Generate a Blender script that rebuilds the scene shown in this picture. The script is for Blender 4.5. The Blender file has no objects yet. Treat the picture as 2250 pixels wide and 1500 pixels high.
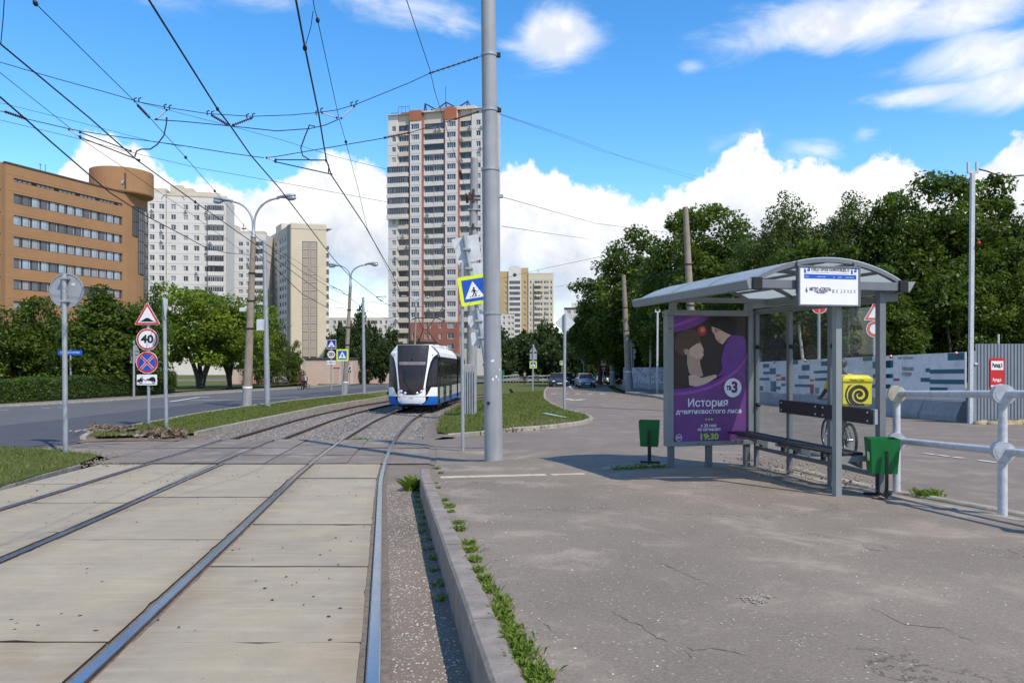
import bpy, bmesh, math, random
import numpy as np
from mathutils import Vector, Matrix

scene = bpy.context.scene
COL = scene.collection
R = math.radians
rnd = random.Random(7)

# ------------------------------------------------------------------ camera
F, CX, HY = 1650.0, 1125.0, 775.0          # focal length and horizon, in pixels of a 2250 wide picture
cd = bpy.data.cameras.new('camera'); cam = bpy.data.objects.new('camera', cd); COL.objects.link(cam)
cd.sensor_width = 36.0; cd.lens = F / 2250 * 36
cd.shift_y = (HY - 750) / 2250
cd.clip_start = 0.05; cd.clip_end = 9000
cam.location = (0, 0, 0); cam.rotation_euler = (R(90), 0, 0)
scene.camera = cam

# ------------------------------------------------------------------ sun and sky
SUN_EL, SUN_AZ = 51.0, 140.0                # azimuth clockwise from +Y (the street direction)
sd = Vector((math.sin(R(SUN_AZ)) * math.cos(R(SUN_EL)), math.cos(R(SUN_AZ)) * math.cos(R(SUN_EL)), math.sin(R(SUN_EL))))
sl = bpy.data.lights.new('sun', 'SUN'); sun = bpy.data.objects.new('sun', sl); COL.objects.link(sun)
sl.energy = 2.85; sl.angle = R(0.55); sl.color = (1.0, 0.915, 0.785)
sun.rotation_euler = sd.to_track_quat('Z', 'Y').to_euler()
scene.view_settings.view_transform = 'Standard'
scene.view_settings.look = 'None'
scene.view_settings.exposure = 0.68
scene.view_settings.gamma = 1.0
scene.view_settings.use_curve_mapping = False

world = bpy.data.worlds.new('World'); scene.world = world; world.use_nodes = True
def build_world():
    nt = world.node_tree; N = nt.nodes; L = nt.links
    N.clear()
    out = N.new('ShaderNodeOutputWorld')
    sky = N.new('ShaderNodeTexSky'); sky.sky_type = 'NISHITA'; sky.sun_disc = False
    sky.sun_elevation = R(SUN_EL); sky.sun_rotation = R(SUN_AZ)
    sky.air_density = 1.0; sky.dust_density = 0.04; sky.ozone_density = 2.2; sky.altitude = 150
    hs = N.new('ShaderNodeHueSaturation'); hs.inputs['Saturation'].default_value = 1.34; hs.inputs['Value'].default_value = 1.03
    L.new(sky.outputs[0], hs.inputs['Color'])
    bg = N.new('ShaderNodeBackground'); bg.inputs[1].default_value = 0.148
    L.new(hs.outputs[0], bg.inputs[0])
    tc = N.new('ShaderNodeTexCoord')
    sep = N.new('ShaderNodeSeparateXYZ'); L.new(tc.outputs['Generated'], sep.inputs[0])
    def math_(op, a, b=None, c=None, clamp=False):
        n = N.new('ShaderNodeMath'); n.operation = op; n.use_clamp = clamp
        for i, q in enumerate((a, b, c)):
            if q is None: continue
            if isinstance(q, (int, float)): n.inputs[i].default_value = q
            else: L.new(q, n.inputs[i])
        return n.outputs[0]
    def smooth(x, a, b):
        n = N.new('ShaderNodeMapRange'); n.interpolation_type = 'SMOOTHSTEP'
        L.new(x, n.inputs[0]); n.inputs[1].default_value = a; n.inputs[2].default_value = b
        return n.outputs[0]
    def noise(scale, detail, rough, vec=None, dist=0.0):
        n = N.new('ShaderNodeTexNoise'); n.inputs['Scale'].default_value = scale
        n.inputs['Detail'].default_value = detail; n.inputs['Roughness'].default_value = rough
        n.inputs['Distortion'].default_value = dist
        L.new(vec if vec is not None else tc.outputs['Generated'], n.inputs['Vector']); return n.outputs[0]
    az = math_('ARCTAN2', sep.outputs[0], sep.outputs[1])
    el = math_('ARCSINE', sep.outputs[2])
    # height of the low cumulus bank over the whole round of the horizon (pixel column -> top row where it is in view)
    tops = [(0, 440), (110, 395), (140, 352), (165, 315), (215, 292), (275, 305), (330, 335), (345, 372), (400, 382), (455, 378), (500, 400),
            (560, 418), (610, 408), (680, 362), (740, 335), (800, 348), (860, 372), (940, 430), (1040, 400), (1105, 368), (1160, 352), (1190, 375),
            (1245, 392), (1262, 418), (1320, 412), (1400, 432), (1490, 428), (1530, 392), (1590, 350), (1625, 302), (1665, 300), (1695, 330),
            (1745, 378), (1800, 352), (1850, 378), (1900, 335), (1945, 318), (1985, 328), (2030, 392), (2075, 415), (2110, 400), (2150, 372),
            (2200, 322), (2250, 270)]
    pts = []
    for x, y in tops:
        a = math.atan((x - CX) / F); e = math.atan((HY - y) / F * math.cos(a)); pts.append((a, e))
    a0, a1 = pts[0][0], pts[-1][0]; rr = random.Random(3)
    a = a1 + .05
    while a < math.pi: pts.append((a, rr.uniform(.1, .32))); a += rr.uniform(.06, .14)
    a = a0 - .05
    while a > -math.pi: pts.append((a, rr.uniform(.1, .3))); a -= rr.uniform(.06, .14)
    pts.sort()
    fc = N.new('ShaderNodeFloatCurve'); cv = fc.mapping.curves[0]
    fc.mapping.clip_min_x = 0; fc.mapping.clip_max_x = 1
    P = [((p[0] + math.pi) / (2 * math.pi), p[1] * 2) for p in pts]
    cv.points[0].location = (0, P[0][1]); cv.points[1].location = (1, P[-1][1])
    for p in P: cv.points.new(p[0], p[1])
    fc.mapping.update()
    L.new(math_('MULTIPLY_ADD', az, 1 / (2 * math.pi), 0.5), fc.inputs['Value'])
    top = math_('MULTIPLY', fc.outputs[0], 0.5)
    n1 = noise(13, 7, .62); n2 = noise(46, 5, .6)
    ed = math_('ADD', math_('MULTIPLY', math_('SUBTRACT', n1, .5), .085), math_('MULTIPLY', math_('SUBTRACT', n2, .5), .035))
    depth = math_('ADD', math_('SUBTRACT', top, el), ed)
    bank = smooth(depth, -.002, .011)
    # thin out the foot of the bank so that pale blue shows near the roofs
    n3 = noise(6.5, 4, .55)
    foot = math_('MULTIPLY', smooth(depth, .10, .23), smooth(n3, .42, .6))
    bank = math_('MULTIPLY', bank, math_('SUBTRACT', 1.0, math_('MULTIPLY', foot, .75)))
    # loose higher clouds
    blobs = [(1222, 72, 88, 62, 1.25), (1160, 98, 75, 20, .62), (1205, 20, 60, 30, .7), (1860, 45, 235, 62, 1.15), (2110, 25, 190, 60, 1.0), (1740, 70, 90, 34, .9),
             (2150, 120, 170, 58, 1.05), (2060, 205, 150, 26, .8), (2240, 190, 160, 55, 1.0), (1940, 160, 90, 22, .55),
             (910, 18, 160, 44, .72), (1000, 45, 80, 40, .55), (560, -20, 190, 38, .6), (820, -30, 200, 50, .75), (1515, 150, 38, 18, .5),
             (1330, 60, 30, 40, .35), (1900, 298, 50, 26, .6), (1790, 330, 80, 40, .75), (1640, 300, 160, 50, .3), (2020, 355, 120, 28, .4), (200, -60, 300, 60, .5),
             (-500, 150, 220, 70, 1.), (2800, 60, 260, 90, 1.)]
    tot = None
    for x, y, sx, sy, w in blobs:
        a = math.atan((x - CX) / F); c = math.cos(a); e = math.atan((HY - y) / F * c)
        da = math_('MULTIPLY', math_('SUBTRACT', az, a), F / sx / c); de = math_('MULTIPLY', math_('SUBTRACT', el, e), F / sy / c)
        d2 = math_('ADD', math_('MULTIPLY', da, da), math_('MULTIPLY', de, de))
        g = math_('MULTIPLY', math_('POWER', 2.718, math_('MULTIPLY', d2, -.9)), w)
        tot = g if tot is None else math_('MAXIMUM', tot, g)
    mp = N.new('ShaderNodeMapping'); mp.inputs['Scale'].default_value = (1, 1, 2.2); L.new(tc.outputs['Generated'], mp.inputs[0])
    n4 = noise(9, 8, .62, mp.outputs[0], .6)
    n5 = noise(3.1, 3, .5)
    hi = math_('ADD', tot, math_('MULTIPLY', math_('SUBTRACT', n4, .52), 1.35))
    # loose cloud on the unseen dome too, extended to whiten the fill light
    away = math_('MULTIPLY', smooth(n5, .44, .60), math_('MAXIMUM', smooth(math_('ABSOLUTE', az), .72, .95), smooth(el, .5, .66)))
    hi = math_('MULTIPLY', smooth(math_('MAXIMUM', hi, math_('ADD', math_('MULTIPLY', away, .6), math_('MULTIPLY', math_('SUBTRACT', n4, .52), 1.1))), .26, 1.1), .92)
    dens = math_('MAXIMUM', bank, hi)
    # light: bright tops, grey-lilac undersides
    n6 = noise(17, 6, .6, None, .3)
    sh = math_('ADD', math_('MULTIPLY', smooth(depth, .01, .16), .8), math_('MULTIPLY', math_('SUBTRACT', n6, .47), 2.3), None, True)
    hb = math_('MULTIPLY', smooth(hi, .3, .95), smooth(n6, .38, .62))
    isb = smooth(depth, -.004, .006)
    shade = math_('ADD', math_('MULTIPLY', sh, isb), math_('MULTIPLY', math_('MULTIPLY', hb, math_('SUBTRACT', 1., isb)), .6), None, True)
    mx = N.new('ShaderNodeMix'); mx.data_type = 'RGBA'
    L.new(shade, mx.inputs[0]); mx.inputs[6].default_value = (1.0, 1.0, 1.0, 1); mx.inputs[7].default_value = (.58, .64, .75, 1)
    bc = N.new('ShaderNodeBackground'); L.new(mx.outputs[2], bc.inputs[0]); bc.inputs[1].default_value = 0.70
    ms = N.new('ShaderNodeMixShader'); L.new(dens, ms.inputs[0]); L.new(bg.outputs[0], ms.inputs[1]); L.new(bc.outputs[0], ms.inputs[2])
    L.new(ms.outputs[0], out.inputs['Surface'])
    world.cycles.sampling_method = 'MANUAL'; world.cycles.sample_map_resolution = 512
build_world()

# ------------------------------------------------------------------ the lie of the land (z = 0 is eye level)
gY = np.array([-40, 0, 4, 8, 12, 17, 25, 37.5, 60, 82, 122, 200, 400, 5000.])
gZ = np.array([-.6, -1.49, -1.705, -1.93, -2.14, -2.36, -2.62, -2.95, -3.45, -3.9, -4.75, -6.0, -8.0, -8.0])
cY = np.array([-40, -6, 0, 3.86, 8.1, 12.9, 17, 23.6, 31.5, 37.4, 44, 52, 60, 70, 85, 110, 5000])
cX = np.array([5.8, .18, -.83, -1.475, -2.2, -3.02, -3.6, -4.37, -4.97, -5.15, -4.98, -4.2, -2.9, -.6, 4, 14, 14])
_sy = np.arange(-20, 130, .25); _sx = np.interp(_sy, cY, cX)
_k = np.hanning(17); _k /= _k.sum(); _pad = np.concatenate([np.full(8, _sx[0]), _sx, np.full(8, _sx[-1])])
_sx = np.convolve(_pad, _k, 'valid')
def C1(Y): return np.interp(Y, _sy, _sx)
def ss(a, b, x):
    t = np.clip((x - a) / (b - a), 0, 1); return t * t * (3 - 2 * t)
def G(Y): return np.interp(Y, gY, gZ)
def zg(X, Y):
    X = np.asarray(X, float); Y = np.asarray(Y, float)
    u = X - (C1(np.minimum(Y, 70)) - 1.69)
    fade = 1 - ss(55, 75, Y)
    sr = .08 + .14 * ss(9, 14, Y)
    return G(Y) + (np.where(u > 0, sr * ss(3.5, 6.5, u), .22 * ss(3.3, 6.3, -u))) * fade + .2 * (1 - fade)
def pz(X, Y):
    X = np.asarray(X, float); Y = np.asarray(Y, float)
    p = G(Y) + .26 - .09 * np.clip((X - 1.5) / 3, 0, 1) * (1 - ss(10.5, 12.75, Y))
    t = ss(12.3, 16, Y)
    return p * (1 - t) + (zg(X, Y) + .02) * t
_RY = np.geomspace(1.2, 900, 6000)
def gp(x, y, fun=zg, off=0.0):
    """the point of the ground seen in pixel (x, y)"""
    X = (x - CX) * _RY / F
    yy = HY - F * (fun(X, _RY) + off) / _RY
    i = int(np.argmax(yy < y))
    if i == 0: i = 1
    f = (yy[i - 1] - y) / (yy[i - 1] - yy[i]); Y = _RY[i - 1] + f * (_RY[i] - _RY[i - 1])
    Xp = (x - CX) * Y / F
    return Vector((Xp, Y, float(fun(Xp, Y)) + off))
def at(x, y, Y): return Vector(((x - CX) * Y / F, Y, (HY - y) * Y / F))

# ------------------------------------------------------------------ mesh and object helpers
class MB:
    def __init__(s): s.v = []; s.f = []; s.m = []; s.s = []
    def add(s, vs, fs, mi=0, sm=False):
        b = len(s.v); s.v.extend(tuple(v) for v in vs)
        for f in fs: s.f.append(tuple(i + b for i in f)); s.m.append(mi); s.s.append(sm)
        return s
    def box(s, x0, x1, y0, y1, z0, z1, mi=0):
        if x0 > x1: x0, x1 = x1, x0
        if y0 > y1: y0, y1 = y1, y0
        if z0 > z1: z0, z1 = z1, z0
        return s.add([(x0, y0, z0), (x1, y0, z0), (x1, y1, z0), (x0, y1, z0), (x0, y0, z1), (x1, y0, z1), (x1, y1, z1), (x0, y1, z1)],
                     [(0, 3, 2, 1), (4, 5, 6, 7), (0, 1, 5, 4), (1, 2, 6, 5), (2, 3, 7, 6), (3, 0, 4, 7)], mi)
    def bbox(s, x0, x1, y0, y1, z0, z1, b=.01, mi=0):
        """box with chamfered edges"""
        pts = []
        for z, i in ((z0, b), (z0 + b, 0), (z1 - b, 0), (z1, b)):
            pts.append([(x0 + i + b * 0, y0 + i, z), (x1 - i, y0 + i, z), (x1 - i, y1 - i, z), (x0 + i, y1 - i, z)])
        vs = [p for r in pts for p in r]; fs = [(3, 2, 1, 0), (12, 13, 14, 15)]
        for k in range(3):
            for j in range(4): fs.append((k * 4 + j, k * 4 + (j + 1) % 4, k * 4 + 4 + (j + 1) % 4, k * 4 + 4 + j))
        return s.add(vs, fs, mi)
    def tube(s, pts, r, n=8, mi=0, caps=True, sm=True):
        pts = [Vector(p) for p in pts]; k = len(pts)
        rs = list(r) if hasattr(r, '__len__') else [r] * k
        vs = []; fs = []; ref = None
        for i, p in enumerate(pts):
            d = (pts[min(i + 1, k - 1)] - pts[max(i - 1, 0)])
            d = d.normalized() if d.length > 1e-9 else Vector((0, 0, 1))
            if ref is None: ref = Vector((1, 0, 0)) if abs(d.z) > .9 else Vector((0, 0, 1))
            a = ref - d * ref.dot(d)
            if a.length < 1e-4: a = Vector((0, 1, 0)) - d * d.y
            a.normalize(); ref = a; b = d.cross(a)
            for j in range(n):
                t = 2 * math.pi * j / n
                vs.append(p + (a * math.cos(t) + b * math.sin(t)) * rs[i])
        for i in range(k - 1):
            for j in range(n):
                fs.append((i * n + j, i * n + (j + 1) % n, (i + 1) * n + (j + 1) % n, (i + 1) * n + j))
        s.add(vs, fs, mi, sm)
        if caps:
            s.add(vs[:n], [tuple(range(n - 1, -1, -1))], mi); s.add(vs[-n:], [tuple(range(n))], mi)
        return s
    def cyl(s, p0, p1, r0, r1=None, n=12, mi=0): return s.tube([p0, p1], [r0, r0 if r1 is None else r1], n, mi)
    def prism(s, poly, y0, y1, mi=0, side=None):
        """outline in (x, z), counter-clockwise seen from -Y, front at y0, back at y1"""
        n = len(poly); vs = [(x, y0, z) for x, z in poly] + [(x, y1, z) for x, z in poly]
        s.add(vs, [tuple(range(n)), tuple(range(2 * n - 1, n - 1, -1))], mi)
        s.add(vs, [(j, j + n, (j + 1) % n + n, (j + 1) % n) for j in range(n)], mi if side is None else side)
        return s
    def disc(s, cx, cz, r, y0, y1, n=28, mi=0, side=None, rz=None):
        rz = r if rz is None else rz
        return s.prism([(cx + r * math.cos(2 * math.pi * j / n), cz + rz * math.sin(2 * math.pi * j / n)) for j in range(n)], y0, y1, mi, side)
    def ring(s, cx, cz, r0, r1, y, n=28, mi=0, y1=None):
        y1 = y + .004 if y1 is None else y1
        o = [(cx + r1 * math.cos(2 * math.pi * j / n), cz + r1 * math.sin(2 * math.pi * j / n)) for j in range(n)]
        i = [(cx + r0 * math.cos(2 * math.pi * j / n), cz + r0 * math.sin(2 * math.pi * j / n)) for j in range(n)]
        vs = [(x, y, z) for x, z in o] + [(x, y, z) for x, z in i] + [(x, y1, z) for x, z in o]
        fs = [(j, (j + 1) % n, (j + 1) % n + n, j + n) for j in range(n)] + [(j, j + 2 * n, (j + 1) % n + 2 * n, (j + 1) % n) for j in range(n)]
        return s.add(vs, fs, mi)
    def ell(s, c, r, nu=12, nv=8, mi=0):
        vs = []; fs = []
        for i in range(nv + 1):
            t = math.pi * i / nv
            for j in range(nu):
                p = 2 * math.pi * j / nu
                vs.append((c[0] + r[0] * math.sin(t) * math.cos(p), c[1] + r[1] * math.sin(t) * math.sin(p), c[2] - r[2] * math.cos(t)))
        for i in range(nv):
            for j in range(nu): fs.append((i * nu + j, i * nu + (j + 1) % nu, (i + 1) * nu + (j + 1) % nu, (i + 1) * nu + j))
        return s.add(vs, fs, mi, True)
    def grid(s, rows, mi=0, sm=True, flip=False):
        """rows of equal length"""
        n = len(rows[0]); vs = [p for r in rows for p in r]; fs = []
        for i in range(len(rows) - 1):
            for j in range(n - 1):
                q = (i * n + j, i * n + j + 1, (i + 1) * n + j + 1, (i + 1) * n + j)
                fs.append(q[::-1] if flip else q)
        return s.add(vs, fs, mi, sm)
    def move(s, M):
        s.v = [tuple(M @ Vector(v)) for v in s.v]; return s
    def mesh(s, name, mats):
        me = bpy.data.meshes.new(name); me.from_pydata(s.v, [], s.f)
        for m in (mats if isinstance(mats, (list, tuple)) else [mats]): me.materials.append(m)
        me.polygons.foreach_set('material_index', s.m); me.polygons.foreach_set('use_smooth', s.s)
        me.validate(); me.update(); return me
    def build(s, name, mats, parent=None, loc=None, rz=0.0):
        return put(name, s.mesh(name, mats), parent, loc, rz)
def put(name, me, parent=None, loc=None, rz=0.0, rot=None, scale=None):
    o = bpy.data.objects.new(name, me); COL.objects.link(o)
    if parent is not None: o.parent = parent
    if loc is not None: o.location = loc
    if rz: o.rotation_euler = (0, 0, rz)
    if rot is not None: o.rotation_euler = rot
    if scale is not None: o.scale = scale
    return o
def thing(name, label, cat, loc=(0, 0, 0), rz=0.0, group=None):
    o = put(name, None, None, loc, rz); tag(o, label, cat, group); o.empty_display_size = .2
    return o
def tag(o, label, cat, group=None):
    o['label'] = label; o['category'] = cat
    if group: o['group'] = group
    return o
def struct(o): o['kind'] = 'structure'; return o
def stuff(o): o['kind'] = 'stuff'; return o
def copy_tree(o, parent=None):
    c = o.copy(); COL.objects.link(c)
    if parent is not None: c.parent = parent
    for ch in list(o.children): copy_tree(ch, c)
    return c

def text_mesh(s, size, bold=0.0, sx=1.0, align='CENTER', extrude=.001, spacing=1.0):
    cu = bpy.data.curves.new('lettering', 'FONT'); cu.body = s; cu.size = size; cu.align_x = align; cu.align_y = 'CENTER'
    cu.offset = bold; cu.extrude = extrude; cu.space_character = spacing; cu.resolution_u = 3
    o = bpy.data.objects.new('lettering', cu); COL.objects.link(o)
    dg = bpy.context.evaluated_depsgraph_get(); me = bpy.data.meshes.new_from_object(o.evaluated_get(dg))
    bpy.data.objects.remove(o); bpy.data.curves.remove(cu)
    me.transform(Matrix.Rotation(R(90), 4, 'X') @ Matrix.Diagonal((sx, 1, 1, 1)))
    return me
def text(s, size, mat, parent, loc, rot=None, fit=None, **k):
    me = text_mesh(s, size, **k)
    if fit:
        xs = [v.co.x for v in me.vertices]
        if xs: me.transform(Matrix.Diagonal((fit / max(1e-6, max(xs) - min(xs)), 1, 1, 1)))
    me.materials.clear(); me.materials.append(mat)
    return put('lettering', me, parent, loc, rot=rot)

# ------------------------------------------------------------------ materials
def nodes(name):
    m = bpy.data.materials.new(name); m.use_nodes = True
    nt = m.node_tree; b = nt.nodes['Principled BSDF']; return m, nt.nodes, nt.links, b
def mixc(N, L, fac, a, b, mode='MIX'):
    n = N.new('ShaderNodeMix'); n.data_type = 'RGBA'; n.blend_type = mode
    if isinstance(fac, (int, float)): n.inputs[0].default_value = fac
    else: L.new(fac, n.inputs[0])
    for i, q in ((6, a), (7, b)):
        if isinstance(q, tuple): n.inputs[i].default_value = (*q[:3], 1)
        else: L.new(q, n.inputs[i])
    return n.outputs[2]
def noi(N, L, vec, scale, detail=4, rough=.55, dist=0.0):
    n = N.new('ShaderNodeTexNoise'); n.inputs['Scale'].default_value = scale; n.inputs['Detail'].default_value = detail
    n.inputs['Roughness'].default_value = rough; n.inputs['Distortion'].default_value = dist
    if vec is not None: L.new(vec, n.inputs['Vector'])
    return n.outputs[0]
def voro(N, L, vec, scale, feature='F1', out='Distance'):
    n = N.new('ShaderNodeTexVoronoi'); n.feature = feature; n.inputs['Scale'].default_value = scale
    L.new(vec, n.inputs['Vector']); return n.outputs[out]
def mr(N, L, x, a, b, c=0.0, d=1.0, sm=False):
    n = N.new('ShaderNodeMapRange'); n.interpolation_type = 'SMOOTHSTEP' if sm else 'LINEAR'
    L.new(x, n.inputs[0])
    for i, q in enumerate((a, b, c, d)): n.inputs[i + 1].default_value = q
    return n.outputs[0]
def mth(N, L, op, a, b):
    n = N.new('ShaderNodeMath'); n.operation = op
    for i, q in enumerate((a, b)):
        if isinstance(q, (int, float)): n.inputs[i].default_value = q
        else: L.new(q, n.inputs[i])
    return n.outputs[0]
def bump(N, L, b, h, strength, dist=.01):
    n = N.new('ShaderNodeBump'); n.inputs['Strength'].default_value = strength; n.inputs['Distance'].default_value = dist
    L.new(h, n.inputs['Height']); L.new(n.outputs[0], b.inputs['Normal'])
def mat(name, col, rough=.6, metal=0.0, var=.12, scale=3.0, bmp=0.0, bscale=60.0, spec=.4, dirt=None, streak=0.0):
    m, N, L, b = nodes(name)
    b.inputs['Roughness'].default_value = rough; b.inputs['Metallic'].default_value = metal
    b.inputs['Specular IOR Level'].default_value = spec
    tc = N.new('ShaderNodeTexCoord').outputs['Object']
    if var or dirt or streak:
        n = noi(N, L, tc, scale, 5, .6)
        lo = tuple(c * (1 - var) for c in col); hi = tuple(min(1, c * (1 + var)) for c in col)
        c = mixc(N, L, mr(N, L, n, .3, .7), lo, hi)
        if dirt:
            c = mixc(N, L, mr(N, L, noi(N, L, tc, scale * 1.7, 6, .7), .48, .75, 0, .75), c, dirt)
        if streak:
            mp = N.new('ShaderNodeMapping'); mp.inputs['Scale'].default_value = (6, 6, .35); L.new(tc, mp.inputs[0])
            c = mixc(N, L, mr(N, L, noi(N, L, mp.outputs[0], 1.5, 4, .6), .45, .75, 0, streak), c, tuple(q * .5 for q in col))
        L.new(c, b.inputs['Base Color'])
        L.new(mr(N, L, n, .2, .8, max(.02, rough - .08), min(1, rough + .08)), b.inputs['Roughness'])
    else: b.inputs['Base Color'].default_value = (*col, 1)
    if bmp: bump(N, L, b, noi(N, L, tc, bscale, 3, .6), bmp)
    return m
def wobj(N): return N.new('ShaderNodeTexCoord').outputs['Object']
def asphalt(name, base, speck=.0, speck_col=(.55, .52, .47), crack=0.0, patch=.12, grain=.18, worn=None):
    m, N, L, b = nodes(name); tc = wobj(N)
    c = mixc(N, L, mr(N, L, noi(N, L, tc, .55, 6, .62), .3, .7), tuple(q * (1 - patch) for q in base), tuple(q * (1 + patch) for q in base))
    c = mixc(N, L, mr(N, L, noi(N, L, tc, 55, 4, .75), .32, .68, 0, 1), c, mixc(N, L, 1.0, c, (1 - grain * 2,) * 3, 'MULTIPLY'))
    if worn:
        c = mixc(N, L, mr(N, L, noi(N, L, tc, 1.1, 7, .7, .4), .5, .68, 0, .9, True), c, worn)
    # darker stained areas
    c = mixc(N, L, mr(N, L, noi(N, L, tc, .9, 5, .7, .8), .55, .7, 0, .35, True), c, tuple(q * .62 for q in base))
    if speck:
        v = voro(N, L, tc, 26); vc = N.new('ShaderNodeTexVoronoi'); vc.inputs['Scale'].default_value = 26; L.new(tc, vc.inputs['Vector'])
        keep = mr(N, L, vc.outputs['Color'], .56, .58)
        s = mth(N, L, 'MULTIPLY', mr(N, L, v, .12, .22, 1, 0), keep)
        s = mth(N, L, 'MULTIPLY', s, mr(N, L, noi(N, L, tc, 1.6, 3), .38, .6, .3, speck))
        c = mixc(N, L, s, c, speck_col)
        v2 = voro(N, L, tc, 70)
        c = mixc(N, L, mr(N, L, v2, .08, .2, .55 * speck, 0), c, speck_col)
    h = noi(N, L, tc, 120, 3, .7)
    if crack:
        wv = N.new('ShaderNodeVectorMath'); wv.operation = 'ADD'
        nz = N.new('ShaderNodeTexNoise'); nz.inputs['Scale'].default_value = 1.6; nz.inputs['Detail'].default_value = 6; nz.inputs['Roughness'].default_value = .7
        L.new(tc, nz.inputs['Vector'])
        sc_ = N.new('ShaderNodeVectorMath'); sc_.operation = 'SCALE'; sc_.inputs[3].default_value = 1.3; L.new(nz.outputs['Color'], sc_.inputs[0])
        L.new(tc, wv.inputs[0]); L.new(sc_.outputs[0], wv.inputs[1])
        e = voro(N, L, wv.outputs[0], .42, 'DISTANCE_TO_EDGE')
        k = mth(N, L, 'MULTIPLY', mr(N, L, e, .0015, .0065, 1, 0), mr(N, L, noi(N, L, tc, .8, 3), .5, .6, 0, crack, True))
        c = mixc(N, L, k, c, tuple(q * .3 for q in base))
    L.new(c, b.inputs['Base Color']); b.inputs['Roughness'].default_value = .85; b.inputs['Specular IOR Level'].default_value = .3
    bump(N, L, b, h, .5, .004)
    return m
def slab_mat():
    m, N, L, b = nodes('slab_concrete'); tc = wobj(N)
    oi = N.new('ShaderNodeObjectInfo')
    base = mixc(N, L, oi.outputs['Random'], (.385, .31, .195), (.455, .375, .25))
    c = mixc(N, L, mr(N, L, noi(N, L, tc, 1.1, 6, .65), .3, .72), base, (.30, .258, .205))
    c = mixc(N, L, mr(N, L, noi(N, L, tc, 3.2, 7, .72), .5, .75, 0, .5), c, (.44, .375, .29))
    c = mixc(N, L, mr(N, L, noi(N, L, tc, .8, 4, .6, .7), .56, .75, 0, .45), c, (.27, .205, .13))
    c = mixc(N, L, mr(N, L, noi(N, L, tc, 90, 3, .7), .35, .65, .0, .35), c, mixc(N, L, 1.0, c, (.72,) * 3, 'MULTIPLY'))
    v = voro(N, L, tc, 15); vc = N.new('ShaderNodeTexVoronoi'); vc.inputs['Scale'].default_value = 15; L.new(tc, vc.inputs['Vector'])
    k = mth(N, L, 'MULTIPLY', mr(N, L, v, .07, .13, 1, 0), mr(N, L, vc.outputs['Color'], .62, .64))
    k = mth(N, L, 'MULTIPLY', k, mr(N, L, noi(N, L, tc, 1.3, 3), .4, .6, .1, .9))
    c = mixc(N, L, k, c, (.13, .10, .075))
    sp_ = N.new('ShaderNodeSeparateXYZ'); L.new(tc, sp_.inputs[0])
    u = mth(N, L, 'ADD', mth(N, L, 'ADD', sp_.outputs[0], mth(N, L, 'MULTIPLY', sp_.outputs[1], .1605)), .855)
    for o_ in (0.0, 3.37):      # rusty dirt carried along the rails
        d = mth(N, L, 'ABSOLUTE', mth(N, L, 'SUBTRACT', mth(N, L, 'ABSOLUTE', mth(N, L, 'ADD', u, o_), 0), .76), 0)
        k = mth(N, L, 'MULTIPLY', mr(N, L, d, .03, .34, 1, 0, True), mr(N, L, noi(N, L, tc, 2.6, 5, .65), .3, .7, .15, .75))
        c = mixc(N, L, k, c, (.25, .185, .115))
    mpx = N.new('ShaderNodeMapping'); mpx.inputs['Scale'].default_value = (.5, 5, 1); L.new(tc, mpx.inputs[0])
    c = mixc(N, L, mr(N, L, noi(N, L, mpx.outputs[0], 2.2, 5, .7), .48, .72, 0, .4), c, (.47, .41, .31))
    L.new(c, b.inputs['Base Color']); b.inputs['Roughness'].default_value = .82; b.inputs['Specular IOR Level'].default_value = .3
    bump(N, L, b, noi(N, L, tc, 45, 5, .7), .35, .006)
    return m
def grass_ground():
    m, N, L, b = nodes('grass_soil'); tc = wobj(N)
    c = mixc(N, L, mr(N, L, noi(N, L, tc, 1.2, 6, .65), .35, .68), (.10, .12, .028), (.165, .165, .055))
    c = mixc(N, L, mr(N, L, noi(N, L, tc, 30, 4, .7), .35, .65, 0, .6), c, (.05, .075, .015))
    c = mixc(N, L, mr(N, L, noi(N, L, tc, .7, 5, .7), .6, .75, 0, .7), c, (.17, .14, .07))
    L.new(c, b.inputs['Base Color']); b.inputs['Roughness'].default_value = .9; b.inputs['Specular IOR Level'].default_value = .15
    bump(N, L, b, noi(N, L, tc, 40, 4, .7), 1.0, .03); return m
def blade_mat(name, a, bcol, trans=.35):
    m, N, L, b = nodes(name); tc = wobj(N)
    c = mixc(N, L, mr(N, L, noi(N, L, tc, 2.0, 4, .6), .3, .7), a, bcol)
    if name == 'grass_blade': c = mixc(N, L, mr(N, L, noi(N, L, tc, .55, 5, .65), .5, .66, 0, .75, True), c, (.23, .19, .085))
    c = mixc(N, L, mr(N, L, noi(N, L, tc, 25, 2, .6), .4, .6, 0, .5), c, tuple(q * .6 for q in a))
    L.new(c, b.inputs['Base Color']); b.inputs['Roughness'].default_value = .55; b.inputs['Specular IOR Level'].default_value = .25
    t = N.new('ShaderNodeBsdfTranslucent'); L.new(mixc(N, L, 1.0, c, (1.0, 1.15, .55), 'MULTIPLY'), t.inputs[0])
    ms = N.new('ShaderNodeMixShader'); ms.inputs[0].default_value = trans
    L.new(b.outputs[0], ms.inputs[1]); L.new(t.outputs[0], ms.inputs[2]); L.new(ms.outputs[0], N['Material Output'].inputs[0])
    return m
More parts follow.
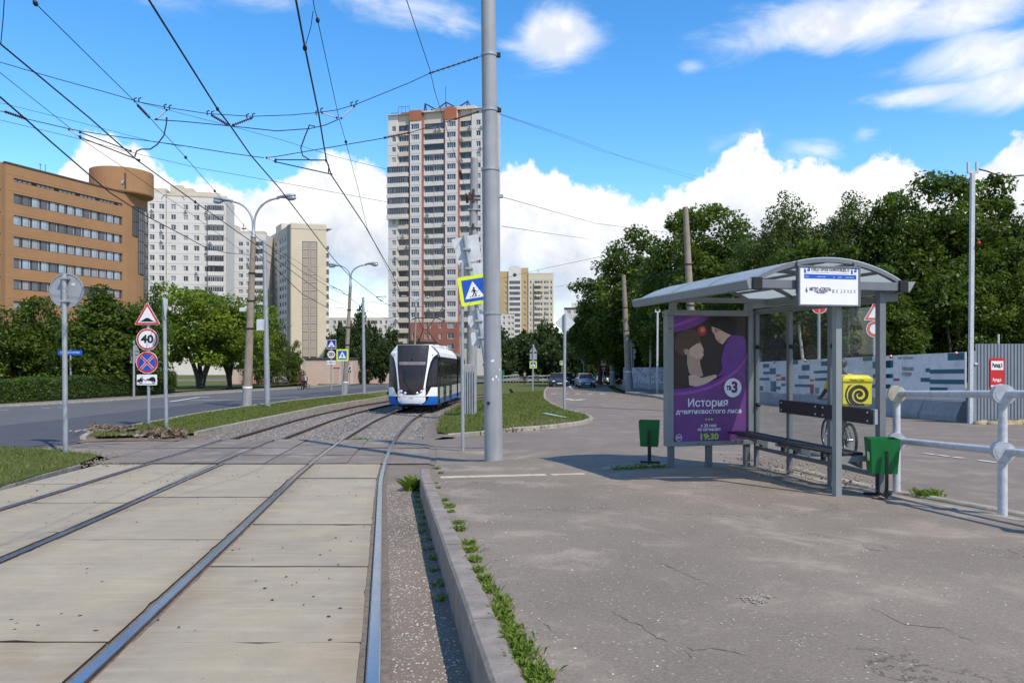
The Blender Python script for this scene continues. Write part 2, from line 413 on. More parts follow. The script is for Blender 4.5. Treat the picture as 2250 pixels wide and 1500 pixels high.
def glass_mat(name, tint=(.93, .955, .945), refl=.10, opac=.03):
    m, N, L, b = nodes(name); N.remove(b)
    lw = N.new('ShaderNodeLayerWeight'); lw.inputs[0].default_value = .5; fz_ = mth(N, L, 'MULTIPLY', mth(N, L, 'POWER', lw.outputs['Facing'], 4.0), .5); tr = N.new('ShaderNodeBsdfTransparent'); tr.inputs[0].default_value = (*tint, 1)
    gl = N.new('ShaderNodeBsdfGlossy'); gl.inputs['Roughness'].default_value = .02
    df = N.new('ShaderNodeBsdfDiffuse'); df.inputs[0].default_value = (.5, .52, .5, 1)
    m1 = N.new('ShaderNodeMixShader'); L.new(mth(N, L, 'ADD', fz_, refl * .5), m1.inputs[0]); L.new(tr.outputs[0], m1.inputs[1]); L.new(gl.outputs[0], m1.inputs[2])
    m2 = N.new('ShaderNodeMixShader'); m2.inputs[0].default_value = opac; L.new(m1.outputs[0], m2.inputs[1]); L.new(df.outputs[0], m2.inputs[2])
    L.new(m2.outputs[0], N['Material Output'].inputs[0]); return m

M = {}
M['slab'] = slab_mat()
M['platform'] = asphalt('platform_asphalt', (.268, .216, .166), speck=.7, crack=.9, patch=.14, worn=(.335, .272, .208))
M['road'] = asphalt('worn_road_asphalt', (.245, .198, .158), speck=.35, crack=.35, patch=.10, worn=(.28, .23, .185))
M['newroad'] = asphalt('dark_road_asphalt', (.082, .082, .090), speck=.15, patch=.08, grain=.1)
M['midroad'] = asphalt('grey_road_asphalt', (.125, .121, .120), speck=.2, patch=.10, grain=.1, crack=.3)
M['panel'] = asphalt('crossing_panel_concrete', (.25, .205, .165), speck=.3, patch=.15, worn=(.29, .265, .235))
M['track'] = asphalt('trackside_dirt', (.235, .186, .142), speck=.9, speck_col=(.45, .41, .36), patch=.22)
M['pave'] = asphalt('pavement_asphalt', (.26, .225, .19), speck=.2, patch=.12)
M['kerb'] = mat('kerb_concrete', (.265, .226, .19), .88, var=.25, scale=5, bmp=.5, bscale=60, dirt=(.15, .12, .09))
M['kerb2'] = mat('pale_kerb_concrete', (.33, .295, .24), .85, var=.25, scale=3, bmp=.3, bscale=60, dirt=(.25, .22, .17))
M['soil'] = grass_ground()
M['earth'] = mat('bare_earth', (.17, .125, .085), .95, var=.35, scale=2.5, bmp=.8, bscale=30, dirt=(.24, .2, .15))
M['blade'] = blade_mat('grass_blade', (.14, .18, .035), (.215, .25, .06))
M['weed'] = blade_mat('weed_leaf', (.13, .20, .025), (.20, .27, .04))
M['railtop'] = mat('polished_rail_steel', (.42, .43, .46), .22, 1.0, var=.1, scale=8)
M['railside'] = mat('rusty_rail_steel', (.13, .083, .055), .75, .3, var=.3, scale=12, bmp=.2, dirt=(.17, .09, .045))
M['groove'] = mat('rail_groove_dirt', (.10, .085, .072), .95, var=.3, scale=14, bmp=.5)
M['joint'] = mat('joint_dirt', (.045, .038, .03), .95, var=.3, scale=9)
M['stone'] = mat('ballast_stone', (.225, .20, .178), .9, var=.6, scale=7.0, dirt=(.34, .31, .28))
M['ballast'] = mat('ballast_bed', (.135, .115, .098), .95, var=.4, scale=12, bmp=1.0, bscale=22, dirt=(.2, .172, .14))
M['sleeper'] = mat('rail_sleeper', (.2, .17, .145), .9, var=.25)
M['white_line'] = mat('road_paint', (.62, .60, .57), .7, var=.2, scale=6, dirt=(.3, .28, .27))
M['pale_strip'] = mat('weathered_tactile_strip', (.52, .44, .31), .9, var=.25, scale=7, bmp=.5, dirt=(.3, .26, .2))
M['steel'] = mat('galvanised_steel', (.36, .38, .40), .5, .35, var=.12, scale=6, streak=.25)
M['pole'] = mat('grey_painted_pole', (.30, .31, .325), .6, .0, var=.10, scale=2.5, streak=.35, bmp=.06, bscale=90)
M['concrete_pole'] = mat('old_concrete_pole', (.27, .225, .17), .9, var=.2, scale=3, bmp=.3, streak=.4)
M['grey_concrete'] = mat('grey_concrete', (.3, .295, .285), .9, var=.15, scale=3, bmp=.2, streak=.3)
M['black'] = mat('black_metal', (.018, .018, .02), .45, .2, var=.2)
M['wire'] = mat('overhead_wire', (.03, .03, .035), .5, .4, var=0)
M['insul'] = mat('brown_insulator', (.07, .03, .022), .35, var=.2)
M['insulw'] = mat('pale_insulator', (.5, .47, .45), .35, var=.1)
M['white'] = mat('white_sign_face', (.78, .78, .78), .4, var=.04)
M['red'] = mat('red_sign_face', (.55, .025, .025), .4, var=.05)
M['blue'] = mat('blue_sign_face', (.012, .09, .46), .35, var=.05)
M['dblue'] = mat('dark_blue_sign_face', (.02, .03, .22), .35, var=.05)
M['lime'] = mat('fluorescent_yellow_green', (.70, .82, .03), .4, var=.04)
M['yellow'] = mat('yellow_sign_face', (.75, .5, .05), .4, var=.05)
M['signback'] = mat('sign_back_metal', (.36, .37, .385), .55, .3, var=.08)
M['backw'] = mat('pale_sign_back', (.62, .64, .65), .5, .1, var=.08, dirt=(.45, .45, .44))
M['ink'] = mat('black_print', (.012, .012, .014), .5, var=0)
M['shelter'] = mat('shelter_grey_paint', (.155, .168, .182), .45, .1, var=.08, scale=2, streak=.2)
M['shelter_light'] = mat('shelter_light_paint', (.235, .26, .262), .45, .1, var=.08, scale=2)
M['glass'] = glass_mat('shelter_glass')
M['bench'] = mat('dark_bench_board', (.028, .022, .024), .5, var=.3, scale=9)
M['green'] = mat('green_bin_paint', (.008, .15, .035), .4, .0, var=.12, scale=4)
M['railing'] = mat('chipped_railing_paint', (.50, .52, .54), .5, var=.1, scale=8, dirt=(.3, .29, .27))

# ------------------------------------------------------------------ ground sheets, cut along one common grid so that they stay parallel
GY = sorted(set([-40, -20, -10, -5] + [round(-3 + .75 * i, 3) for i in range(48)] + [34 + 2 * i for i in range(16)] + [70, 76, 82, 90, 100, 110, 122, 140, 160, 200, 260, 320, 400, 700, 1500, 4000]))
GX = sorted(set([-4000, -1000, -300, -140, -90, -60, -45, -35, -28, -24] + [float(x) for x in range(-21, 25)] + [28, 34, 45, 60, 90, 140, 300, 1000, 4000]))
def sheet(name, poly, mats, off=0.0, fun=zg, kind='structure', parent=None):
    bm = bmesh.new()
    vs = [bm.verts.new((p[0], p[1], 0)) for p in poly]
    f = bm.faces.new(vs); f.normal_update()
    if f.normal.z < 0: f.normal_flip()
    bmesh.ops.triangulate(bm, faces=bm.faces[:])
    x0, x1 = min(p[0] for p in poly), max(p[0] for p in poly); y0, y1 = min(p[1] for p in poly), max(p[1] for p in poly)
    for y in GY:
        if y0 < y < y1:
            bmesh.ops.bisect_plane(bm, geom=bm.verts[:] + bm.edges[:] + bm.faces[:], plane_co=(0, y, 0), plane_no=(0, 1, 0), dist=1e-4)
    for x in GX:
        if x0 < x < x1:
            bmesh.ops.bisect_plane(bm, geom=bm.verts[:] + bm.edges[:] + bm.faces[:], plane_co=(x, 0, 0), plane_no=(1, 0, 0), dist=1e-4)
    bm.verts.ensure_lookup_table()
    X = np.array([v.co.x for v in bm.verts]); Y = np.array([v.co.y for v in bm.verts]); Z = fun(X, Y) + off
    for v, z in zip(bm.verts, Z): v.co.z = float(z)
    me = bpy.data.meshes.new(name); bm.to_mesh(me); bm.free()
    for m in (mats if isinstance(mats, list) else [mats]): me.materials.append(m)
    o = put(name, me, parent)
    if kind: o['kind'] = kind
    return o
def px(pts, fun=zg, off=0.0): return [tuple(gp(x, y, fun, off)[:2]) for x, y in pts]

sheet('ground', [(-4000, -40), (4000, -40), (4000, 4000), (-4000, 4000)], M['soil'], -.17)

def kface(Y): return .42 - .1606 * Y                 # the platform kerb's outer face
def kright(Y): return 4.12 + .224 * (12.75 - Y) + .34  # the platform's street side

# carriageways
road_poly = [(kface(-3) + .2, -5), (60, -5), (60, 30), (17.6, 26.5), (16.4, 29)] + [(16.2, 49)] + px([(1478, 879), (1440, 874), (1376, 866), (1352, 862), (1335, 849), (1330, 838)]) + px([(1290, 826)]) + \
            px([(1205, 842)]) + px([(1203, 852), (1196, 862), (1197, 878), (1212, 890), (1240, 903), (1290, 915), (1302, 924), (1280, 932), (1200, 943), (1100, 952), (960, 962)]) + \
            [(C1(21) + 1.5, 21.2), (C1(21) - 5.6, 21.4)] + px([(440, 966), (330, 966), (200, 968)]) + px([(170, 975), (60, 985), (-60, 985)]) + [(-14.5, 16.2), (-11.2, 16.6)] + px([(215, 1000), (290, 1015)]) + [(C1(15.6) - 4.6, 15.6), (C1(15.6) + 1.6, 15.6), (kface(14) + 2, 13)]
sheet('road', road_poly, M['road'], .0)
# the dark new carriageway on the left and its older strip
left_in = px([(180, 966), (200, 957), (330, 934), (440, 912), (545, 896), (650, 882), (760, 870), (850, 860)])
left_out = px([(-60, 901), (0, 895), (200, 884), (390, 871), (520, 862), (700, 850), (850, 838)])
mid = px([(-60, 940), (0, 936), (150, 920), (300, 902), (480, 882), (620, 868), (850, 848)])
far_tail_in = [(-9.5, 75), (-7, 100), (2, 125)]; far_tail_out = [(-20, 78), (-18, 105), (-4, 135)]
nearL = px([(-60, 985)]) + [(-60, 13), (-60, 30)]
sheet('left_road', [(-60, 12.5)] + px([(-60, 985), (60, 985.5), (170, 975.5)]) + left_in + far_tail_in + far_tail_out[::-1] + left_out[::-1] + [(-60, 36)], M['midroad'], .012)
sheet('dark_asphalt_lane', [(-60, 13)] + px([(-60, 984), (60, 983), (170, 973)]) + px([(200, 961), (330, 938), (440, 916), (545, 899), (650, 885), (760, 873), (850, 862)]) + [(-9.7, 75), (-13, 76)] + mid[::-1] + [(-60, 26)], M['newroad'], .02)
sheet('pavement', left_out + [(-23, 78), (-27, 62)] + px([(700, 846), (520, 856), (390, 864), (260, 871), (100, 879), (0, 884), (-60, 888)]), M['pave'], .06)
# the far cross street
sheet('far_street', [(-60, 128), (60, 118), (60, 150), (-60, 152)], M['midroad'], .03)
sheet('far_verge', [(-60, 120), (60, 112), (60, 118), (-60, 128)], M['pave'], .05)

# ------------------------------------------------------------------ the platform
rows_y = [-5 + .75 * i for i in range(23)]
plat_poly = [(kface(-5) + .14, -5), (kright(-5), -5)] + [(kright(y), y) for y in (0, 4, 8, 11, 12.6)] + px([(1660, 1015), (1450, 1002), (1290, 996), (1140, 992), (960, 984)], pz) + [(kface(12.2) + .25, 12.4), (kface(11.5) + .14, 11.5)]
sheet('platform', plat_poly, M['platform'], 0.0, pz)
# trackside strip between the rail and the platform kerb
def c1off(o, ys, dx=0.0): return [(float(C1(y)) + o + dx, y) for y in ys]
sheet('trackside_strip', c1off(.80, [-5, -1, 3, 6, 9, 12, 15.6]) + [(kface(15.6) + 2.2, 15.6), (kface(12.3) + .5, 12.3), (kface(11.5) + .05, 11.5), (kface(-5) + .05, -5)], M['track'], -.02)

def kerb(name, label, pts, w, h, fun, step=1.0, m=None, drop=.25, b=.018, lift=0.0):
    """kerb stones one after another along a line on the ground"""
    root = put(name, None); root['kind'] = 'structure'; root['label'] = label
    pts = [Vector((p[0], p[1], 0)) for p in pts]; seg = []
    acc = [0]
    for a, c in zip(pts, pts[1:]): acc.append(acc[-1] + (c - a).length)
    def pos(s):
        s = max(0, min(acc[-1], s))
        for i in range(len(pts) - 1):
            if s <= acc[i + 1] + 1e-9:
                t = (s - acc[i]) / max(1e-9, acc[i + 1] - acc[i]); return pts[i].lerp(pts[i + 1], t)
        return pts[-1]
    n = max(1, int(round(acc[-1] / step)))
    for k in range(n):
        a = pos(acc[-1] * k / n); c = pos(acc[-1] * (k + 1) / n); d = (c - a); Ln = d.length; d.normalize()
        a = a + d * .006; c = c - d * .006; q = Vector((-d.y, d.x, 0)) * w / 2; j = rnd.uniform(-.006, .006)
        mb = MB(); vs = []
        za = float(fun(a.x, a.y)) + lift; zc = float(fun(c.x, c.y)) + lift
        prof = [(-1, -drop, 0), (-1, h - b, 0), (-1, h, b), (1, h, b), (1, h - b, 0), (1, -drop, 0)]
        for e, z in ((a, za), (c, zc)):
            for sgn, hh, ins in prof:
                p = e + q * sgn - (q.normalized() * sgn * ins if ins else Vector()); vs.append((p.x, p.y, z + hh + j))
        fs = [(i, i + 1, i + 7, i + 6) for i in range(5)] + [(0, 6, 11, 5), (5, 4, 3, 2, 1, 0), (6, 7, 8, 9, 10, 11)]
        mb.add(vs, [f[::-1] for f in fs], 0)
        mb.build('kerb_stone', m or M['kerb'], root)
    return root
kerb('platform_kerb', 'high grey concrete kerb along the edge of the tram platform', [(kface(y) + .075, y) for y in (-3, 0, 3, 6, 9, 11.6)] + [(kface(12) + .11, 12.05)], .15, .03, pz, 1.02, drop=.45)
kerb('street_kerb', 'low concrete kerb between the platform and the side street', [(kright(y) + .08, y) for y in (-3, 4, 8, 12.4)], .16, .03, pz, 1.0, M['kerb2'], drop=.3)
kerb('street_kerb', 'broken inner kerb line behind the bus shelter', [(kright(y) - .24, y) for y in (6.0, 9, 12.4)], .12, .015, pz, 1.0, M['kerb2'])
kerb('island_kerb', 'kerb round the grass island in the middle', px([(1203, 852), (1196, 862), (1197, 878), (1212, 890), (1240, 903), (1290, 915), (1300, 924), (1280, 932), (1200, 943), (1100, 952), (985, 961)]), .16, .12, zg, 1.0, M['kerb2'])
kerb('verge_kerb', 'kerb between the dark road and the grass strip', px([(182, 967), (200, 957), (330, 934), (440, 912), (545, 896), (650, 882), (760, 870), (850, 860)]), .14, .13, zg, 1.1, M['kerb2'])
kerb('track_kerb', 'pale low kerb wall along the tram tracks', px([(432, 959), (500, 942), (560, 930), (640, 912), (720, 895), (790, 884), (850, 874)]), .16, .16, zg, 1.1, M['kerb2'], drop=.4)
kerb('pavement_kerb', 'kerb along the pavement by the hedge', left_out, .16, .1, zg, 1.6, M['kerb2'])
kerb('corner_kerb', 'pale flush kerb along the grass corner by the track', [(float(C1(y)) - 5.22, y) for y in (-4, 0, 4, 8)] + px([(0, 1074), (90, 1046), (172, 1024)]), .1, .05, zg, 1.0, M['kerb2'], drop=.3)
kerb('side_kerb', 'kerb along the pavement on the far side of the street', px([(1480, 882), (1440, 873), (1376, 864)]), .16, .14, zg, 1.3, M['kerb2'])
kerb('old_kerb', 'broken kerb piece with grass below the left bin', [gp(1326, 1031, pz)[:2], gp(1390, 1028, pz)[:2], gp(1446, 1024.5, pz)[:2]], .12, .035, pz, .9, M['kerb2'])
sheet('side_pavement', px([(1480, 880), (1440, 872), (1376, 863), (1350, 850), (1345, 842)]) + [(10.6, 84), (12.6, 78), (13.8, 70), (15.6, 52), (15.4, 45)], M['pave'], .1)

# ------------------------------------------------------------------ tracks: slabs, rails, ballast
OFF2 = -3.37
def rail_obj(name, off, y0, y1, parent, proud=.014, deep=.16):
    mb = MB(); ys = [y0 + .5 * i for i in range(int((y1 - y0) / .5) + 1)]; rows = []
    for y in ys:
        x = float(C1(y)) + off; d = Vector((float(C1(y + .3) - C1(y - .3)), .6, 0)).normalized(); q = Vector((d.y, -d.x, 0)); z = float(G(y)) + proud
        rows.append([(x + q.x * a, y + q.y * a, z + b) for a, b in ((-.062, -deep), (-.018, -deep + .02), (-.018, -.06), (-.04, -.045), (-.038, -.004), (-.03, 0), (.03, 0), (.038, -.004), (.04, -.045), (.018, -.06), (.018, -deep + .02), (.062, -deep))])
    n = 12; vs = [p for r in rows for p in r]
    for i in range(len(rows) - 1):
        for j in range(n - 1):
            mb.add([], []); mb.f.append((i * n + j, i * n + j + 1, (i + 1) * n + j + 1, (i + 1) * n + j)); mb.m.append(0 if 4 <= j <= 6 else 1); mb.s.append(False)
    mb.v = [tuple(v) for v in vs]
    mb.f = [f[::-1] for f in mb.f]
    return mb.build(name, [M['railtop'], M['railside']], parent)
t1 = thing('tram_track', 'right hand tram track, the one the tram stands on', 'tram track'); t2 = thing('tram_track', 'left hand tram track next to the grass corner and the dark road', 'tram track')
for t, o in ((t1, 0.0), (t2, OFF2)):
    for s in (-.76, .76): rail_obj('rail', o + s, -4, 92, t)
# slab columns: (left edge, right edge) from the track centre line, and joints
def Yof(y): return gp(600, y, lambda X, Y: G(Y)).y
def quad_slab(xl0, xr0, xl1, xr1, y0, y1, top, parent, name='slab', m=None, th=.14, g=.009, tilt=0.0, b=.001):
    mb = MB(); y0 += g; y1 -= g; vs = []
    for dz, i in ((-th, 0), (-b, 0), (0, b)):
        for (x, y) in ((xl0 + g + i, y0 + i), (xr0 - g - i, y0 + i), (xr1 - g - i, y1 - i), (xl1 + g + i, y1 - i)):
            vs.append((x, y, float(G(y)) + top + dz + tilt * (x - xl0)))
    # ragged, slightly chipped rim
    Q = [Vector(v) for v in vs[8:12]]; rim = []
    for a, c in zip(Q, Q[1:] + Q[:1]):
        n = max(3, int((c - a).length / .14))
        for k in range(n):
            p = a.lerp(c, k / n); j = rnd.uniform(0, .005) + (rnd.uniform(.008, .022) if rnd.random() < .07 else 0)
            i_ = ((Q[0] + Q[2]) / 2 - p).normalized() * j; rim.append((p.x + i_.x, p.y + i_.y, float(G(p.y)) + top + tilt * (p.x - xl0)))
    n = len(rim); low = [(x, y, z - th) for x, y, z in rim]
    mb.add(rim, [tuple(range(n))], 0); mb.add(rim + low, [(j, (j + 1) % n, (j + 1) % n + n, j + n) for j in range(n)], 1)
    return mb.build(name, [m or M['slab'], M['joint']], parent)
base = sheet('slab_bedding', c1off(-5.2, [-5, 0, 5, 10, 15.6]) + c1off(.9, [15.6, 10, 5, 0, -5]), M['joint'], -.11, lambda X, Y: G(Y))
E0 = Yof(1019)
cols = [(-.70, .69, [1410, 1243, 1152, 1091, 1050]), (-2.55, -.83, [1410, 1185, 1092, 1053]), (-4.06, -2.69, [1500, 1168, 1104, 1061]), (-5.12, -4.20, [1250, 1106, 1062])]
for l, r, js in cols:
    ys = [Yof(j) for j in js]
    while ys[0] > 1.2: ys.insert(0, ys[0] - 2.05)
    ys = [-3.0] + [y for y in ys if y > -1] + [E0]
    for a, c in zip(ys, ys[1:]):
        ca, cc = float(C1(a)), float(C1(c))
        lo = l
        quad_slab(ca + lo, ca + r, cc + lo, cc + r, a, c, rnd.uniform(-.006, .004), base, tilt=rnd.uniform(-.002, .002))
# mortar and dirt packed against the rails
M['filler'] = mat('packed_rail_dirt', (.165, .132, .105), .95, var=.35, scale=16, bmp=.6, bscale=50, dirt=(.27, .23, .185))
for o in (0.0, OFF2):
    for s in (-.76, .76): sheet('rail_filler', c1off(o + s - .10, [-4, 0, 3, 6, 9, 12, E0]) + c1off(o + s + .10, [E0, 12, 9, 6, 3, 0, -4]), M['filler'], -.016, lambda X, Y: G(Y))
E1 = Yof(966)
sheet('gravel_shoulder', c1off(1.5, [E1, 26, 32, 40, 48, 56, 64]) + c1off(2.5, [64, 56, 48, 40, 32, 26, E1]), M['track'], 0.0, lambda X, Y: G(Y) - .1 + np.clip((X - C1(Y) - 1.55) / .55, 0, 1) * .185)
# the level crossing: rows of small worn panels
E1 = Yof(966)
sheet('bare_ground', px([(930, 953), (1010, 950), (1010, 966), (930, 970)]), M['track'], -.012)
xbase = sheet('crossing_bed', c1off(-5.3, [E0, 17, 19, E1]) + c1off(1.75, [E1, 19, 17, E0]), M['groove'], -.02, lambda X, Y: G(Y))
yr = [E0, Yof(1001), Yof(985), E1]
for l, r, n in ((.84, 1.75, 1), (-.70, .69, 2), (-2.60, -.83, 2), (-4.06, -2.69, 1), (-5.3, -4.2, 1)):
    for a, c in zip(yr, yr[1:]):
        for k in range(n):
            ca, cc = float(C1(a)), float(C1(c)); w = (r - l) / n; j = rnd.uniform(-.05, .05)
            quad_slab(ca + l + k * w, ca + l + (k + 1) * w, cc + l + k * w, cc + l + (k + 1) * w, a, c, rnd.uniform(.008, .024), xbase, 'crossing_panel', M['panel'], g=rnd.uniform(.012, .03), tilt=rnd.uniform(-.006, .006))
# ballast beyond
bal = sheet('ballast_bed', c1off(-5.6, [E1, 26, 32, 40, 48, 60, 75, 92]) + c1off(1.9, [92, 75, 60, 48, 40, 32, 26, E1]), M['ballast'], -.10, lambda X, Y: G(Y))
def stones(n, area, size, m, name, label, zf, flat=.6):
    mb = MB(); rr = random.Random(n)
    oct_ = [(1, 0, 0), (0, 1, 0), (-1, 0, 0), (0, -1, 0), (0, 0, 1), (0, 0, -1)]
    of = [(0, 1, 4), (1, 2, 4), (2, 3, 4), (3, 0, 4), (1, 0, 5), (2, 1, 5), (3, 2, 5), (0, 3, 5)]
    for _ in range(n):
        p = area(rr)
        if p is None: continue
        s = size * rr.uniform(.55, 1.5); a = rr.uniform(0, 6.28); ca, sa = math.cos(a), math.sin(a); z = zf(*p)
        vs = []
        for x, y, q in oct_:
            k = rr.uniform(.7, 1.2); x, y, q = x * s * k, y * s * k * .8, q * s * flat * k
            vs.append((p[0] + x * ca - y * sa, p[1] + x * sa + y * ca, z + q))
        mb.add(vs, of, 0)
    o = mb.build(name, m); stuff(o); o['label'] = label; return o
def area_track(rr):
    y = E1 + (44 - E1) * rr.random() ** 1.7; u = rr.uniform(-5.5, 1.75)
    for s in (-.76, .76, OFF2 - .76, OFF2 + .76):
        if abs(u - s) < .07: return None
    return (float(C1(y)) + u, y)
stones(9000, area_track, .034, M['stone'], 'ballast_gravel', 'grey ballast stones between the rails', lambda x, y: float(G(y)) - .095)
slp = put('sleepers', None); slp['kind'] = 'structure'
for t_, o in ((t1, 0.0), (t2, OFF2)):
    for k in range(26):
        y = E1 + .6 + k * .65; x = float(C1(y)) + o; ang = math.atan2(float(C1(y + .3) - C1(y - .3)), .6)
        MB().bbox(-1.2, 1.2, -.12, .12, -.1, .014, .02).build('sleeper', M['sleeper'], slp, (x, y, float(G(y)) - .105), -ang)
# grit on the trackside strip and along the kerb
stones(2600, lambda rr: (lambda y: (rr.uniform(float(C1(y)) + .86, kface(y) - .01), y))(rr.uniform(2.6, 12.5)), .008, mat('pale_grit', (.42, .38, .33), .9, var=.3), 'trackside_grit', 'pale grit scattered beside the rail', lambda x, y: float(G(y)) - .018, .5)
stones(700, lambda rr: (lambda y: (rr.uniform(kface(y) + .3, kright(y) - .4), y))(rr.uniform(2.5, 12.0)), .0065, mat('pale_pebble', (.55, .52, .47), .9, var=.2), 'loose_pebbles', 'tiny pale pebbles on the platform asphalt', lambda x, y: float(pz(x, y)) + .002, .5)
stones(260, lambda rr: (lambda y: (float(C1(y)) + rr.uniform(-5.0, .65), y))(rr.uniform(3.0, 15)), .013, mat('dark_debris', (.06, .05, .04), .9, var=.3), 'track_debris', 'dark crumbs of dirt on the concrete slabs', lambda x, y: float(G(y)) + .002, .35)
def crumble(px_list, n, s, name, label, m, off=.05):
    cs = [gp(*p) for p in px_list]
    def ar(rr):
        c = rr.choice(cs); return (c.x + rr.gauss(0, .35), c.y + rr.gauss(0, .3))
    stones(n, ar, s, m, name, label, lambda x, y: float(zg(x, y)) + off, .7)
crumble([(190, 1012), (215, 1014), (240, 1008), (265, 1004), (175, 1018), (230, 1020)], 260, .026, 'rubble', 'grey rubble at the corner of the grass beside the track', M['track'], .01)
crumble([(215, 955), (235, 958), (250, 952), (275, 958), (300, 960)], 380, .045, 'rubble', 'stones and soil heaped at the tip of the grass strip', M['stone'], .1)
crumble([(1130, 946), (1160, 942), (1190, 936), (1220, 932), (1105, 949)], 300, .04, 'rubble', 'brown crumbled soil along the island kerb', M['earth'], .08)
crumble([(1690, 1035), (1720, 1045), (1760, 1058), (1790, 1050), (1850, 1072), (1890, 1080), (1660, 1025)], 300, .02, 'rubble', 'broken kerb pieces behind the bus shelter', M['kerb'], .165)
stones(900, lambda rr: (lambda y: (kface(y) + .155 + abs(rr.gauss(0, .09)), y))(rr.uniform(2.5, 12.0)), .010, M['filler'], 'kerb_dirt', 'dirt crumbs gathered along the platform kerb', lambda x, y: float(pz(x, y)), .5)
pc_ = [gp(1640 + dx, 1312 + dy, pz) for dx, dy in ((0, 0), (25, 2), (45, -2), (10, 6), (35, 8))]
stones(110, lambda rr: (lambda c: (c.x + rr.gauss(0, .03), c.y + rr.gauss(0, .03)))(rr.choice(pc_)), .009, M['kerb2'], 'pothole_gravel', 'pale gravel in a small pothole in the platform asphalt', lambda x, y: float(pz(x, y)) + .002, .5)
def cracks():
    mb = MB(); rr = random.Random(12)
    for P in ([(1338, 1338), (1375, 1362), (1412, 1380), (1445, 1400), (1484, 1426)], [(1412, 1380), (1430, 1366), (1436, 1378)], [(1500, 1412), (1520, 1432), (1560, 1424), (1640, 1438), (1668, 1448)], [(1430, 1232), (1475, 1245), (1540, 1275), (1570, 1290)], [(1180, 1360), (1215, 1385), (1260, 1398)], [(1655, 1300), (1690, 1308), (1720, 1316)], [(1510, 1424), (1518, 1450), (1530, 1470)],
              [(1090, 1130), (1180, 1118), (1300, 1126), (1420, 1110)], [(1700, 1180), (1790, 1172), (1900, 1190)], [(1900, 1330), (1990, 1372), (2080, 1380), (2170, 1430)]):
        pts = [gp(x, y, pz) for x, y in P]; L_ = []
        for a, c in zip(pts, pts[1:]):
            n = max(3, int((c - a).length / .035))
            for k in range(n): L_.append(a.lerp(c, k / n))
        w = 0; rows = []
        for i, p in enumerate(L_):
            p = p + Vector((rr.gauss(0, .009), rr.gauss(0, .009), 0)); w = rr.uniform(.001, .0038) * min(1, i / 4, (len(L_) - 1 - i) / 4)
            z = float(pz(p.x, p.y)) + .002; rows.append([(p.x - w * .6, p.y - w, z), (p.x + w * .6, p.y + w, z)])
        mb.grid(rows, 0, False)
    o = mb.build('asphalt_cracks', M['groove']); stuff(o); o['label'] = 'thin dark cracks in the platform asphalt'
cracks()
# road markings
def stripe(pts, w, name='lane_marking', off=.012, fun=zg, m=None):
    mb = MB(); P = [Vector((p[0], p[1], 0)) for p in pts]
    for a, c in zip(P, P[1:]):
        d = (c - a).normalized(); q = Vector((-d.y, d.x, 0)) * w / 2; n = max(1, int((c - a).length / .7)); rows = []
        for i in range(n + 1):
            p = a.lerp(c, i / n); rows.append([(p.x + s * q.x, p.y + s * q.y, float(fun(p.x, p.y)) + off) for s in (1, -1)])
        mb.grid(rows, 0, False, True)
    return struct(mb.build(name, m or M['white_line']))
for xa, xb in ((1210, 1222), (1238, 1246), (1264, 1275), (1292, 1303), (1318, 1329)): stripe(px([(xa, 865), (xb, 865)]), .5)
stripe(px([(1242, 876), (1264, 879.5), (1284, 877)]), .35)
stripe(px([(1258, 844), (1252, 850), (1258, 855)]), .18)
stripe(px([(1200, 853), (1236, 852), (1268, 853)]), .25)
for xa, xb in ((2030, 2056), (2062, 2086), (2096, 2118), (2150, 2190)): stripe(px([(xa, 996 + (xa - 2030) * .13), (xb, 996 + (xb - 2030) * .13)]), .12)
stripe(px([(420, 880), (520, 879), (660, 873)]), .16, off=.032)
stripe(px([(370, 884), (440, 873), (460, 873)]), .3, off=.032)
for xa in (2, 92, 128): stripe(px([(xa, 903 - xa * .05), (xa + 17, 902 - xa * .05)]), .15, off=.032)
stripe([gp(968, 1049, pz)[:2], gp(1030, 1047, pz)[:2], gp(1120, 1045, pz)[:2], gp(1200, 1043, pz)[:2]], .16, 'tactile_strip', .006, pz, M['pale_strip'])
stripe([gp(1210, 1043, pz)[:2], gp(1285, 1041, pz)[:2]], .12, 'tactile_strip', .006, pz, M['pale_strip'])
# ------------------------------------------------------------------ lawns
verge = px([(205, 958), (330, 936), (440, 914), (545, 898), (650, 884), (760, 872), (850, 862), (850, 873), (790, 883), (720, 894), (640, 911), (560, 929), (500, 941), (430, 958), (330, 962), (215, 966)])
island = px([(1200, 852), (1193, 862), (1194, 878), (1209, 890), (1237, 903), (1287, 915), (1297, 923), (1278, 931), (1200, 942), (1100, 951), (990, 959), (962, 955)]) + [(float(C1(30)) + 1.95, 30), (float(C1(36)) + 2.0, 36), (float(C1(44)) + 2.0, 44), (float(C1(54)) + 2.3, 54), (float(C1(62)) + 2.6, 62)] + px([(1120, 851)])
corner = px([(-60, 990), (0, 988), (60, 990), (140, 996), (212, 1004), (200, 1014), (170, 1026), (90, 1048), (0, 1076)]) + [(-11.5, 8.6), (-16, 9), (-22, 12)]
sheet('grass_strip', verge, M['soil'], .10)
sheet('grass_island', island, M['soil'], .09)
sheet('grass_corner', corner[:9] + [(float(C1(8)) - 5.3, 8), (float(C1(4)) - 5.3, 4), (float(C1(0)) - 5.3, 0), (float(C1(-5)) - 5.3, -5), (-34, -5), (-34, 12.2), (-22, 12.6)], M['soil'], .06)
sheet('far_lawn', px([(-60, 884), (0, 880), (100, 875), (260, 868), (390, 861), (520, 853), (700, 842), (850, 833)]) + [(-22, 85), (-30, 120), (-90, 120), (-90, 34)], M['soil'], .05)
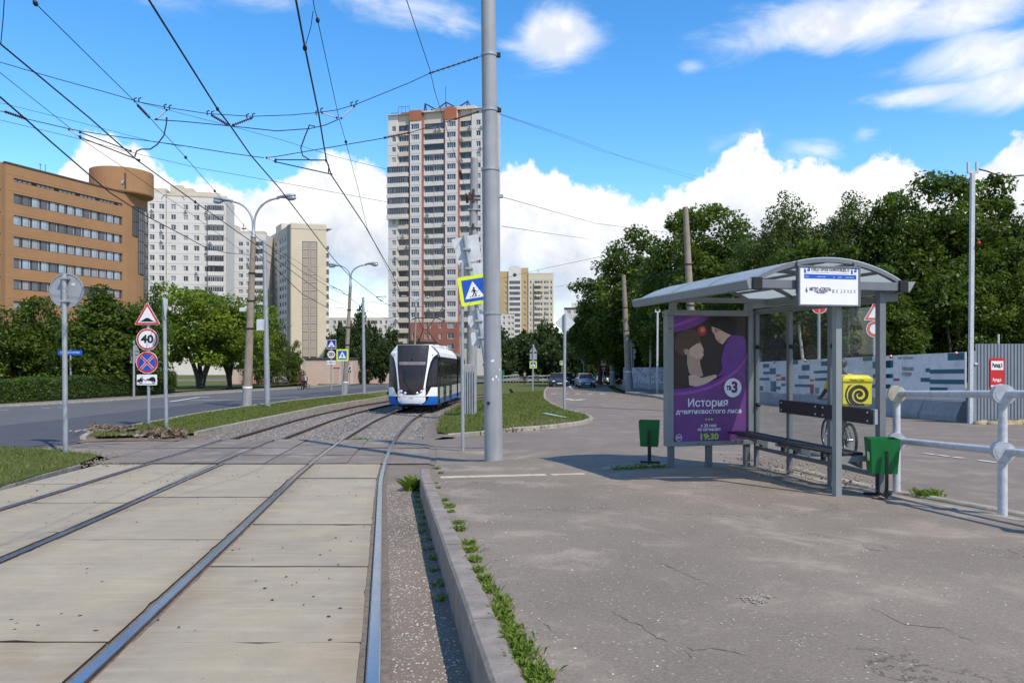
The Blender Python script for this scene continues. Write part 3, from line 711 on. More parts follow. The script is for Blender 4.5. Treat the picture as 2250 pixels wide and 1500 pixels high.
sheet('bare_ground', px([(168, 974), (200, 956), (260, 947), (330, 944), (440, 952), (470, 962), (440, 968), (330, 968), (200, 971)]), M['earth'], .018)
sheet('bare_ground', px([(1110, 950), (1200, 941), (1270, 931), (1240, 926), (1180, 930), (1120, 938)]), M['earth'], .105)
def inside(poly):
    xs = [p[0] for p in poly]; ys = [p[1] for p in poly]; n = len(poly)
    def f(x, y):
        c = False; j = n - 1
        for i in range(n):
            if (ys[i] > y) != (ys[j] > y) and x < (xs[j] - xs[i]) * (y - ys[i]) / (ys[j] - ys[i]) + xs[i]: c = not c
            j = i
        return c
    return f, min(xs), max(xs), min(ys), max(ys)
def grass(poly, n, h, w, off, name, label, ymax=60, seed=1, bias=1.5):
    f, x0, x1, y0, y1 = inside(poly); y1 = min(y1, ymax); rr = random.Random(seed); mb = MB(); k = 0; tries = 0
    P = []
    while len(P) < n and tries < n * 12:
        tries += 1
        x = rr.uniform(x0, x1); y = y0 + (y1 - y0) * rr.random() ** bias
        if f(x, y): P.append((x + rr.gauss(0, .07), y + rr.gauss(0, .12)))
    A = np.array(P); Z = zg(A[:, 0], A[:, 1]) + off
    for (x, y), z in zip(P, Z):
        a = rr.uniform(0, 6.28); hh = h * rr.uniform(.45, 1.35); ww = w * rr.uniform(.6, 1.3); l = rr.uniform(.2, .9) * hh; b = rr.uniform(0, 6.28); z = float(z) - .01
        dx, dy = math.cos(a) * ww, math.sin(a) * ww
        mb.v += [(x - dx, y - dy, z), (x + dx, y + dy, z), (x + math.cos(b) * l, y + math.sin(b) * l, z + hh)]
        mb.f.append((k, k + 1, k + 2)); mb.m.append(0); mb.s.append(False); k += 3
    o = mb.build(name, M['blade']); stuff(o); o['label'] = label; return o
grass(corner, 26000, .075, .010, .06, 'grass', 'short grass on the left corner beside the track', 30, 1, 1.0)
grass(verge, 30000, .085, .013, .10, 'grass', 'grass on the strip between the dark road and the tracks', 55, 2)
grass(island, 34000, .085, .016, .09, 'grass', 'grass on the island in the middle', 62, 3)
def tufts(cs, n, name, label, h=.09, w=.012, spread=.1, zf=None, m=None, seed=5):
    """small broad-leaved weeds and grass tufts round a list of spots"""
    mb = MB(); rr = random.Random(seed); k = 0
    for c in cs:
        q = c[2] if len(c) > 2 else 1.0
        for _ in range(int(n * q)):
            x = c[0] + rr.gauss(0, spread * q); y = c[1] + rr.gauss(0, spread * 1.4 * q); z = float(zf(x, y)); a = rr.uniform(0, 6.28)
            hh = h * rr.uniform(.3, 1.2) * q; ww = w * rr.uniform(.7, 1.6); l = hh * rr.uniform(.5, 1.4); t = rr.uniform(0, 6.28)
            dx, dy = math.cos(a) * ww, math.sin(a) * ww; ex, ey = math.cos(t) * l, math.sin(t) * l
            mb.v += [(x - dx * .3, y - dy * .3, z), (x + dx * .3, y + dy * .3, z), (x + ex * .55 + dx, y + ey * .55 + dy, z + hh * .8), (x + ex, y + ey, z + hh), (x + ex * .55 - dx, y + ey * .55 - dy, z + hh * .75)]
            mb.f.append((k, k + 1, k + 2, k + 3, k + 4)); mb.m.append(0); mb.s.append(False); k += 5
    o = mb.build(name, m or M['weed']); stuff(o); o['label'] = label; return o
wp = []
for x, y, q in ((1010, 1100, .7), (1000, 1112, .8), (1012, 1125, .7), (1014, 1142, 1.0), (1025, 1165, 1.0), (1022, 1150, .8), (1040, 1195, .9), (1048, 1210, .9), (1060, 1232, .9), (1070, 1255, .9), (1085, 1275, .9), (1098, 1300, .9), (1110, 1320, .9),
                (1120, 1345, 1.0), (1128, 1360, 1.0), (1140, 1385, .9), (1150, 1405, 1.0), (1160, 1425, .9), (1170, 1440, 1.0), (1185, 1478, 1.0), (1195, 1498, .9), (960, 1030, .8), (968, 1040, .7), (950, 1012, .5), (985, 1062, .5), (1000, 1072, .5)):
    p = gp(x, y, pz)
    if rnd.random() < .08: continue
    wp.append((kface(p.y) + .18 + rnd.uniform(0, .05) if p.y < 11.5 else p.x, p.y, q))
    if p.y < 9: wp.append((kface(p.y) + .19, p.y + rnd.uniform(-.3, .3), q * .7))
tufts(wp, 80, 'weeds', 'green weeds growing in the joint behind the platform kerb', .04, .0065, .03, pz)
bp = [(kface(11.6) - .12, 11.7, 1.0)]
tufts(bp, 70, 'broad_leaf_weed', 'leafy green weed at the far end of the platform kerb', .19, .032, .045, lambda x, y: float(G(y)) - .02)
b2 = [gp(2020, 1090, pz), gp(2040, 1093, pz), gp(2052, 1090, pz)]
tufts([(p.x, p.y, 1.0) for p in b2], 60, 'weeds', 'green weed growing by the white railing post', .09, .012, .045, pz)
b3 = [gp(1360, 1030, pz), gp(1385, 1029, pz), gp(1410, 1027, pz), gp(1440, 1026, pz)]
tufts([(p.x, p.y, .9) for p in b3], 130, 'weeds', 'low grass along the old kerb below the left bin', .05, .012, .08, pz)
b4 = [gp(1055 + i * 10, 905 + rnd.uniform(-2, 4)) for i in range(-4, 5)]
tufts([(p.x, p.y, 1.0) for p in b4], 60, 'weeds', 'taller grass round the foot of the concrete pole', .2, .02, .2, lambda x, y: float(zg(x, y)) + .09)
b5 = [(float(C1(y)) + rnd.uniform(-.5, .5), y) for y in (21.6, 21.9, 22.2, 22.5)]
tufts([(x, y, 1.0) for x, y in b5 * 3], 90, 'weeds', 'grass growing between the rails behind the crossing', .06, .014, .22, lambda x, y: float(G(y)) - .1)
b6 = [(kface(y) - .05, y, .6) for y in np.arange(5.5, 11.4, .45)]
tufts(b6, 26, 'weeds', 'sparse weeds at the foot of the platform kerb', .06, .012, .05, lambda x, y: float(G(y)) - .02)
clods = MB(); rr_ = random.Random(4)
for x, y, s in ((232, 958, .3), (252, 953, .38), (268, 956, .28), (340, 960, .34), (362, 961, .36), (330, 963, .25), (378, 962, .24)):
    p = gp(x, y)
    for q in range(7): e = s * rr_.uniform(.2, .45); clods.ell((p.x + rr_.gauss(0, s * .7), p.y + rr_.gauss(0, s * .5), p.z + .08 + rr_.uniform(0, s * .4)), (e, e * .8, e * .6), 7, 5)
clods.v = [(a + rr_.uniform(-.07, .07), b + rr_.uniform(-.07, .07), c + rr_.uniform(-.07, .07)) for a, b, c in clods.v]; clods.s = [False] * len(clods.s)
o = clods.build('dug_earth', M['earth']); stuff(o); o['label'] = 'brown clods of earth and roots at the edge of the grass strip'

# ------------------------------------------------------------------ trees
def leafm(name, dark, light, trans=.45):
    m, N, L, b = nodes(name); tc = wobj(N)
    oi = N.new('ShaderNodeObjectInfo')
    c = mixc(N, L, mr(N, L, noi(N, L, tc, .55, 3, .6), .35, .65), dark, light)
    at_ = N.new('ShaderNodeAttribute'); at_.attribute_name = 'tone'
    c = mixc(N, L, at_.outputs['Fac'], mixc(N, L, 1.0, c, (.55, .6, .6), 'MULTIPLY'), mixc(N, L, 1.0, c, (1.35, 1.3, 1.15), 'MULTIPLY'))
    c = mixc(N, L, mr(N, L, oi.outputs['Random'], 0, 1, 0, .35), c, mixc(N, L, 1.0, c, (1.25, 1.02, .7), 'MULTIPLY'))
    L.new(c, b.inputs['Base Color']); b.inputs['Roughness'].default_value = .45; b.inputs['Specular IOR Level'].default_value = .3
    t = N.new('ShaderNodeBsdfTranslucent'); L.new(mixc(N, L, 1.0, c, (1.1, 1.25, .45), 'MULTIPLY'), t.inputs[0])
    ms = N.new('ShaderNodeMixShader'); ms.inputs[0].default_value = trans
    L.new(b.outputs[0], ms.inputs[1]); L.new(t.outputs[0], ms.inputs[2]); L.new(ms.outputs[0], N['Material Output'].inputs[0])
    return m
M['leaf'] = leafm('maple_leaf', (.062, .105, .015), (.108, .160, .028))
M['leaf2'] = leafm('bright_leaf', (.13, .205, .024), (.20, .265, .04))
M['leaf3'] = leafm('birch_leaf', (.072, .11, .024), (.105, .148, .038))
M['leaf4'] = leafm('far_leaf', (.035, .062, .018), (.055, .085, .026))
M['hedge'] = leafm('hedge_leaf', (.055, .10, .017), (.095, .15, .028))
M['bark'] = mat('dark_bark', (.07, .055, .042), .95, var=.3, scale=6, bmp=.6, bscale=25)
M['birch'] = mat('birch_bark', (.42, .40, .36), .8, var=.2, scale=6, dirt=(.06, .055, .05), bmp=.2)
def leaf_cloud(name, m, R3, n_clump, per, size, seed, shape='round', clump=.9, droop=0.0, base=-.75, elong=1.0):
    """a crown as many small leaf faces gathered in clumps through an uneven volume"""
    rr = np.random.default_rng(seed); C = []
    bumps = [(rr.normal(size=3), rr.uniform(.15, .42)) for _ in range(9)]
    while len(C) < n_clump:
        d = rr.normal(size=3); d /= np.linalg.norm(d); rad = rr.uniform(.0, 1) ** .38
        q = 1.0
        for b, a in bumps: q += a * max(0, float(np.dot(d, b / np.linalg.norm(b)))) ** 4 - a * .12
        p = d * rad * q
        if p[2] < base: continue
        if shape == 'cone':
            t = (p[2] + 1) / 2; p[:2] *= max(.12, 1.25 * (1 - t) ** 1.0)
        elif shape == 'egg': p[:2] *= 1.12 - .42 * max(0, p[2])
        C.append(p * np.array(R3))
    C = np.array(C); n = n_clump * per
    ctr = np.repeat(C, per, 0); cs = np.repeat(rr.uniform(.55, 1.25, n_clump), per) * clump
    d = rr.normal(size=(n, 3)); d /= np.linalg.norm(d, axis=1)[:, None]
    P = ctr + d * (cs * rr.uniform(.25, 1, n) ** .6)[:, None] * np.array([1, 1, .72])
    if droop: P[:, 2] -= rr.uniform(0, 1, n) ** 2 * droop
    nrm = d * .5 + rr.normal(size=(n, 3)) * .6 + np.array([0, 0, .55]); nrm /= np.linalg.norm(nrm, axis=1)[:, None]
    t = np.cross(nrm, rr.normal(size=(n, 3))); t /= np.linalg.norm(t, axis=1)[:, None]; b = np.cross(nrm, t)
    s = (size * rr.uniform(.4, 1.45, n))[:, None]
    V = np.stack([P - t * s * elong, P + b * s * .62 + nrm * s * .12, P + t * s * elong, P - b * s * .62 + nrm * s * .12], 1).reshape(-1, 3)
    me = bpy.data.meshes.new(name); me.vertices.add(4 * n); me.vertices.foreach_set('co', V.ravel())
    me.loops.add(4 * n); me.loops.foreach_set('vertex_index', np.arange(4 * n)); me.polygons.add(n)
    me.polygons.foreach_set('loop_start', np.arange(0, 4 * n, 4)); me.polygons.foreach_set('loop_total', np.full(n, 4))
    me.update(calc_edges=True); me.materials.append(m)
    a = me.attributes.new('tone', 'FLOAT', 'FACE'); a.data.foreach_set('value', np.clip(np.repeat(rr.uniform(0, 1, n_clump), per) * .7 + rr.uniform(0, .3, n), 0, 1))
    return me
def limbs(name, m, h0, R3, seed, r=.16, nlimb=8, lean=0.0, stems=1, lift=1.0):
    mb = MB(); rr = random.Random(seed)
    for s in range(stems):
        a = rr.uniform(0, 6.28); sp = .55 * (stems > 1)
        top = Vector((lean + math.cos(a) * sp * R3[0], math.sin(a) * sp * R3[1], h0 + R3[2] * .9))
        pts = []
        for i in range(8):
            t = i / 7; pts.append(Vector((top.x * t ** 1.3 + rr.uniform(-.06, .06), top.y * t ** 1.3 + rr.uniform(-.06, .06), top.z * t - (.12 if i == 0 else 0))))
        mb.tube(pts, [r * (1.25 if i == 0 else 1 - .85 * i / 7) / (1 if stems == 1 else 1.3) for i in range(8)], 8)
        for k in range(nlimb):
            i = rr.randint(3, 6); p = pts[i]; a = rr.uniform(0, 6.28); ln = rr.uniform(.45, .85) * R3[0]
            e = p + Vector((math.cos(a) * ln, math.sin(a) * ln, ln * rr.uniform(.4, 1.0))); mid = (p + e) / 2 + Vector((0, 0, .15 * ln))
            rs = r * (1 - .85 * i / 7) * .55; mb.tube([p, mid, e], [rs, rs * .6, rs * .15], 6)
            for q in range(2):
                b = a + rr.uniform(-1, 1); f = mid.lerp(e, rr.uniform(.1, .7)); g = f + Vector((math.cos(b), math.sin(b), .7)) * ln * .4
                mb.tube([f, g], [rs * .4, rs * .08], 5)
    return mb.mesh(name, m)
CR = {
    'maple': [leaf_cloud('crown', M['leaf'], (3.1, 3.1, 4.9), 165, 160, .118, s, 'egg', .95) for s in (1, 2, 3)],
    'birch': [leaf_cloud('crown', M['leaf3'], (2.3, 2.3, 5.4), 140, 160, .08, s, 'egg', .75, .8) for s in (11, 12)],
    'bright': [leaf_cloud('crown', M['leaf2'], (2.9, 2.9, 2.55), 150, 150, .088, s, 'round', .66) for s in (21, 22)],
    'bush': [leaf_cloud('crown', M['leaf'], (2.6, 2.6, 2.6), 110, 150, .095, s, 'round', .68) for s in (31, 32)],
    'cone': [leaf_cloud('crown', M['leaf'], (2.6, 2.6, 3.3), 150, 150, .095, 41, 'cone', .66)],
    'far': [leaf_cloud('crown', M['leaf4'], (4.0, 4.0, 5.0), 90, 60, .36, s, 'egg', 1.3) for s in (51, 52)],
}
TR = {'maple': limbs('trunk', M['bark'], 4.6, (3.1, 3.1, 4.9), 1, .2), 'birch': limbs('trunk', M['birch'], 5, (2.3, 2.3, 5.4), 2, .14, 7), 'bright': limbs('trunk', M['bark'], 2.4, (2.9, 2.9, 2.55), 3, .17, 4, 0, 5),
      'bush': limbs('trunk', M['bark'], 1.3, (2.6, 2.6, 2.6), 4, .13, 4, 0, 3), 'cone': limbs('trunk', M['bark'], 1.6, (2.3, 2.3, 3.1), 5, .15, 6), 'far': limbs('trunk', M['bark'], 3.0, (4, 4, 5), 6, .22, 6)}
TH = {'maple': (3.1, 6.0, 4.9), 'birch': (2.3, 6.6, 5.4), 'bright': (2.9, 3.5, 2.55), 'bush': (2.6, 2.4, 2.6), 'cone': (2.6, 3.4, 3.3), 'far': (4.0, 4.5, 5.0)}
def tree(kind, X, Y, top_z, label, group, width=None, i=0, rz=None, cat='tree', name='tree', base=None, crown_low=None):
    """crown top reaches height top_z, half width `width`"""
    r0, hc, rz0 = TH[kind]; z0 = float(zg(X, Y)) if base is None else base
    H = top_z - z0; w = width or r0; s = w / r0
    t = thing(name, label, cat, (X, Y, z0), rnd.uniform(0, 6.28) if rz is None else rz, group)
    full = hc + rz0 * 1.02; k = H / full
    c = put('crown', CR[kind][i % len(CR[kind])], t, (0, 0, hc * k)); c.scale = (s, s, k)
    b = put('trunk', TR[kind], t, (0, 0, 0)); b.scale = (s, s, k)
    return t
def tpx(kind, x, ytop, Y, label, group, wpx, i=0, **k):
    X = (x - CX) * Y / F; return tree(kind, X, Y, (HY - ytop) * Y / F, label, group, wpx * Y / F, i, **k)
gl = 'street trees behind the hedge on the left'
tpx('bush', 20, 660, 53, 'low dark bushy tree behind the hedge at the left edge', gl, 105, 0)
tpx('bush', 105, 668, 55, 'dark bush behind the hedge left of the pointed tree', gl, 62, 1)
tpx('cone', 222, 614, 52, 'pointed dense dark green tree behind the hedge', gl, 118, 0)
tpx('bush', 312, 648, 54, 'bushy tree just behind the speed limit sign', gl, 62, 1)
tpx('bright', 440, 617, 72, 'bright green spreading tree with several stems', gl, 132, 0, rz=.4)
tpx('bright', 505, 648, 78, 'bright green tree behind the near lamp post', gl, 82, 1, rz=2.0)
tpx('bush', 592, 690, 88, 'smaller green tree between the grey post and the tall beige block', gl, 48, 1)
tpx('bush', 640, 752, 92, 'low bush left of the pink garage', gl, 24, 0)
gf = 'far trees between the tower blocks'
FT = ['far tree right beside the tall beige end block', 'far tree behind the second lamp post', 'far tree between the thin mast and the tower', 'far tree touching the left edge of the tower block', 'far tree standing over the gap between the pink garages', 'far tree right above the small pink garage', 'far tree peeping out above the pink garage roof', 'far tree just right of the thick pole, under the low pale block', 'far tree under the round topped white bay', 'tallest far tree, in front of the cream block', 'far tree behind the diamond sign', 'low far tree above the triangular plates on the island', 'far tree in front of the flat roofed block', 'low far tree above the green skip', 'low far tree right behind the diamond sign post', 'low far tree above the yellow priority sign', 'far tree behind the roof of the tram', 'far tree behind the rear of the tram', 'far tree where the wood begins, above the silver car']
for k, (x, yt, Y, w) in enumerate(((748, 690, 130, 28), (785, 672, 150, 26), (822, 700, 135, 30), (855, 715, 120, 28), (800, 735, 100, 24), (838, 742, 95, 22), (735, 735, 125, 22),
                                   (1108, 715, 160, 34), (1150, 712, 175, 34), (1192, 700, 180, 34), (1225, 705, 165, 30), (1165, 735, 150, 40), (1262, 690, 150, 34), (1105, 745, 140, 30), (1245, 738, 140, 34), (1205, 742, 145, 30), (880, 742, 150, 24), (920, 742, 150, 30), (1300, 700, 130, 32))):
    tpx('far', x, yt, Y, FT[k], gf + (' left' if x < 940 else ' right'), w, k)
gr = 'tall trees behind the hoarding'
row = [('maple', 1318, 610, 92, 46, 'maple at the left end of the wood, lower than the rest'), ('maple', 1385, 512, 84, 62, 'maple left of the leaning concrete pole top'), ('maple', 1440, 560, 78, 45, 'smaller maple low in front of the wood beside the shelter'),
       ('maple', 1500, 468, 68, 66, 'broad maple directly behind the leaning concrete pole'), ('maple', 1580, 458, 62, 78, 'round dense maple right of the leaning concrete pole'),
       ('birch', 1672, 468, 50, 42, 'slender birch with drooping leaves left of the tallest birch'), ('birch', 1739, 410, 51, 54, 'tallest birch with a thin spiky top above the shelter'), ('birch', 1812, 442, 50, 46, 'birch right of the tallest birch'),
       ('birch', 1892, 408, 49, 60, 'birch with a bare white forked branch showing'), ('maple', 1960, 432, 48, 66, 'maple between the birches and the white mast'), ('maple', 2080, 392, 45, 90, 'big maple right behind the white mast'),
       ('maple', 2180, 415, 45, 75, 'maple at the right edge of the picture'), ('birch', 2262, 438, 48, 60, 'birch cut by the right edge'), ('birch', 1640, 474, 53, 46, 'slim birch just left of the drooping birches'), ('birch', 1702, 446, 53, 44, 'thin birch close on the left of the tallest birch'), ('birch', 1778, 440, 53, 46, 'thin birch close on the right of the tallest birch'), ('birch', 1850, 424, 52, 46, 'thin birch left of the forked white branch'), ('birch', 1930, 420, 52, 46, 'thin birch right of the forked white branch'), ('maple', 2010, 470, 44, 60, 'maple in front of the white mast, lower'),
       ('maple', 1660, 560, 52, 70, 'lower maple above the shelter roof'), ('maple', 1850, 560, 45, 74, 'lower maple behind the shelter sign'), ('maple', 1760, 540, 47, 66, 'lower maple above the shelter arch'),
       ('maple', 2140, 560, 41, 66, 'lower maple behind the grey metal fence'), ('maple', 2230, 560, 41, 66, 'lower maple at the right over the metal fence'), ('maple', 1540, 585, 60, 66, 'lower maple behind the poster'),
       ('maple', 2340, 420, 46, 90, 'maple just outside the right edge'), ('maple', 1950, 600, 40, 60, 'lower maple behind the printed hoarding'), ('maple', 1395, 640, 88, 50, 'shady maple behind the parked cars'),
       ('maple', 1335, 690, 100, 40, 'shady tree over the parked cars')]
for k, (kd, x, yt, Y, w, lb) in enumerate(row): tpx(kd, x, yt, Y, lb, gr, w * (1.5 if kd == 'maple' else 1.35), k)
# the wood behind, one mass
me_ = CR['far'][0]
wd = []
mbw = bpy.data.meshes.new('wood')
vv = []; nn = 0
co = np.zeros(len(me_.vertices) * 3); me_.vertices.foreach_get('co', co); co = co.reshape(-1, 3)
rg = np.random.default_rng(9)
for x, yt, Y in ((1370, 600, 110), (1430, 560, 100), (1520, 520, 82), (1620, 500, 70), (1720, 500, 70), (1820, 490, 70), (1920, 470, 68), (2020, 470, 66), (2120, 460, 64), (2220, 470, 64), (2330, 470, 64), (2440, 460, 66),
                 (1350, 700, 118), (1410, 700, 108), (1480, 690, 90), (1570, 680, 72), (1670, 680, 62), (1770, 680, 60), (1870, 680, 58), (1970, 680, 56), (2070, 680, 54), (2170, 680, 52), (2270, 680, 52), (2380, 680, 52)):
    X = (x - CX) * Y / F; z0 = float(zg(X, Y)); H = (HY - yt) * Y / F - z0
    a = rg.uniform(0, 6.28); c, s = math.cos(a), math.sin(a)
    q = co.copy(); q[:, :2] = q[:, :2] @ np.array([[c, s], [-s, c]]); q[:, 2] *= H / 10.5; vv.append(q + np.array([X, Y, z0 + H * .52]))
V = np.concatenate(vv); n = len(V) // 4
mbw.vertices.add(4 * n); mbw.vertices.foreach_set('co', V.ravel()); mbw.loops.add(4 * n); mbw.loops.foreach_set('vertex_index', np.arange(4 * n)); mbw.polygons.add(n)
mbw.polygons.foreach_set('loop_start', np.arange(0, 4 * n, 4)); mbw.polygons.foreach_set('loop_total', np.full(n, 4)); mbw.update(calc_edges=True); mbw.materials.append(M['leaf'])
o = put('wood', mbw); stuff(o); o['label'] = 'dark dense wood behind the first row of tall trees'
# understorey trunks that show in the gaps
for k, (x, y0, y1) in enumerate(((2088, 700, 770), (2110, 690, 765), (1762, 690, 785), (1886, 690, 780))):
    Y = 40; X = (x - CX) * Y / F
    MBt = MB().tube([(0, 0, 0), (.1, 0, 2), (-.15, 0, 4.2), (.1, 0, 6)], [.1, .09, .07, .03], 7)
    t = thing('young_tree', ['slim bare trunk in the shade just left of the white mast', 'slim leaning trunk in the shade close to the white mast', 'pale trunk behind the middle pane of the shelter', 'pale trunk behind the near pane of the shelter'][k], 'tree', (X, Y, float(zg(X, Y))))
    MBt.build('trunk', M['bark'] if k < 2 else M['birch'], t)
    put('crown', leaf_cloud('crown', M['leaf'], (1.4, 1.4, 1.6), 24, 50, .12, 70 + k), t, (0, 0, 5.4))
# hedge
def hedge():
    a = gp(-60, 893); b = gp(388, 866); d = (b - a); Ln = d.length; ang = math.atan2(d.y, d.x)
    t = thing('hedge', 'long clipped green hedge along the pavement on the left', 'hedge', (a.x, a.y, a.z), ang)
    rg = np.random.default_rng(5); n = 26000; w = 1.2
    s = rg.uniform(0, Ln, n); side = rg.uniform(0, 1, n); hh = 1.22 + .06 * np.sin(s * 1.7) + .04 * np.sin(s * 4.1)
    y = np.where(side < .55, rg.normal(0, .05, n), rg.uniform(0, w, n)); z = np.where(side < .55, rg.uniform(.0, 1, n) * hh, hh + rg.normal(0, .04, n))
    end = rg.uniform(0, 1, n) < .05; s = np.where(end, Ln + rg.normal(0, .05, n), s); z = np.where(end, rg.uniform(0, 1, n) * hh, z); y = np.where(end, rg.uniform(0, w, n), y)
    P = np.stack([s, y, z], 1); nr = rg.normal(size=(n, 3)) * .8 + np.where((side < .55)[:, None], np.array([0, -1, .2]), np.array([0, 0, 1])); nr /= np.linalg.norm(nr, axis=1)[:, None]
    tt = np.cross(nr, rg.normal(size=(n, 3))); tt /= np.linalg.norm(tt, axis=1)[:, None]; bb = np.cross(nr, tt); sz = (rg.uniform(.03, .07, n))[:, None]
    V = np.stack([P - tt * sz, P + bb * sz * .6, P + tt * sz, P - bb * sz * .6], 1).reshape(-1, 3)
    me = bpy.data.meshes.new('foliage'); me.vertices.add(4 * n); me.vertices.foreach_set('co', V.ravel()); me.loops.add(4 * n); me.loops.foreach_set('vertex_index', np.arange(4 * n)); me.polygons.add(n)
    me.polygons.foreach_set('loop_start', np.arange(0, 4 * n, 4)); me.polygons.foreach_set('loop_total', np.full(n, 4)); me.update(calc_edges=True); me.materials.append(M['hedge'])
    aa = me.attributes.new('tone', 'FLOAT', 'FACE'); aa.data.foreach_set('value', rg.uniform(0, 1, n))
    put('foliage', me, t)
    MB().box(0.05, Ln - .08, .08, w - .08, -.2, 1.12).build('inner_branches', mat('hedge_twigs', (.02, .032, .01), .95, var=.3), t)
hedge()
# ------------------------------------------------------------------ buildings
def pane_mat(name, col, rough=.12, spec=.8): return mat(name, col, rough, var=.15, scale=.6, spec=spec)
M['pd'] = pane_mat('dark_window_glass', (.035, .038, .045)); M['pm'] = pane_mat('window_glass', (.09, .10, .115)); M['pc'] = pane_mat('curtained_window_glass', (.30, .30, .30), .3, .5)
M['psky'] = mat('sky_painted_glass', (.40, .47, .52), .15, .35, var=.3, scale=.35)  # sky reflection painted into the pale blue base colour
M['fw'] = mat('white_window_frame', (.62, .62, .61), .5, var=.05); M['fd'] = mat('dark_window_frame', (.05, .042, .04), .5, var=.1); M['fg'] = mat('grey_window_frame', (.25, .24, .235), .5, var=.1)
M['panelw'] = mat('white_wall_panel', (.64, .60, .555), .85, var=.05, scale=.25, dirt=(.56, .52, .47), streak=.12)
M['panelb'] = mat('beige_wall_panel', (.565, .49, .39), .85, var=.06, scale=.25, dirt=(.5, .43, .33))
M['cream'] = mat('cream_wall', (.60, .515, .38), .85, var=.05, scale=.2, streak=.1)
M['taupe'] = mat('grey_brown_screen', (.36, .315, .265), .85, var=.08, scale=.4)
M['ochre'] = mat('ochre_wall', (.47, .33, .16), .85, var=.06, scale=.2)
M['brickred'] = mat('red_brick_wall', (.31, .12, .085), .85, var=.15, scale=.8)
M['redstripe'] = mat('brown_red_stripe', (.33, .145, .11), .8, var=.1)
M['orange'] = mat('orange_roof_block', (.37, .13, .065), .8, var=.1, scale=.4)
M['office'] = mat('orange_brown_brick', (.335, .182, .085), .88, var=.08, scale=.3, dirt=(.30, .16, .072), bmp=.15, bscale=30)
M['officed'] = mat('dark_coping', (.075, .05, .04), .7, var=.1)
M['seam'] = mat('panel_seam', (.24, .23, .22), .9, var=0)
M['ac'] = mat('air_conditioner_white', (.5, .5, .5), .5, var=.1)
class Face:
    """vertical wall plane: starts at ground point P0, runs to the right at angle a"""
    def __init__(s, x, Y, deg, base=None):
        s.X = (x - CX) * Y / F; s.Y = Y; s.a = R(deg); s.z = float(zg(s.X, Y)) - .3 if base is None else base
    def u(s, px_):
        k = (px_ - CX) / F; return (k * s.Y - s.X) / (math.cos(s.a) - k * math.sin(s.a))
    def v(s, py, px_): return (HY - py) * (s.Y + s.u(px_) * math.sin(s.a)) / F - s.z
    def empty(s, name, label, cat, group=None): return thing(name, label, cat, (s.X, s.Y, s.z), s.a, group)
def wall(mb, u0, u1, v0, v1, ops, y=0.0, rev=.22, mi=0, mr_=None):
    """front wall with real openings and reveals"""
    ops = [o for o in ops if o[0] < u1 and o[1] > u0 and o[2] < v1 and o[3] > v0]
    us = sorted(set([u0, u1] + [q for o in ops for q in o[:2]])); vs = sorted(set([v0, v1] + [q for o in ops for q in o[2:4]]))
    iu = {u: i for i, u in enumerate(us)}; iv = {v: i for i, v in enumerate(vs)}; hole = set()
    for o in ops:
        for i in range(iu[o[0]], iu[o[1]]):
            for j in range(iv[o[2]], iv[o[3]]): hole.add((i, j))
    for i in range(len(us) - 1):
        j = 0
        while j < len(vs) - 1:
            if (i, j) in hole: j += 1; continue
            k = j
            while k + 1 < len(vs) - 1 and (i, k + 1) not in hole: k += 1
            a, b, c, d = us[i], us[i + 1], vs[j], vs[k + 1]
            mb.add([(a, y, c), (b, y, c), (b, y, d), (a, y, d)], [(0, 1, 2, 3)], mi); j = k + 1
    for a, b, c, d in ops:
        mb.add([(a, y, c), (b, y, c), (b, y, d), (a, y, d), (a, y + rev, c), (b, y + rev, c), (b, y + rev, d), (a, y + rev, d)],
               [(0, 4, 5, 1), (1, 5, 6, 2), (2, 6, 7, 3), (3, 7, 4, 0)], mi if mr_ is None else mr_)
    return mb
_WM = {}
def win_mesh(w, h, n, fm='fw', var=0, t=.07, mid=False, y=.14):
    key = (round(w, 2), round(h, 2), n, fm, var, mid, y)
    if key in _WM: return _WM[key]
    rr = random.Random(var * 31 + n); mb = MB(); d = .06
    mb.box(0, w, y, y + d, 0, t, 0); mb.box(0, w, y, y + d, h - t, h, 0); mb.box(0, t, y, y + d, t, h - t, 0); mb.box(w - t, w, y, y + d, t, h - t, 0)
    for k in range(n):
        a = t + (w - 2 * t) * k / n; b = t + (w - 2 * t) * (k + 1) / n
        if k: mb.box(a - t * .42, a + t * .42, y + .002, y + d, t, h - t, 0)
        s = rr.choice((1, 1, 2, 2, 3)) if var < 6 else rr.choice((1, 2, 1))
        mb.add([(a, y + .035, t), (b, y + .035, t), (b, y + .035, h - t), (a, y + .035, h - t)], [(0, 1, 2, 3)], s)
    me = mb.mesh('window', [M[fm], M['pd'], M['pm'], M['pc']]); _WM[key] = me; return me
_BX = {}
def ac_unit(parent, u, v, y=0.0):
    if 'ac' not in _BX:
        mb = MB(); mb.bbox(0, .85, -.36, -.02, 0, .6, .03, 0); mb.disc(.33, .3, .22, -.37, -.34, 14, 1); _BX['ac'] = mb.mesh('air_conditioner', [M['ac'], M['fd']])
    put('air_conditioner', _BX['ac'], parent, (u, y, v))

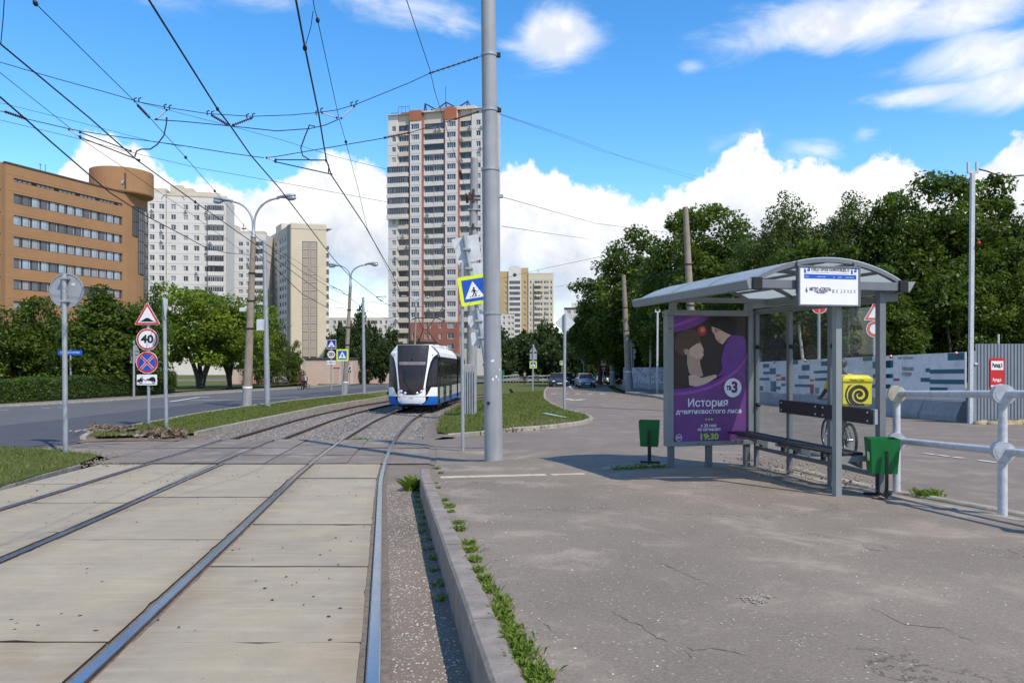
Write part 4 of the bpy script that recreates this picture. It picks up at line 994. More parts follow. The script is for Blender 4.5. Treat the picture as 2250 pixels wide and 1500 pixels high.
# --- the tall tower block
def tower():
    f = Face(853, 203, -14); t = f.empty('tower_block', 'tall white and beige residential tower with red vertical stripes and a spiky roof', 'tower block')
    U = f.u; rr = random.Random(5)
    W = U(1097); v_top = f.v(252, 861)
    pitch = 23.05 * 203 / F * .995
    # storey i: window sill heights from the wide loggia column, corrected for its own distance
    vD = lambda i: f.v(277 + 23.05 * i, 954)
    nfl = 19; hw = 1.5
    red_top = vD(18) - 1.9
    xs = dict(A=(861, 869.6), B=(875.5, 897), C=(904.5, 922.5), D=(932, 974.5), E=(983, 1002.5), F=(1011, 1034.5), G=(1046, 1056), H=(1062, 1090))
    ops = []; wins = []
    for k, (a, b) in xs.items():
        for i in range(nfl + 3):
            if k in 'DC' and i > nfl: continue
            c = vD(i) + (.0 if k in 'DF' else .05); u0, u1 = U(a), U(b); hh = {'A': 1.35, 'G': 1.4, 'C': 1.45, 'E': 1.45}.get(k, 1.55)
            if k == 'D' and i == nfl: u0 += 3.2
            ops.append((u0, u1, c - hh / 2, c + hh / 2)); wins.append((k, i, u0, c - hh / 2, u1 - u0, hh))
    # which wall colour and depth each strip has
    strips = [(853, 874, 0, 0.0), (874, 898.5, 1, 0.25), (898.5, 902.5, 2, -.15), (902.5, 926.5, 0, -.55), (926.5, 931, 2, -.15), (931, 975.5, 1, .25), (975.5, 979.5, 2, -.15), (979.5, 1006, 0, -.55), (1006, 1010, 2, -.15),
              (1010, 1036.5, 1, .25), (1036.5, 1061, 0, 0.0), (1061, 1097, 1, 0.1)]
    mb = MB(); dep = {}
    for a, b, mi, y in strips:
        so = [o for o in ops if U(a) - .01 <= o[0] and o[1] <= U(b) + .01]
        for o in so: dep[(round(o[0], 3), round(o[2], 3))] = y
        lo = 0 if mi != 0 or a < 900 or a > 1010 else red_top - 1.2
        wall(mb, U(a), U(b), lo if lo == 0 else lo, v_top if mi != 2 else v_top - .6, so, y, .3, mi)
        for q, s in ((U(a), 1), (U(b), -1)):   # cheeks of the bays
            mb.add([(q, y, 0 if not lo else lo), (q, 1.0, 0 if not lo else lo), (q, 1.0, v_top), (q, y, v_top)], [(0, 1, 2, 3)], mi)
    vs_ = [(.02, 1, 0), (W - .02, 1, 0), (W - 7, 22, 0), (.5, 22, 0)]; mb.add(vs_ + [(a, b, v_top - .3) for a, b, c in vs_], [(0, 1, 5, 4), (1, 2, 6, 5), (2, 3, 7, 6), (3, 0, 4, 7), (4, 5, 6, 7)], 0)
    mb.add([(0, -.6, v_top - .31), (W, -.6, v_top - .31), (W, 1, v_top - .31), (0, 1, v_top - .31)], [(0, 1, 2, 3)], 0)
    mb.build('wall', [M['panelw'], M['panelb'], M['redstripe']], t)
    # dark loggia glazing and ordinary windows
    for k, i, u0, v0, w, h in wins:
        y = dep[(round(u0, 3), round(v0, 3))]; n = {'A': 2, 'B': 4, 'C': 4, 'D': 8, 'E': 4, 'F': 5, 'G': 2, 'H': 5}[k]
        var = rr.randint(0, 3) if k in 'ACEG' else rr.randint(6, 9)
        fm = 'fw' if k in 'ACEG' or rr.random() < .3 else rr.choice(('fg', 'fd', 'fg'))
        put('window', win_mesh(round(w, 2), h, n, fm, var, .1 if k in 'ACEG' else .09), t, (u0, y, v0))
    # balcony parapets, and the wide white balconies of the middle storeys on the left
    def par(u0, u1, v, m, y0=-.16, y1=.24, hh=1.05):
        key = ('par', round(u1 - u0, 2), m, round(y0, 2), round(hh, 2))
        if key not in _BX: _BX[key] = MB().bbox(0, u1 - u0, y0, y1, 0, hh, .03).mesh('parapet', M[m])
        put('parapet', _BX[key], t, (u0, 0, v))
    for i in range(nfl + 1):
        b = vD(i) - .82 - 1.12
        if i < nfl:
            par(U(931.4), U(975), b, 'panelb' if i in (0, 13, 14, 15, 16, 17, 18) else 'panelw')
        par(U(1010.4), U(1036), b, 'panelb' if i in (0, 1, 2, 10, 11, 12) or i > 14 else 'panelw')
        par(U(874.5), U(898), b, 'panelw' if 4 <= i <= 8 else 'panelb')
        if 4 <= i <= 8: par(U(852), U(898.2), b, 'panelw', -.95, -.2)
    for k in range(5):
        v0 = vD(4 + k) - .8
        put('window', win_mesh(round(U(897.5) - U(853), 2), 1.5, 9, 'fg', 6 + k % 3, .1, False, 0), t, (U(853), -.8, v0))
    slab = MB().box(U(852.2), U(898), -.95, 0, vD(8) - 2.15, vD(8) - 2.0).box(U(852.2), U(898), -.95, 0, vD(4) + .78, vD(4) + .95)
    slab.build('balcony_slab', M['panelw'], t)
    # floor seams on the white strips
    sm = MB()
    for i in range(nfl + 2):
        for a, b, y in ((853, 874, 0), (902.5, 926.5, -.55), (979.5, 1006, -.55), (1036.5, 1061, 0)): sm.box(U(a) + .05, U(b) - .05, y - .012, y + .02, vD(i) - 1.62, vD(i) - 1.54)
    for a in (953.5,): sm.box(U(a) - .04, U(a) + .04, -.175, .1, vD(18) - 2, vD(2) - 1)
    o = sm.build('panel_joint', M['seam'], t)
    # red brick base
    rb = MB(); ro = [o for o in ops if False]
    lows = []
    for i in range(nfl, nfl + 3):
        for a, b in ((935, 942), (946, 950), (966, 973), (985, 1000), (908, 918)):
            if i == nfl and a < 930: continue
            c = vD(i); lows.append((U(a), U(b), c - .75, c + .75))
    wall(rb, U(904), U(1008), 0, red_top, [o for o in lows if o[3] < red_top], -.75, .25)
    rb.box(U(904), U(1008), -.74, -.56, red_top - .2, red_top); rb.add([(U(904), -.75, 0), (U(904), 0, 0), (U(904), 0, red_top), (U(904), -.75, red_top)], [(0, 1, 2, 3)]); rb.add([(U(1008), -.75, 0), (U(1008), 0, 0), (U(1008), 0, red_top), (U(1008), -.75, red_top)], [(0, 1, 2, 3)])
    rb.build('brick_base', M['brickred'], t)
    for o in lows:
        if o[3] < red_top: put('window', win_mesh(round(o[1] - o[0], 2), 1.5, 2, 'fw', rr.randint(0, 3), .1), t, (o[0], -.75, o[2]))
    # roof
    rf = MB(); vb = f.v(268, 900); vt = f.v(245, 915)
    for a, b, p, q in ((900.5, 927, 268, 245), (978, 1005, 265, 240)): rf.bbox(U(a), U(b), -.7, 6, f.v(p, a), f.v(q, a), .05, 0)
    rf.bbox(U(871), U(897), 3, 12, v_top - .3, f.v(239, 880), .05, 1); rf.bbox(U(975), U(990), 2.5, 8, v_top - .3, f.v(227, 980), .05, 1)
    rf.build('roof_block', [M['orange'], M['brickred']], t)
    pe = MB(); pe.bbox(U(916), U(1040), 4, 16, v_top - .3, f.v(233, 930), .05, 0); pe.bbox(U(988), U(1037), 3, 12, v_top - .3, f.v(226, 1000), .05, 0); pe.build('penthouse', M['panelb'], t)
    MB().bbox(U(947), U(974), 2.8, 10, v_top, f.v(229, 960), .05).build('lift_house', M['fg'], t)
    tr = MB(); tw = .2
    P = lambda a, b: (U(a), 4.5, f.v(b, a))
    for pts in ([P(919, 233), P(920.5, 216), P(945, 229)], [P(947, 229), P(968, 213), P(993, 226)], [P(993, 226), P(1017, 210), P(1024, 226)], [P(1024, 224), P(1031, 221), P(1032.5, 233)], [P(968, 213), P(968, 229)], [P(1015.5, 212), P(1015, 226)], [P(921.5, 218), P(924, 233)]):
        tr.tube(pts, tw, 5)
        tr.tube([(p[0], p[1] + 5, p[2]) for p in pts], tw, 5)
    tr.build('roof_truss', M['fd'], t)
    rl = MB()
    for a, b, y0 in ((856, 871, 247), (872, 896, 233), (1040, 1058, 238)):
        v = f.v(y0, a); rl.tube([(U(a), 1, v), (U(b), 1, v)], .06, 5)
        for k in range(4): u = U(a) + (U(b) - U(a)) * k / 3; rl.tube([(u, 1, v), (u, 1, v - 2.0)], .05, 5)
    rl.tube([P(967, 214), P(967, 178)], .07, 5); rl.build('roof_railing', M['fd'], t)
    for i, (a, dy) in enumerate([(955, 0), (964, 0), (1012, 1), (1012, 3), (973, 9), (973, 11), (1030, 0), (883, 10), (866, 12), (973, 13), (892, 11), (866, 15), (868, 18), (973, 15), (974, 18), (870, 21), (937, 8), (937, 10), (937, 14), (1012, 12), (1055, 0), (940, 17), (971, 17), (1053, 2)]):
        ac_unit(t, U(a), vD(dy) - 1.55 + rr.uniform(-.1, .2), -.16 if 875 < a < 1036 else 0)
tower()

def block(name, label, f, x0, x1, ytop, cols, rows, depth, wm='panelw', balcony=(), top_xy=None, seams=True, extra=None):
    """panel block: window columns [(px centre, half width px, n)], rows [pixel y]"""
    t = f.empty(name, label, 'apartment block'); rr = random.Random(int(x0)); U = f.u
    u0, u1 = U(x0), U(x1); xm = top_xy or x0; H = f.v(ytop, xm); ops = []; wins = []
    zrow = [f.v(y, xm) for y in rows]
    hh = (zrow[0] - zrow[1]) * .52
    for c, hwd, n in cols:
        for z in zrow:
            if z - hh / 2 < .3: continue
            a, b = U(c - hwd), U(c + hwd); ops.append((a, b, z - hh / 2, z + hh / 2)); wins.append((a, z - hh / 2, b - a, n))
    mb = MB(); wall(mb, u0, u1, 0, H, ops, 0, .25)
    mb.add([(u0, 0, 0), (u0, depth, 0), (u0, depth, H), (u0, 0, H), (u1, 0, 0), (u1, depth, 0), (u1, depth, H), (u1, 0, H)], [(0, 3, 2, 1), (4, 5, 6, 7), (1, 2, 6, 5), (2, 3, 7, 6)])
    mb.build('wall', M[wm], t)
    for a, z, w, n in wins: put('window', win_mesh(round(w, 2), round(hh, 2), n, 'fw', rr.randint(0, 4), .11), t, (a, 0, z))
    for c0, c1, n in balcony:
        for z in zrow:
            if z < 1: continue
            key = ('bal', round(U(c1) - U(c0), 2), wm)
            if key not in _BX: _BX[key] = MB().bbox(0, U(c1) - U(c0), -1.0, .02, 0, 1.15, .04).mesh('balcony', M[wm])
            put('balcony', _BX[key], t, (U(c0), 0, z - hh / 2 - 1.2))
            put('window', win_mesh(round(U(c1) - U(c0), 2), round(hh * 1.02, 2), n, rr.choice(('fg', 'fw', 'fd')), 6 + rr.randint(0, 3), .1, False, 0), t, (U(c0), -.9, z - hh / 2 - .04))
            if rr.random() < .25: ac_unit(t, U(c0) + .3, z - hh / 2 - .9, -1.0)
    if seams:
        sm = MB()
        for z in zrow: sm.box(u0 + .02, u1 - .02, -.015, .02, z + hh * .5 + .5, z + hh * .5 + .56)
        sm.build('panel_joint', M['seam'], t)
    for k in range(len(wins) // 9):
        a, z, w, n = rr.choice(wins); ac_unit(t, a + w * .2, z - .75)
    return t, H

# --- white panel block behind the office building
fW = Face(318, 203, 11)
rowsW = [453 + 22.6 * i for i in range(15)]
tW, HW = block('panel_block', 'white panel apartment block right behind the orange office building', fW, 310, 496, 424, [(334, 5.6, 2), (355, 6, 2), (381, 5.6, 2), (408, 5.4, 2), (432, 6, 2), (453, 4.5, 2)], rowsW, 14, 'panelw', [(458, 493, 7)], 334)
mb = MB(); U = fW.u
for a, b, y in ((310, 365, 412), (374, 401, 406), (401, 424, 413), (424, 466, 421), (466, 482, 424)): mb.bbox(U(a), U(b), .02, 6, HW - .5, fW.v(y, a), .05)
mb.bbox(U(366), U(480), -.12, .3, HW - .6, HW + .05, .03); mb.build('roof_parapet', M['panelb'], tW)
MB().box(U(364.6), U(366), -.05, .03, 0, fW.v(420, 365)).build('panel_joint', M['seam'], tW)
aw = MB(); aw.tube([(U(380 + 25 * math.cos(math.pi * k / 12)), -.03, HW - 1.6 + 1.7 * math.sin(math.pi * k / 12)) for k in range(13)], .09, 5); aw.build('arch_moulding', M['seam'], tW)
# --- the recessed middle block
fM = Face(492, 262, 3)
rowsM = [536 + 17.4 * i for i in range(18)]
tM, HM = block('panel_block', 'recessed white panel block between the tall beige block and the white block', fM, 490, 584, 514, [(503, 1.9, 1), (509.5, 1.7, 1), (529, 5, 2), (544, 3.2, 2)], rowsM, 14, 'panelw', [(561, 581, 5)], 529)
MB().bbox(fM.u(497), fM.u(519), .02, 5, HM - .3, fM.v(494, 500), .05).bbox(fM.u(519), fM.u(580), .02, 4, HM - .3, fM.v(507, 540), .05).build('roof_parapet', M['panelb'], tM)
mb = MB(); mb.tube([(fM.u(529), 3, HM), (fM.u(529), 3, fM.v(488, 529))], .12, 5); mb.tube([(fM.u(525), 3, fM.v(499, 529)), (fM.u(535), 3, fM.v(500, 529))], .25, 5); mb.build('aerial', M['fd'], tM)
# --- beige end block: windowed left side and blank front with grey-brown screens
fB = Face(640, 250, 17)
tB = fB.empty('end_block', 'tall beige end block with two columns of grey-brown screens', 'apartment block'); U = fB.u
HB = fB.v(492, 650); u0, u1 = U(640), U(717)
mb = MB(); rec = (U(664), U(697), .5, fB.v(530, 664)); wall(mb, u0, u1, 0, HB, [rec], 0, .45)
mb.add([(u1, 0, 0), (u1, 22, 0), (u1, 22, HB), (u1, 0, HB), (u0, 22, 0), (u0, 22, HB), (u0, 0, HB)], [(0, 1, 2, 3), (6, 3, 2, 5)]); mb.build('wall', M['cream'], tB)
MB().bbox(u0 - .05, u1 + .05, -.12, .2, HB - 1.6, HB + .02, .05).bbox(u0, u1, .3, .6, HB, HB + .4, .04).build('parapet', M['panelb'], tB)
MB().box(rec[0], rec[1], .44, .6, rec[2], rec[3]).build('recess_wall', M['taupe'], tB)
sc_me = None; um = (rec[0] + rec[1]) / 2; pit = 18.15 * 250 / F
for k in range(14):
    z = rec[3] - (k + 1) * pit
    if z < .5: break
    for a, b in ((rec[0] + .15, um - .35), (um + .35, rec[1] - .15)):
        w = round(b - a, 2); key = ('scr', w)
        if key not in _BX: _BX[key] = MB().bbox(0, w, .12, .43, .45, pit - .12, .04, 0).box(0, w, .02, .42, .1, .38, 1).mesh('screen', [M['taupe'], M['cream']])
        put('screen', _BX[key], tB, (a, 0, z))
ps = MB().bbox(um - .3, um + .3, .1, .44, rec[2], rec[3], .03); ps.build('pilaster', M['taupe'], tB)
bm_ = MB()
for k in range(16):
    z = fB.v(548 + 18.15 * k, 720)
    if z > 1.5:
        key = 'sbal'
        if key not in _BX: _BX[key] = MB().bbox(0, 1.0, 0, 4.5, -1.2, 0, .05, 0).box(.2, .95, .1, 4.4, 0, 1.3, 1).mesh('side_balcony', [M['panelw'], M['pm']])
        put('side_balcony', _BX[key], tB, (u1 + .01, 1.2, z))
mb = MB(); mb.bbox(u0 + 3.2, u0 + 7, 5, 10, HB - .3, HB + 1.2, .05); mb.build('roof_block', M['panelb'], tB)
# left side of the same block, turned away
P_ = fB; corner_x, corner_y = fB.X + math.cos(fB.a) * u0, fB.Y + math.sin(fB.a) * u0
fL = Face(580, 286, -49); fL.z = fB.z
LL = math.hypot(corner_x - fL.X, corner_y - fL.Y); fL.a = math.atan2(corner_y - fL.Y, corner_x - fL.X)
tL = fL.empty('panel_block', 'white side wing of the tall beige block, in half shade', 'apartment block'); U = fL.u
ops = []; wn = []
for c, w, n in ((583.5, 1.6, 1), (589, 1.5, 1), (595, 1.6, 1), (606, 2.0, 2), (616, 2.0, 1), (621.5, 2.0, 2), (627, 1.6, 1)):
    for k in range(17):
        z = fB.v(519 + 18.15 * k, 640); a, b = U(c - w), U(c + w)
        if z > 1.5: ops.append((a, b, z - .75, z + .75)); wn.append((a, z - .75, b - a, n))
mb = MB(); wall(mb, 0, U(632), 0, HB - .6, ops, 0, .25); mb.add([(0, 0, 0), (0, 14, 0), (0, 14, HB), (0, 0, HB)], [(0, 1, 2, 3)])
mb.add([(0, 0, HB - .6), (LL, 0, HB - .6), (LL, 14, HB - .6), (0, 14, HB - .6)], [(0, 1, 2, 3)]); mb.build('wall', M['panelw'], tL)
MB().bbox(U(632), LL - .05, -.25, 3, 0, HB + .1, .05).build('shadowed_recess', M['taupe'], tL)  # shadow of the recessed face put into the grey-brown colour
MB().bbox(0, U(631), -.08, .4, HB - 3.2, HB - .1, .05).bbox(U(600), U(612), 1, 6, HB - .3, HB + 3.0, .1).build('roof_parapet', M['panelb'], tL)
rr = random.Random(8)
for a, z, w, n in wn: put('window', win_mesh(round(w, 1), 1.5, n, 'fw', rr.randint(0, 4), .12), tL, (a, 0, z))
# --- low block in the far middle
fF = Face(722, 300, 0)
block('panel_block', 'long low panel block far away left of the tower', fF, 722, 870, 697, [(735, 3, 2), (745, 3, 2), (757, 3, 2), (770, 3, 2), (790, 3, 2), (810, 4, 2), (836, 3, 2), (848, 3, 2), (860, 3, 2)], [708 + 16 * i for i in range(6)], 10, 'panelw', [(816, 830, 4)], 735)
# --- cream and ochre block right of the pole
fY = Face(1100, 385, 0)
tY, HY_ = block('apartment_block', 'far cream apartment block with a round topped white bay right of the thick pole', fY, 1161, 1216, 601, [(1166, 1.8, 1), (1178, 4, 3), (1190, 2, 1), (1200, 5.5, 4), (1211, 2, 1)], [620 + 11.9 * i for i in range(13)], 16, 'cream', [(1174, 1188, 4)], 1180)
U = fY.u; rows = [fY.v(620 + 11.9 * i, 1120) for i in range(13)]
mb = MB(); wall(mb, U(1098), U(1117), 0, fY.v(596, 1100), [(U(1109), U(1113), z - .7, z + .7) for z in rows], .6, .2, 0); wall(mb, U(1145), U(1161), 0, fY.v(588, 1150), [(U(1150), U(1155), z - .7, z + .7) for z in rows], .6, .2, 0)
mb.add([(U(1098), .6, fY.v(596, 1100)), (U(1117), .6, fY.v(596, 1100)), (U(1117), 16, fY.v(596, 1100)), (U(1098), 16, fY.v(596, 1100))], [(0, 1, 2, 3)]); mb.add([(U(1145), .6, fY.v(588, 1150)), (U(1161), .6, fY.v(588, 1150)), (U(1161), 16, fY.v(588, 1150)), (U(1145), 16, fY.v(588, 1150))], [(0, 1, 2, 3)])
mb.build('ochre_wall', M['ochre'], tY)
mb = MB(); n = 12; zt = fY.v(592, 1130); um, hw_ = U(1131), (U(1145) - U(1117)) / 2
arch = [(um - hw_, 0), (um + hw_, 0), (um + hw_, zt)] + [(um + hw_ * math.cos(math.pi * k / n), zt + 2.0 * math.sin(math.pi * k / n)) for k in range(1, n)] + [(um - hw_, zt)]
mb.prism(arch, -.1, 5, 0); mb.build('white_bay', M['panelw'], tY)
MB().disc(um, fY.v(604, 1131), .95, -.16, -.05, 16).build('round_window', M['pd'], tY)
for i, z in enumerate(rows[:]):
    for a, b, n, y in ((1119.5, 1143, 7, -.25),): put('window', win_mesh(round(U(b) - U(a), 2), 1.5, n, 'fg', 6 + i % 4, .12, False, 0), tY, (U(a), y, z - .75))
    for a, b in ((1109, 1113), (1150, 1155)): put('window', win_mesh(round(U(b) - U(a), 2), 1.4, 2, 'fw', i % 4, .12), tY, (U(a), .6, z - .7))
mb = MB(); mb.add([(U(1178), 2, HY_), (U(1188), 2, HY_), (U(1188), 6, HY_), (U(1178), 6, HY_), (U(1183), 4, fY.v(588, 1183))], [(0, 1, 4), (1, 2, 4), (2, 3, 4), (3, 0, 4)]); mb.build('roof_turret', M['steel'], tY)
MB().bbox(U(1161), U(1216), -.1, .3, HY_ - .2, HY_ + .5, .05).build('parapet', M['panelw'], tY)
fy2 = Face(1098, 250, 0); block('panel_block', 'low pale block corner peeping out beside the thick pole', fy2, 1098, 1131, 690, [(1107, 2.5, 2), (1118, 3, 2), (1126, 3, 2)], [698 + 12.5 * i for i in range(7)], 8, 'panelw', [], 1107)
fy3 = Face(1240, 230, -10); t3, h3 = block('panel_block', 'pale flat roofed block half hidden by the right hand trees', fy3, 1240, 1300, 676, [(1250, 4, 2), (1264, 4, 2), (1280, 4, 2)], [686 + 15 * i for i in range(7)], 8, 'panelw', [], 1250)
MB().bbox(fy3.u(1255), fy3.u(1278), 1, 5, h3, h3 + 1.6, .05).build('roof_block', M['panelw'], t3)
MB().box(fy3.u(1240) - .1, fy3.u(1300), -.1, .2, h3 - .5, h3 + .05).build('roof_edge', M['fd'], t3)

# --- orange brown office building
def office():
    f = Face(12, 124, 72.4); t = f.empty('office_building', 'orange brown brick office building with long window bands and a round drum on its roof', 'office building'); U = f.u
    H = f.v(358, 12); L = U(276); bands = []; u0, u1 = U(30), U(269)
    for a, b in ((212, 240), (332, 408), (497, 573), (660, 738), (826, 903), (990, 1066), (1155, 1230)):
        bands.append((u0 if a < 1100 else u0, u1, f.v(330 + b / 3.49, 30), f.v(330 + a / 3.49, 30)))
    mb = MB(); wall(mb, 0, L, 0, H, bands, 0, .35)
    mb.add([(0, 0, 0), (-0.0, 26, 0), (0, 26, H), (0, 0, H), (L, 26, 0), (L, 26, H), (L, 0, H)], [(0, 3, 2, 1), (3, 6, 5, 2), (1, 2, 5, 4)]); mb.build('wall', M['office'], t)
    # left return wall facing the street, running out of the picture
    wl = MB(); wl.box(-.02, .3, -.01, 26, 0, H); wl.build('end_wall', M['office'], t)
    MB().bbox(-.1, L + .1, -.1, .4, H - .05, H + .28, .03).build('coping', M['officed'], t)
    cr = MB()
    for a, b, c, d in bands: cr.box(-.05, L - .4, -.03, .02, d + .52, d + .62)
    cr.build('string_course', mat('pale_brick_course', (.40, .24, .125), .85, var=.1), t)
    rr = random.Random(3)
    for bi, (a, b, c, d) in enumerate(bands):
        w = MB(); h = d - c; dark = 'fd'
        w.box(a, b, .26, .34, c, c + .1); w.box(a, b, .26, .34, d - .1, d); w.box(a, b, .31, .345, c + .1, d - .1)
        band = w.build('window_band', M[dark], t)
        n = 13; mod = (b - a) / n
        if bi == 0:
            for k in range(26):
                key = ('ow0', round(mod / 2 - .2, 2))
                if key not in _BX: _BX[key] = MB().box(0, mod / 2 - .2, .24, .3, .14, h - .14).mesh('pane', M['pc'])
                if k % 5 != 4: put('pane', _BX[key], band, (a + .1 + k * mod / 2, 0, c))
            continue
        for k in range(n):
            for q, ww in ((0.08, mod * .62), (mod * .72 , mod * .12)):
                mk = rr.choice(('psky', 'psky', 'psky', 'pm', 'pc')) if bi < 5 else rr.choice(('pm', 'pd', 'pc'))
                if bi == 1 and k in (0, 1): mk = 'pm'
                key = ('ow', round(ww, 2), mk, round(h, 2))
                if key not in _BX: _BX[key] = MB().box(0, ww, .27, .306, .12, h - .12).mesh('pane', M[mk])
                put('pane', _BX[key], band, (a + k * mod + q, 0, c))
    # stair tower with curved corner and stepped glazing
    z1 = f.v(425, 300); r = 4.6; cx_, cy_ = L + .3, 4.6
    def pxa(th, r_): X = cx_ + r_ * math.sin(th); y_ = cy_ - r_ * math.cos(th); wx = f.X + X * math.cos(f.a) - y_ * math.sin(f.a); wy = f.Y + X * math.sin(f.a) + y_ * math.cos(f.a); return CX + F * wx / wy
    for _ in range(60):
        if max(pxa(R(k), r) for k in range(0, 90, 3)) < 329: r += .15; cy_ = r
    def tha(p_):
        k = 0
        while k < 60 and pxa(R(k), r) < p_: k += .5
        return k
    st = MB(); arc = [(cx_ + r * math.sin(R(k)) , cy_ - r * math.cos(R(k))) for k in range(0, 121, 8)]
    rows = [[(x, y, 0) for x, y in arc], [(x, y, z1 + 1.5) for x, y in arc]]; st.grid(rows, 0, True); st.add([(L - .01, -.001, 0), (cx_, 0, 0), (cx_, 0, z1 + 1.5), (L - .01, -.001, z1 + 1.5)], [(0, 1, 2, 3)], 0)
    st.build('stair_tower', M['office'], t)
    for d0, d1, ya, yb in ((tha(291), tha(304), 456, 520), (tha(304), tha(316), 456, 601), (tha(316), tha(327.5) + 14, 456, 660)):
        g = MB(); va, vb = f.v(yb, 305), f.v(ya, 305); n = 3
        for dd, mi in ((.03, 1), (.1, 0)):
            if mi == 1:
                A = [(cx_ + (r + dd) * math.sin(R(d0 + (d1 - d0) * k / 6)), cy_ - (r + dd) * math.cos(R(d0 + (d1 - d0) * k / 6))) for k in range(7)]
                g.grid([[(x, y, va) for x, y in A], [(x, y, vb) for x, y in A]], 1, True)
        for k in (0, 2, 4, 6):
            q = R(d0 + (d1 - d0) * k / 6); g.box(cx_ + (r + .04) * math.sin(q) - .05, cx_ + (r + .04) * math.sin(q) + .05, cy_ - (r + .04) * math.cos(q) - .05, cy_ - (r + .04) * math.cos(q) + .05, va, vb, 0)
        nz = max(2, int((vb - va) / 2.1))
        for k in range(nz + 1):
            z = va + (vb - va) * k / nz; pts = [(cx_ + (r + .05) * math.sin(R(d0 + (d1 - d0) * q / 6)), cy_ - (r + .05) * math.cos(R(d0 + (d1 - d0) * q / 6)), z) for q in range(7)]; g.tube(pts, .06, 5, 0)
        g.build('stair_window', [M['fd'], M['pm']], t)
    # the drum
    zb, zt = f.v(414, 268), f.v(366, 268); yd = f.Y + U(268) * math.sin(f.a) + 5.2; dc = at(268, 400, yd); Rm = 63.5 * yd / F
    d = MB(); k = 40; loc = Matrix.Rotation(-f.a, 4, 'Z') @ (dc - Vector((f.X, f.Y, f.z))); ccx, ccy = loc.x, loc.y
    prof = [(Rm * .62, zb - 1.1), (Rm * .98, zb - .55), (Rm, zb - .3), (Rm, zt), (Rm * .96, zt), (Rm * .96, zt - .6), (.01, zt - .6)]
    d.grid([[(ccx + rr_ * math.cos(2 * math.pi * j / k), ccy + rr_ * math.sin(2 * math.pi * j / k), z) for j in range(k + 1)] for rr_, z in prof], 0, False); d.build('roof_drum', M['office'], t)
    slot = f.a; a_ = math.atan2(-f.Y - 0, -f.X) - f.a
    q = a_ + R(-1); sx, sy = ccx + Rm * math.cos(q), ccy + Rm * math.sin(q)
    sl_ = MB().box(-.16, .16, -.06, .1, zb, zb + (zt - zb) * .72).build('drum_slot', M['fd'], t, (sx, sy, 0), q + math.pi / 2)
    q2 = a_ - R(8); ac_unit(t, ccx + (Rm + .05) * math.cos(q2), zb + .9, ccy + (Rm + .05) * math.sin(q2) )
    ae = MB()
    for x, y in ((103, 358), (114, 360)): ae.tube([(U(x), 1.5, H), (U(x), 1.5, f.v(y, x))], .05, 5)
    ae.tube([(U(100), 1.5, f.v(360, 103)), (U(106), 1.5, f.v(361, 103))], .05, 5); ae.build('aerial', M['fd'], t)
    # low block in front
    mb = MB(); mb.bbox(U(66), U(128), -4.5, 0, 0, f.v(648, 80) * .985, .05); mb.build('low_wing', M['office'], t)
    return t
office()
# the street face of the office that leaves the picture on the left
fo = Face(-160, 124.3, 0); to = fo.empty('office_wing', 'street side wing of the orange brown office at the left edge of the picture', 'office building')
mb = MB(); H = fo.v(356, 12); W = fo.u(12); mb.box(0, W - .01, .0, 20, 0, H); mb.build('wall', M['office'], to)
mb = MB()
for y in (418, 467, 514, 561, 610): mb.box(0, W - .02, -.02, .02, fo.v(y, 0), fo.v(y - 3, 0))
mb.build('string_course', M['officed'], to)

# --- pink garages and the red fence
M['pink'] = mat('pink_plaster', (.58, .435, .35), .9, var=.06, scale=.5, dirt=(.5, .37, .29))
M['redfence'] = mat('rusty_red_fence_paint', (.21, .06, .045), .7, var=.25, scale=2)
def garage(x0, x1, ytop, Y, label, door=None):
    f = Face(x0, Y, -3); t = f.empty('garage', label, 'garage'); W = f.u(x1); H = f.v(ytop, x0)
    MB().bbox(0, W, 0, 6, 0, H, .03).build('wall', M['pink'], t); MB().bbox(-.12, W + .12, -.15, 6.2, H, H + .18, .03).build('roof', M['officed'], t)
    return t, f, W, H
g1, gf_, gW, gH = garage(671, 776, 789, 96, 'pink plaster garage box behind the speed bump signs')
mb = MB(); mb.box(gf_.u(733), gf_.u(747), -.06, .02, gH - 1.15, gH - 1.0); mb.build('door_canopy', M['brickred'], g1)
MB().box(gf_.u(734), gf_.u(746), -.02, .02, .25, gH - 1.2).build('door', mat('pink_steel_door', (.5, .37, .31), .7), g1)
mb = MB(); mb.box(gf_.u(766), gf_.u(771), -.03, .0, gH - 1.7, gH - .9); mb.build('notice_board', M['fd'], g1)
g2, gf2, gw2, gh2 = garage(812, 853, 798, 100, 'small pink garage just left of the tram')
text('8-(495)', .55, M['fd'], g2, (gw2 * .35, -.02, gh2 * .62), fit=1.6)
garage(498, 524, 808, 94, 'pink garage wall glimpsed between the tree stems')
def rfence(xa, xb, yt, Y, label):
    f = Face(xa, Y, 0); t = f.empty('metal_fence', label, 'fence'); W = f.u(xb); H = f.v(yt, xa); n = int(W / .2)
    b = MB().box(0, .08, -.02, .02, .1, H).mesh('picket', M['redfence'])
    for k in range(n): put('picket', b, t, (k * .2, 0, 0))
    mb = MB()
    for z in (.35, H - .25): mb.box(0, W, .021, .06, z, z + .07)
    mb.build('rail', M['redfence'], t)
    pm_ = MB().bbox(-.06, .06, -.06, .06, 0, H + .12, .01).mesh('post', M['redfence'])
    for k in range(int(W / 2.6) + 1): put('post', pm_, t, (k * 2.6, .09, 0))
rfence(520, 672, 812, 95, 'rusty red picket fence left of the pink garage')
rfence(776, 815, 812, 99, 'rusty red picket fence between the two pink garages')
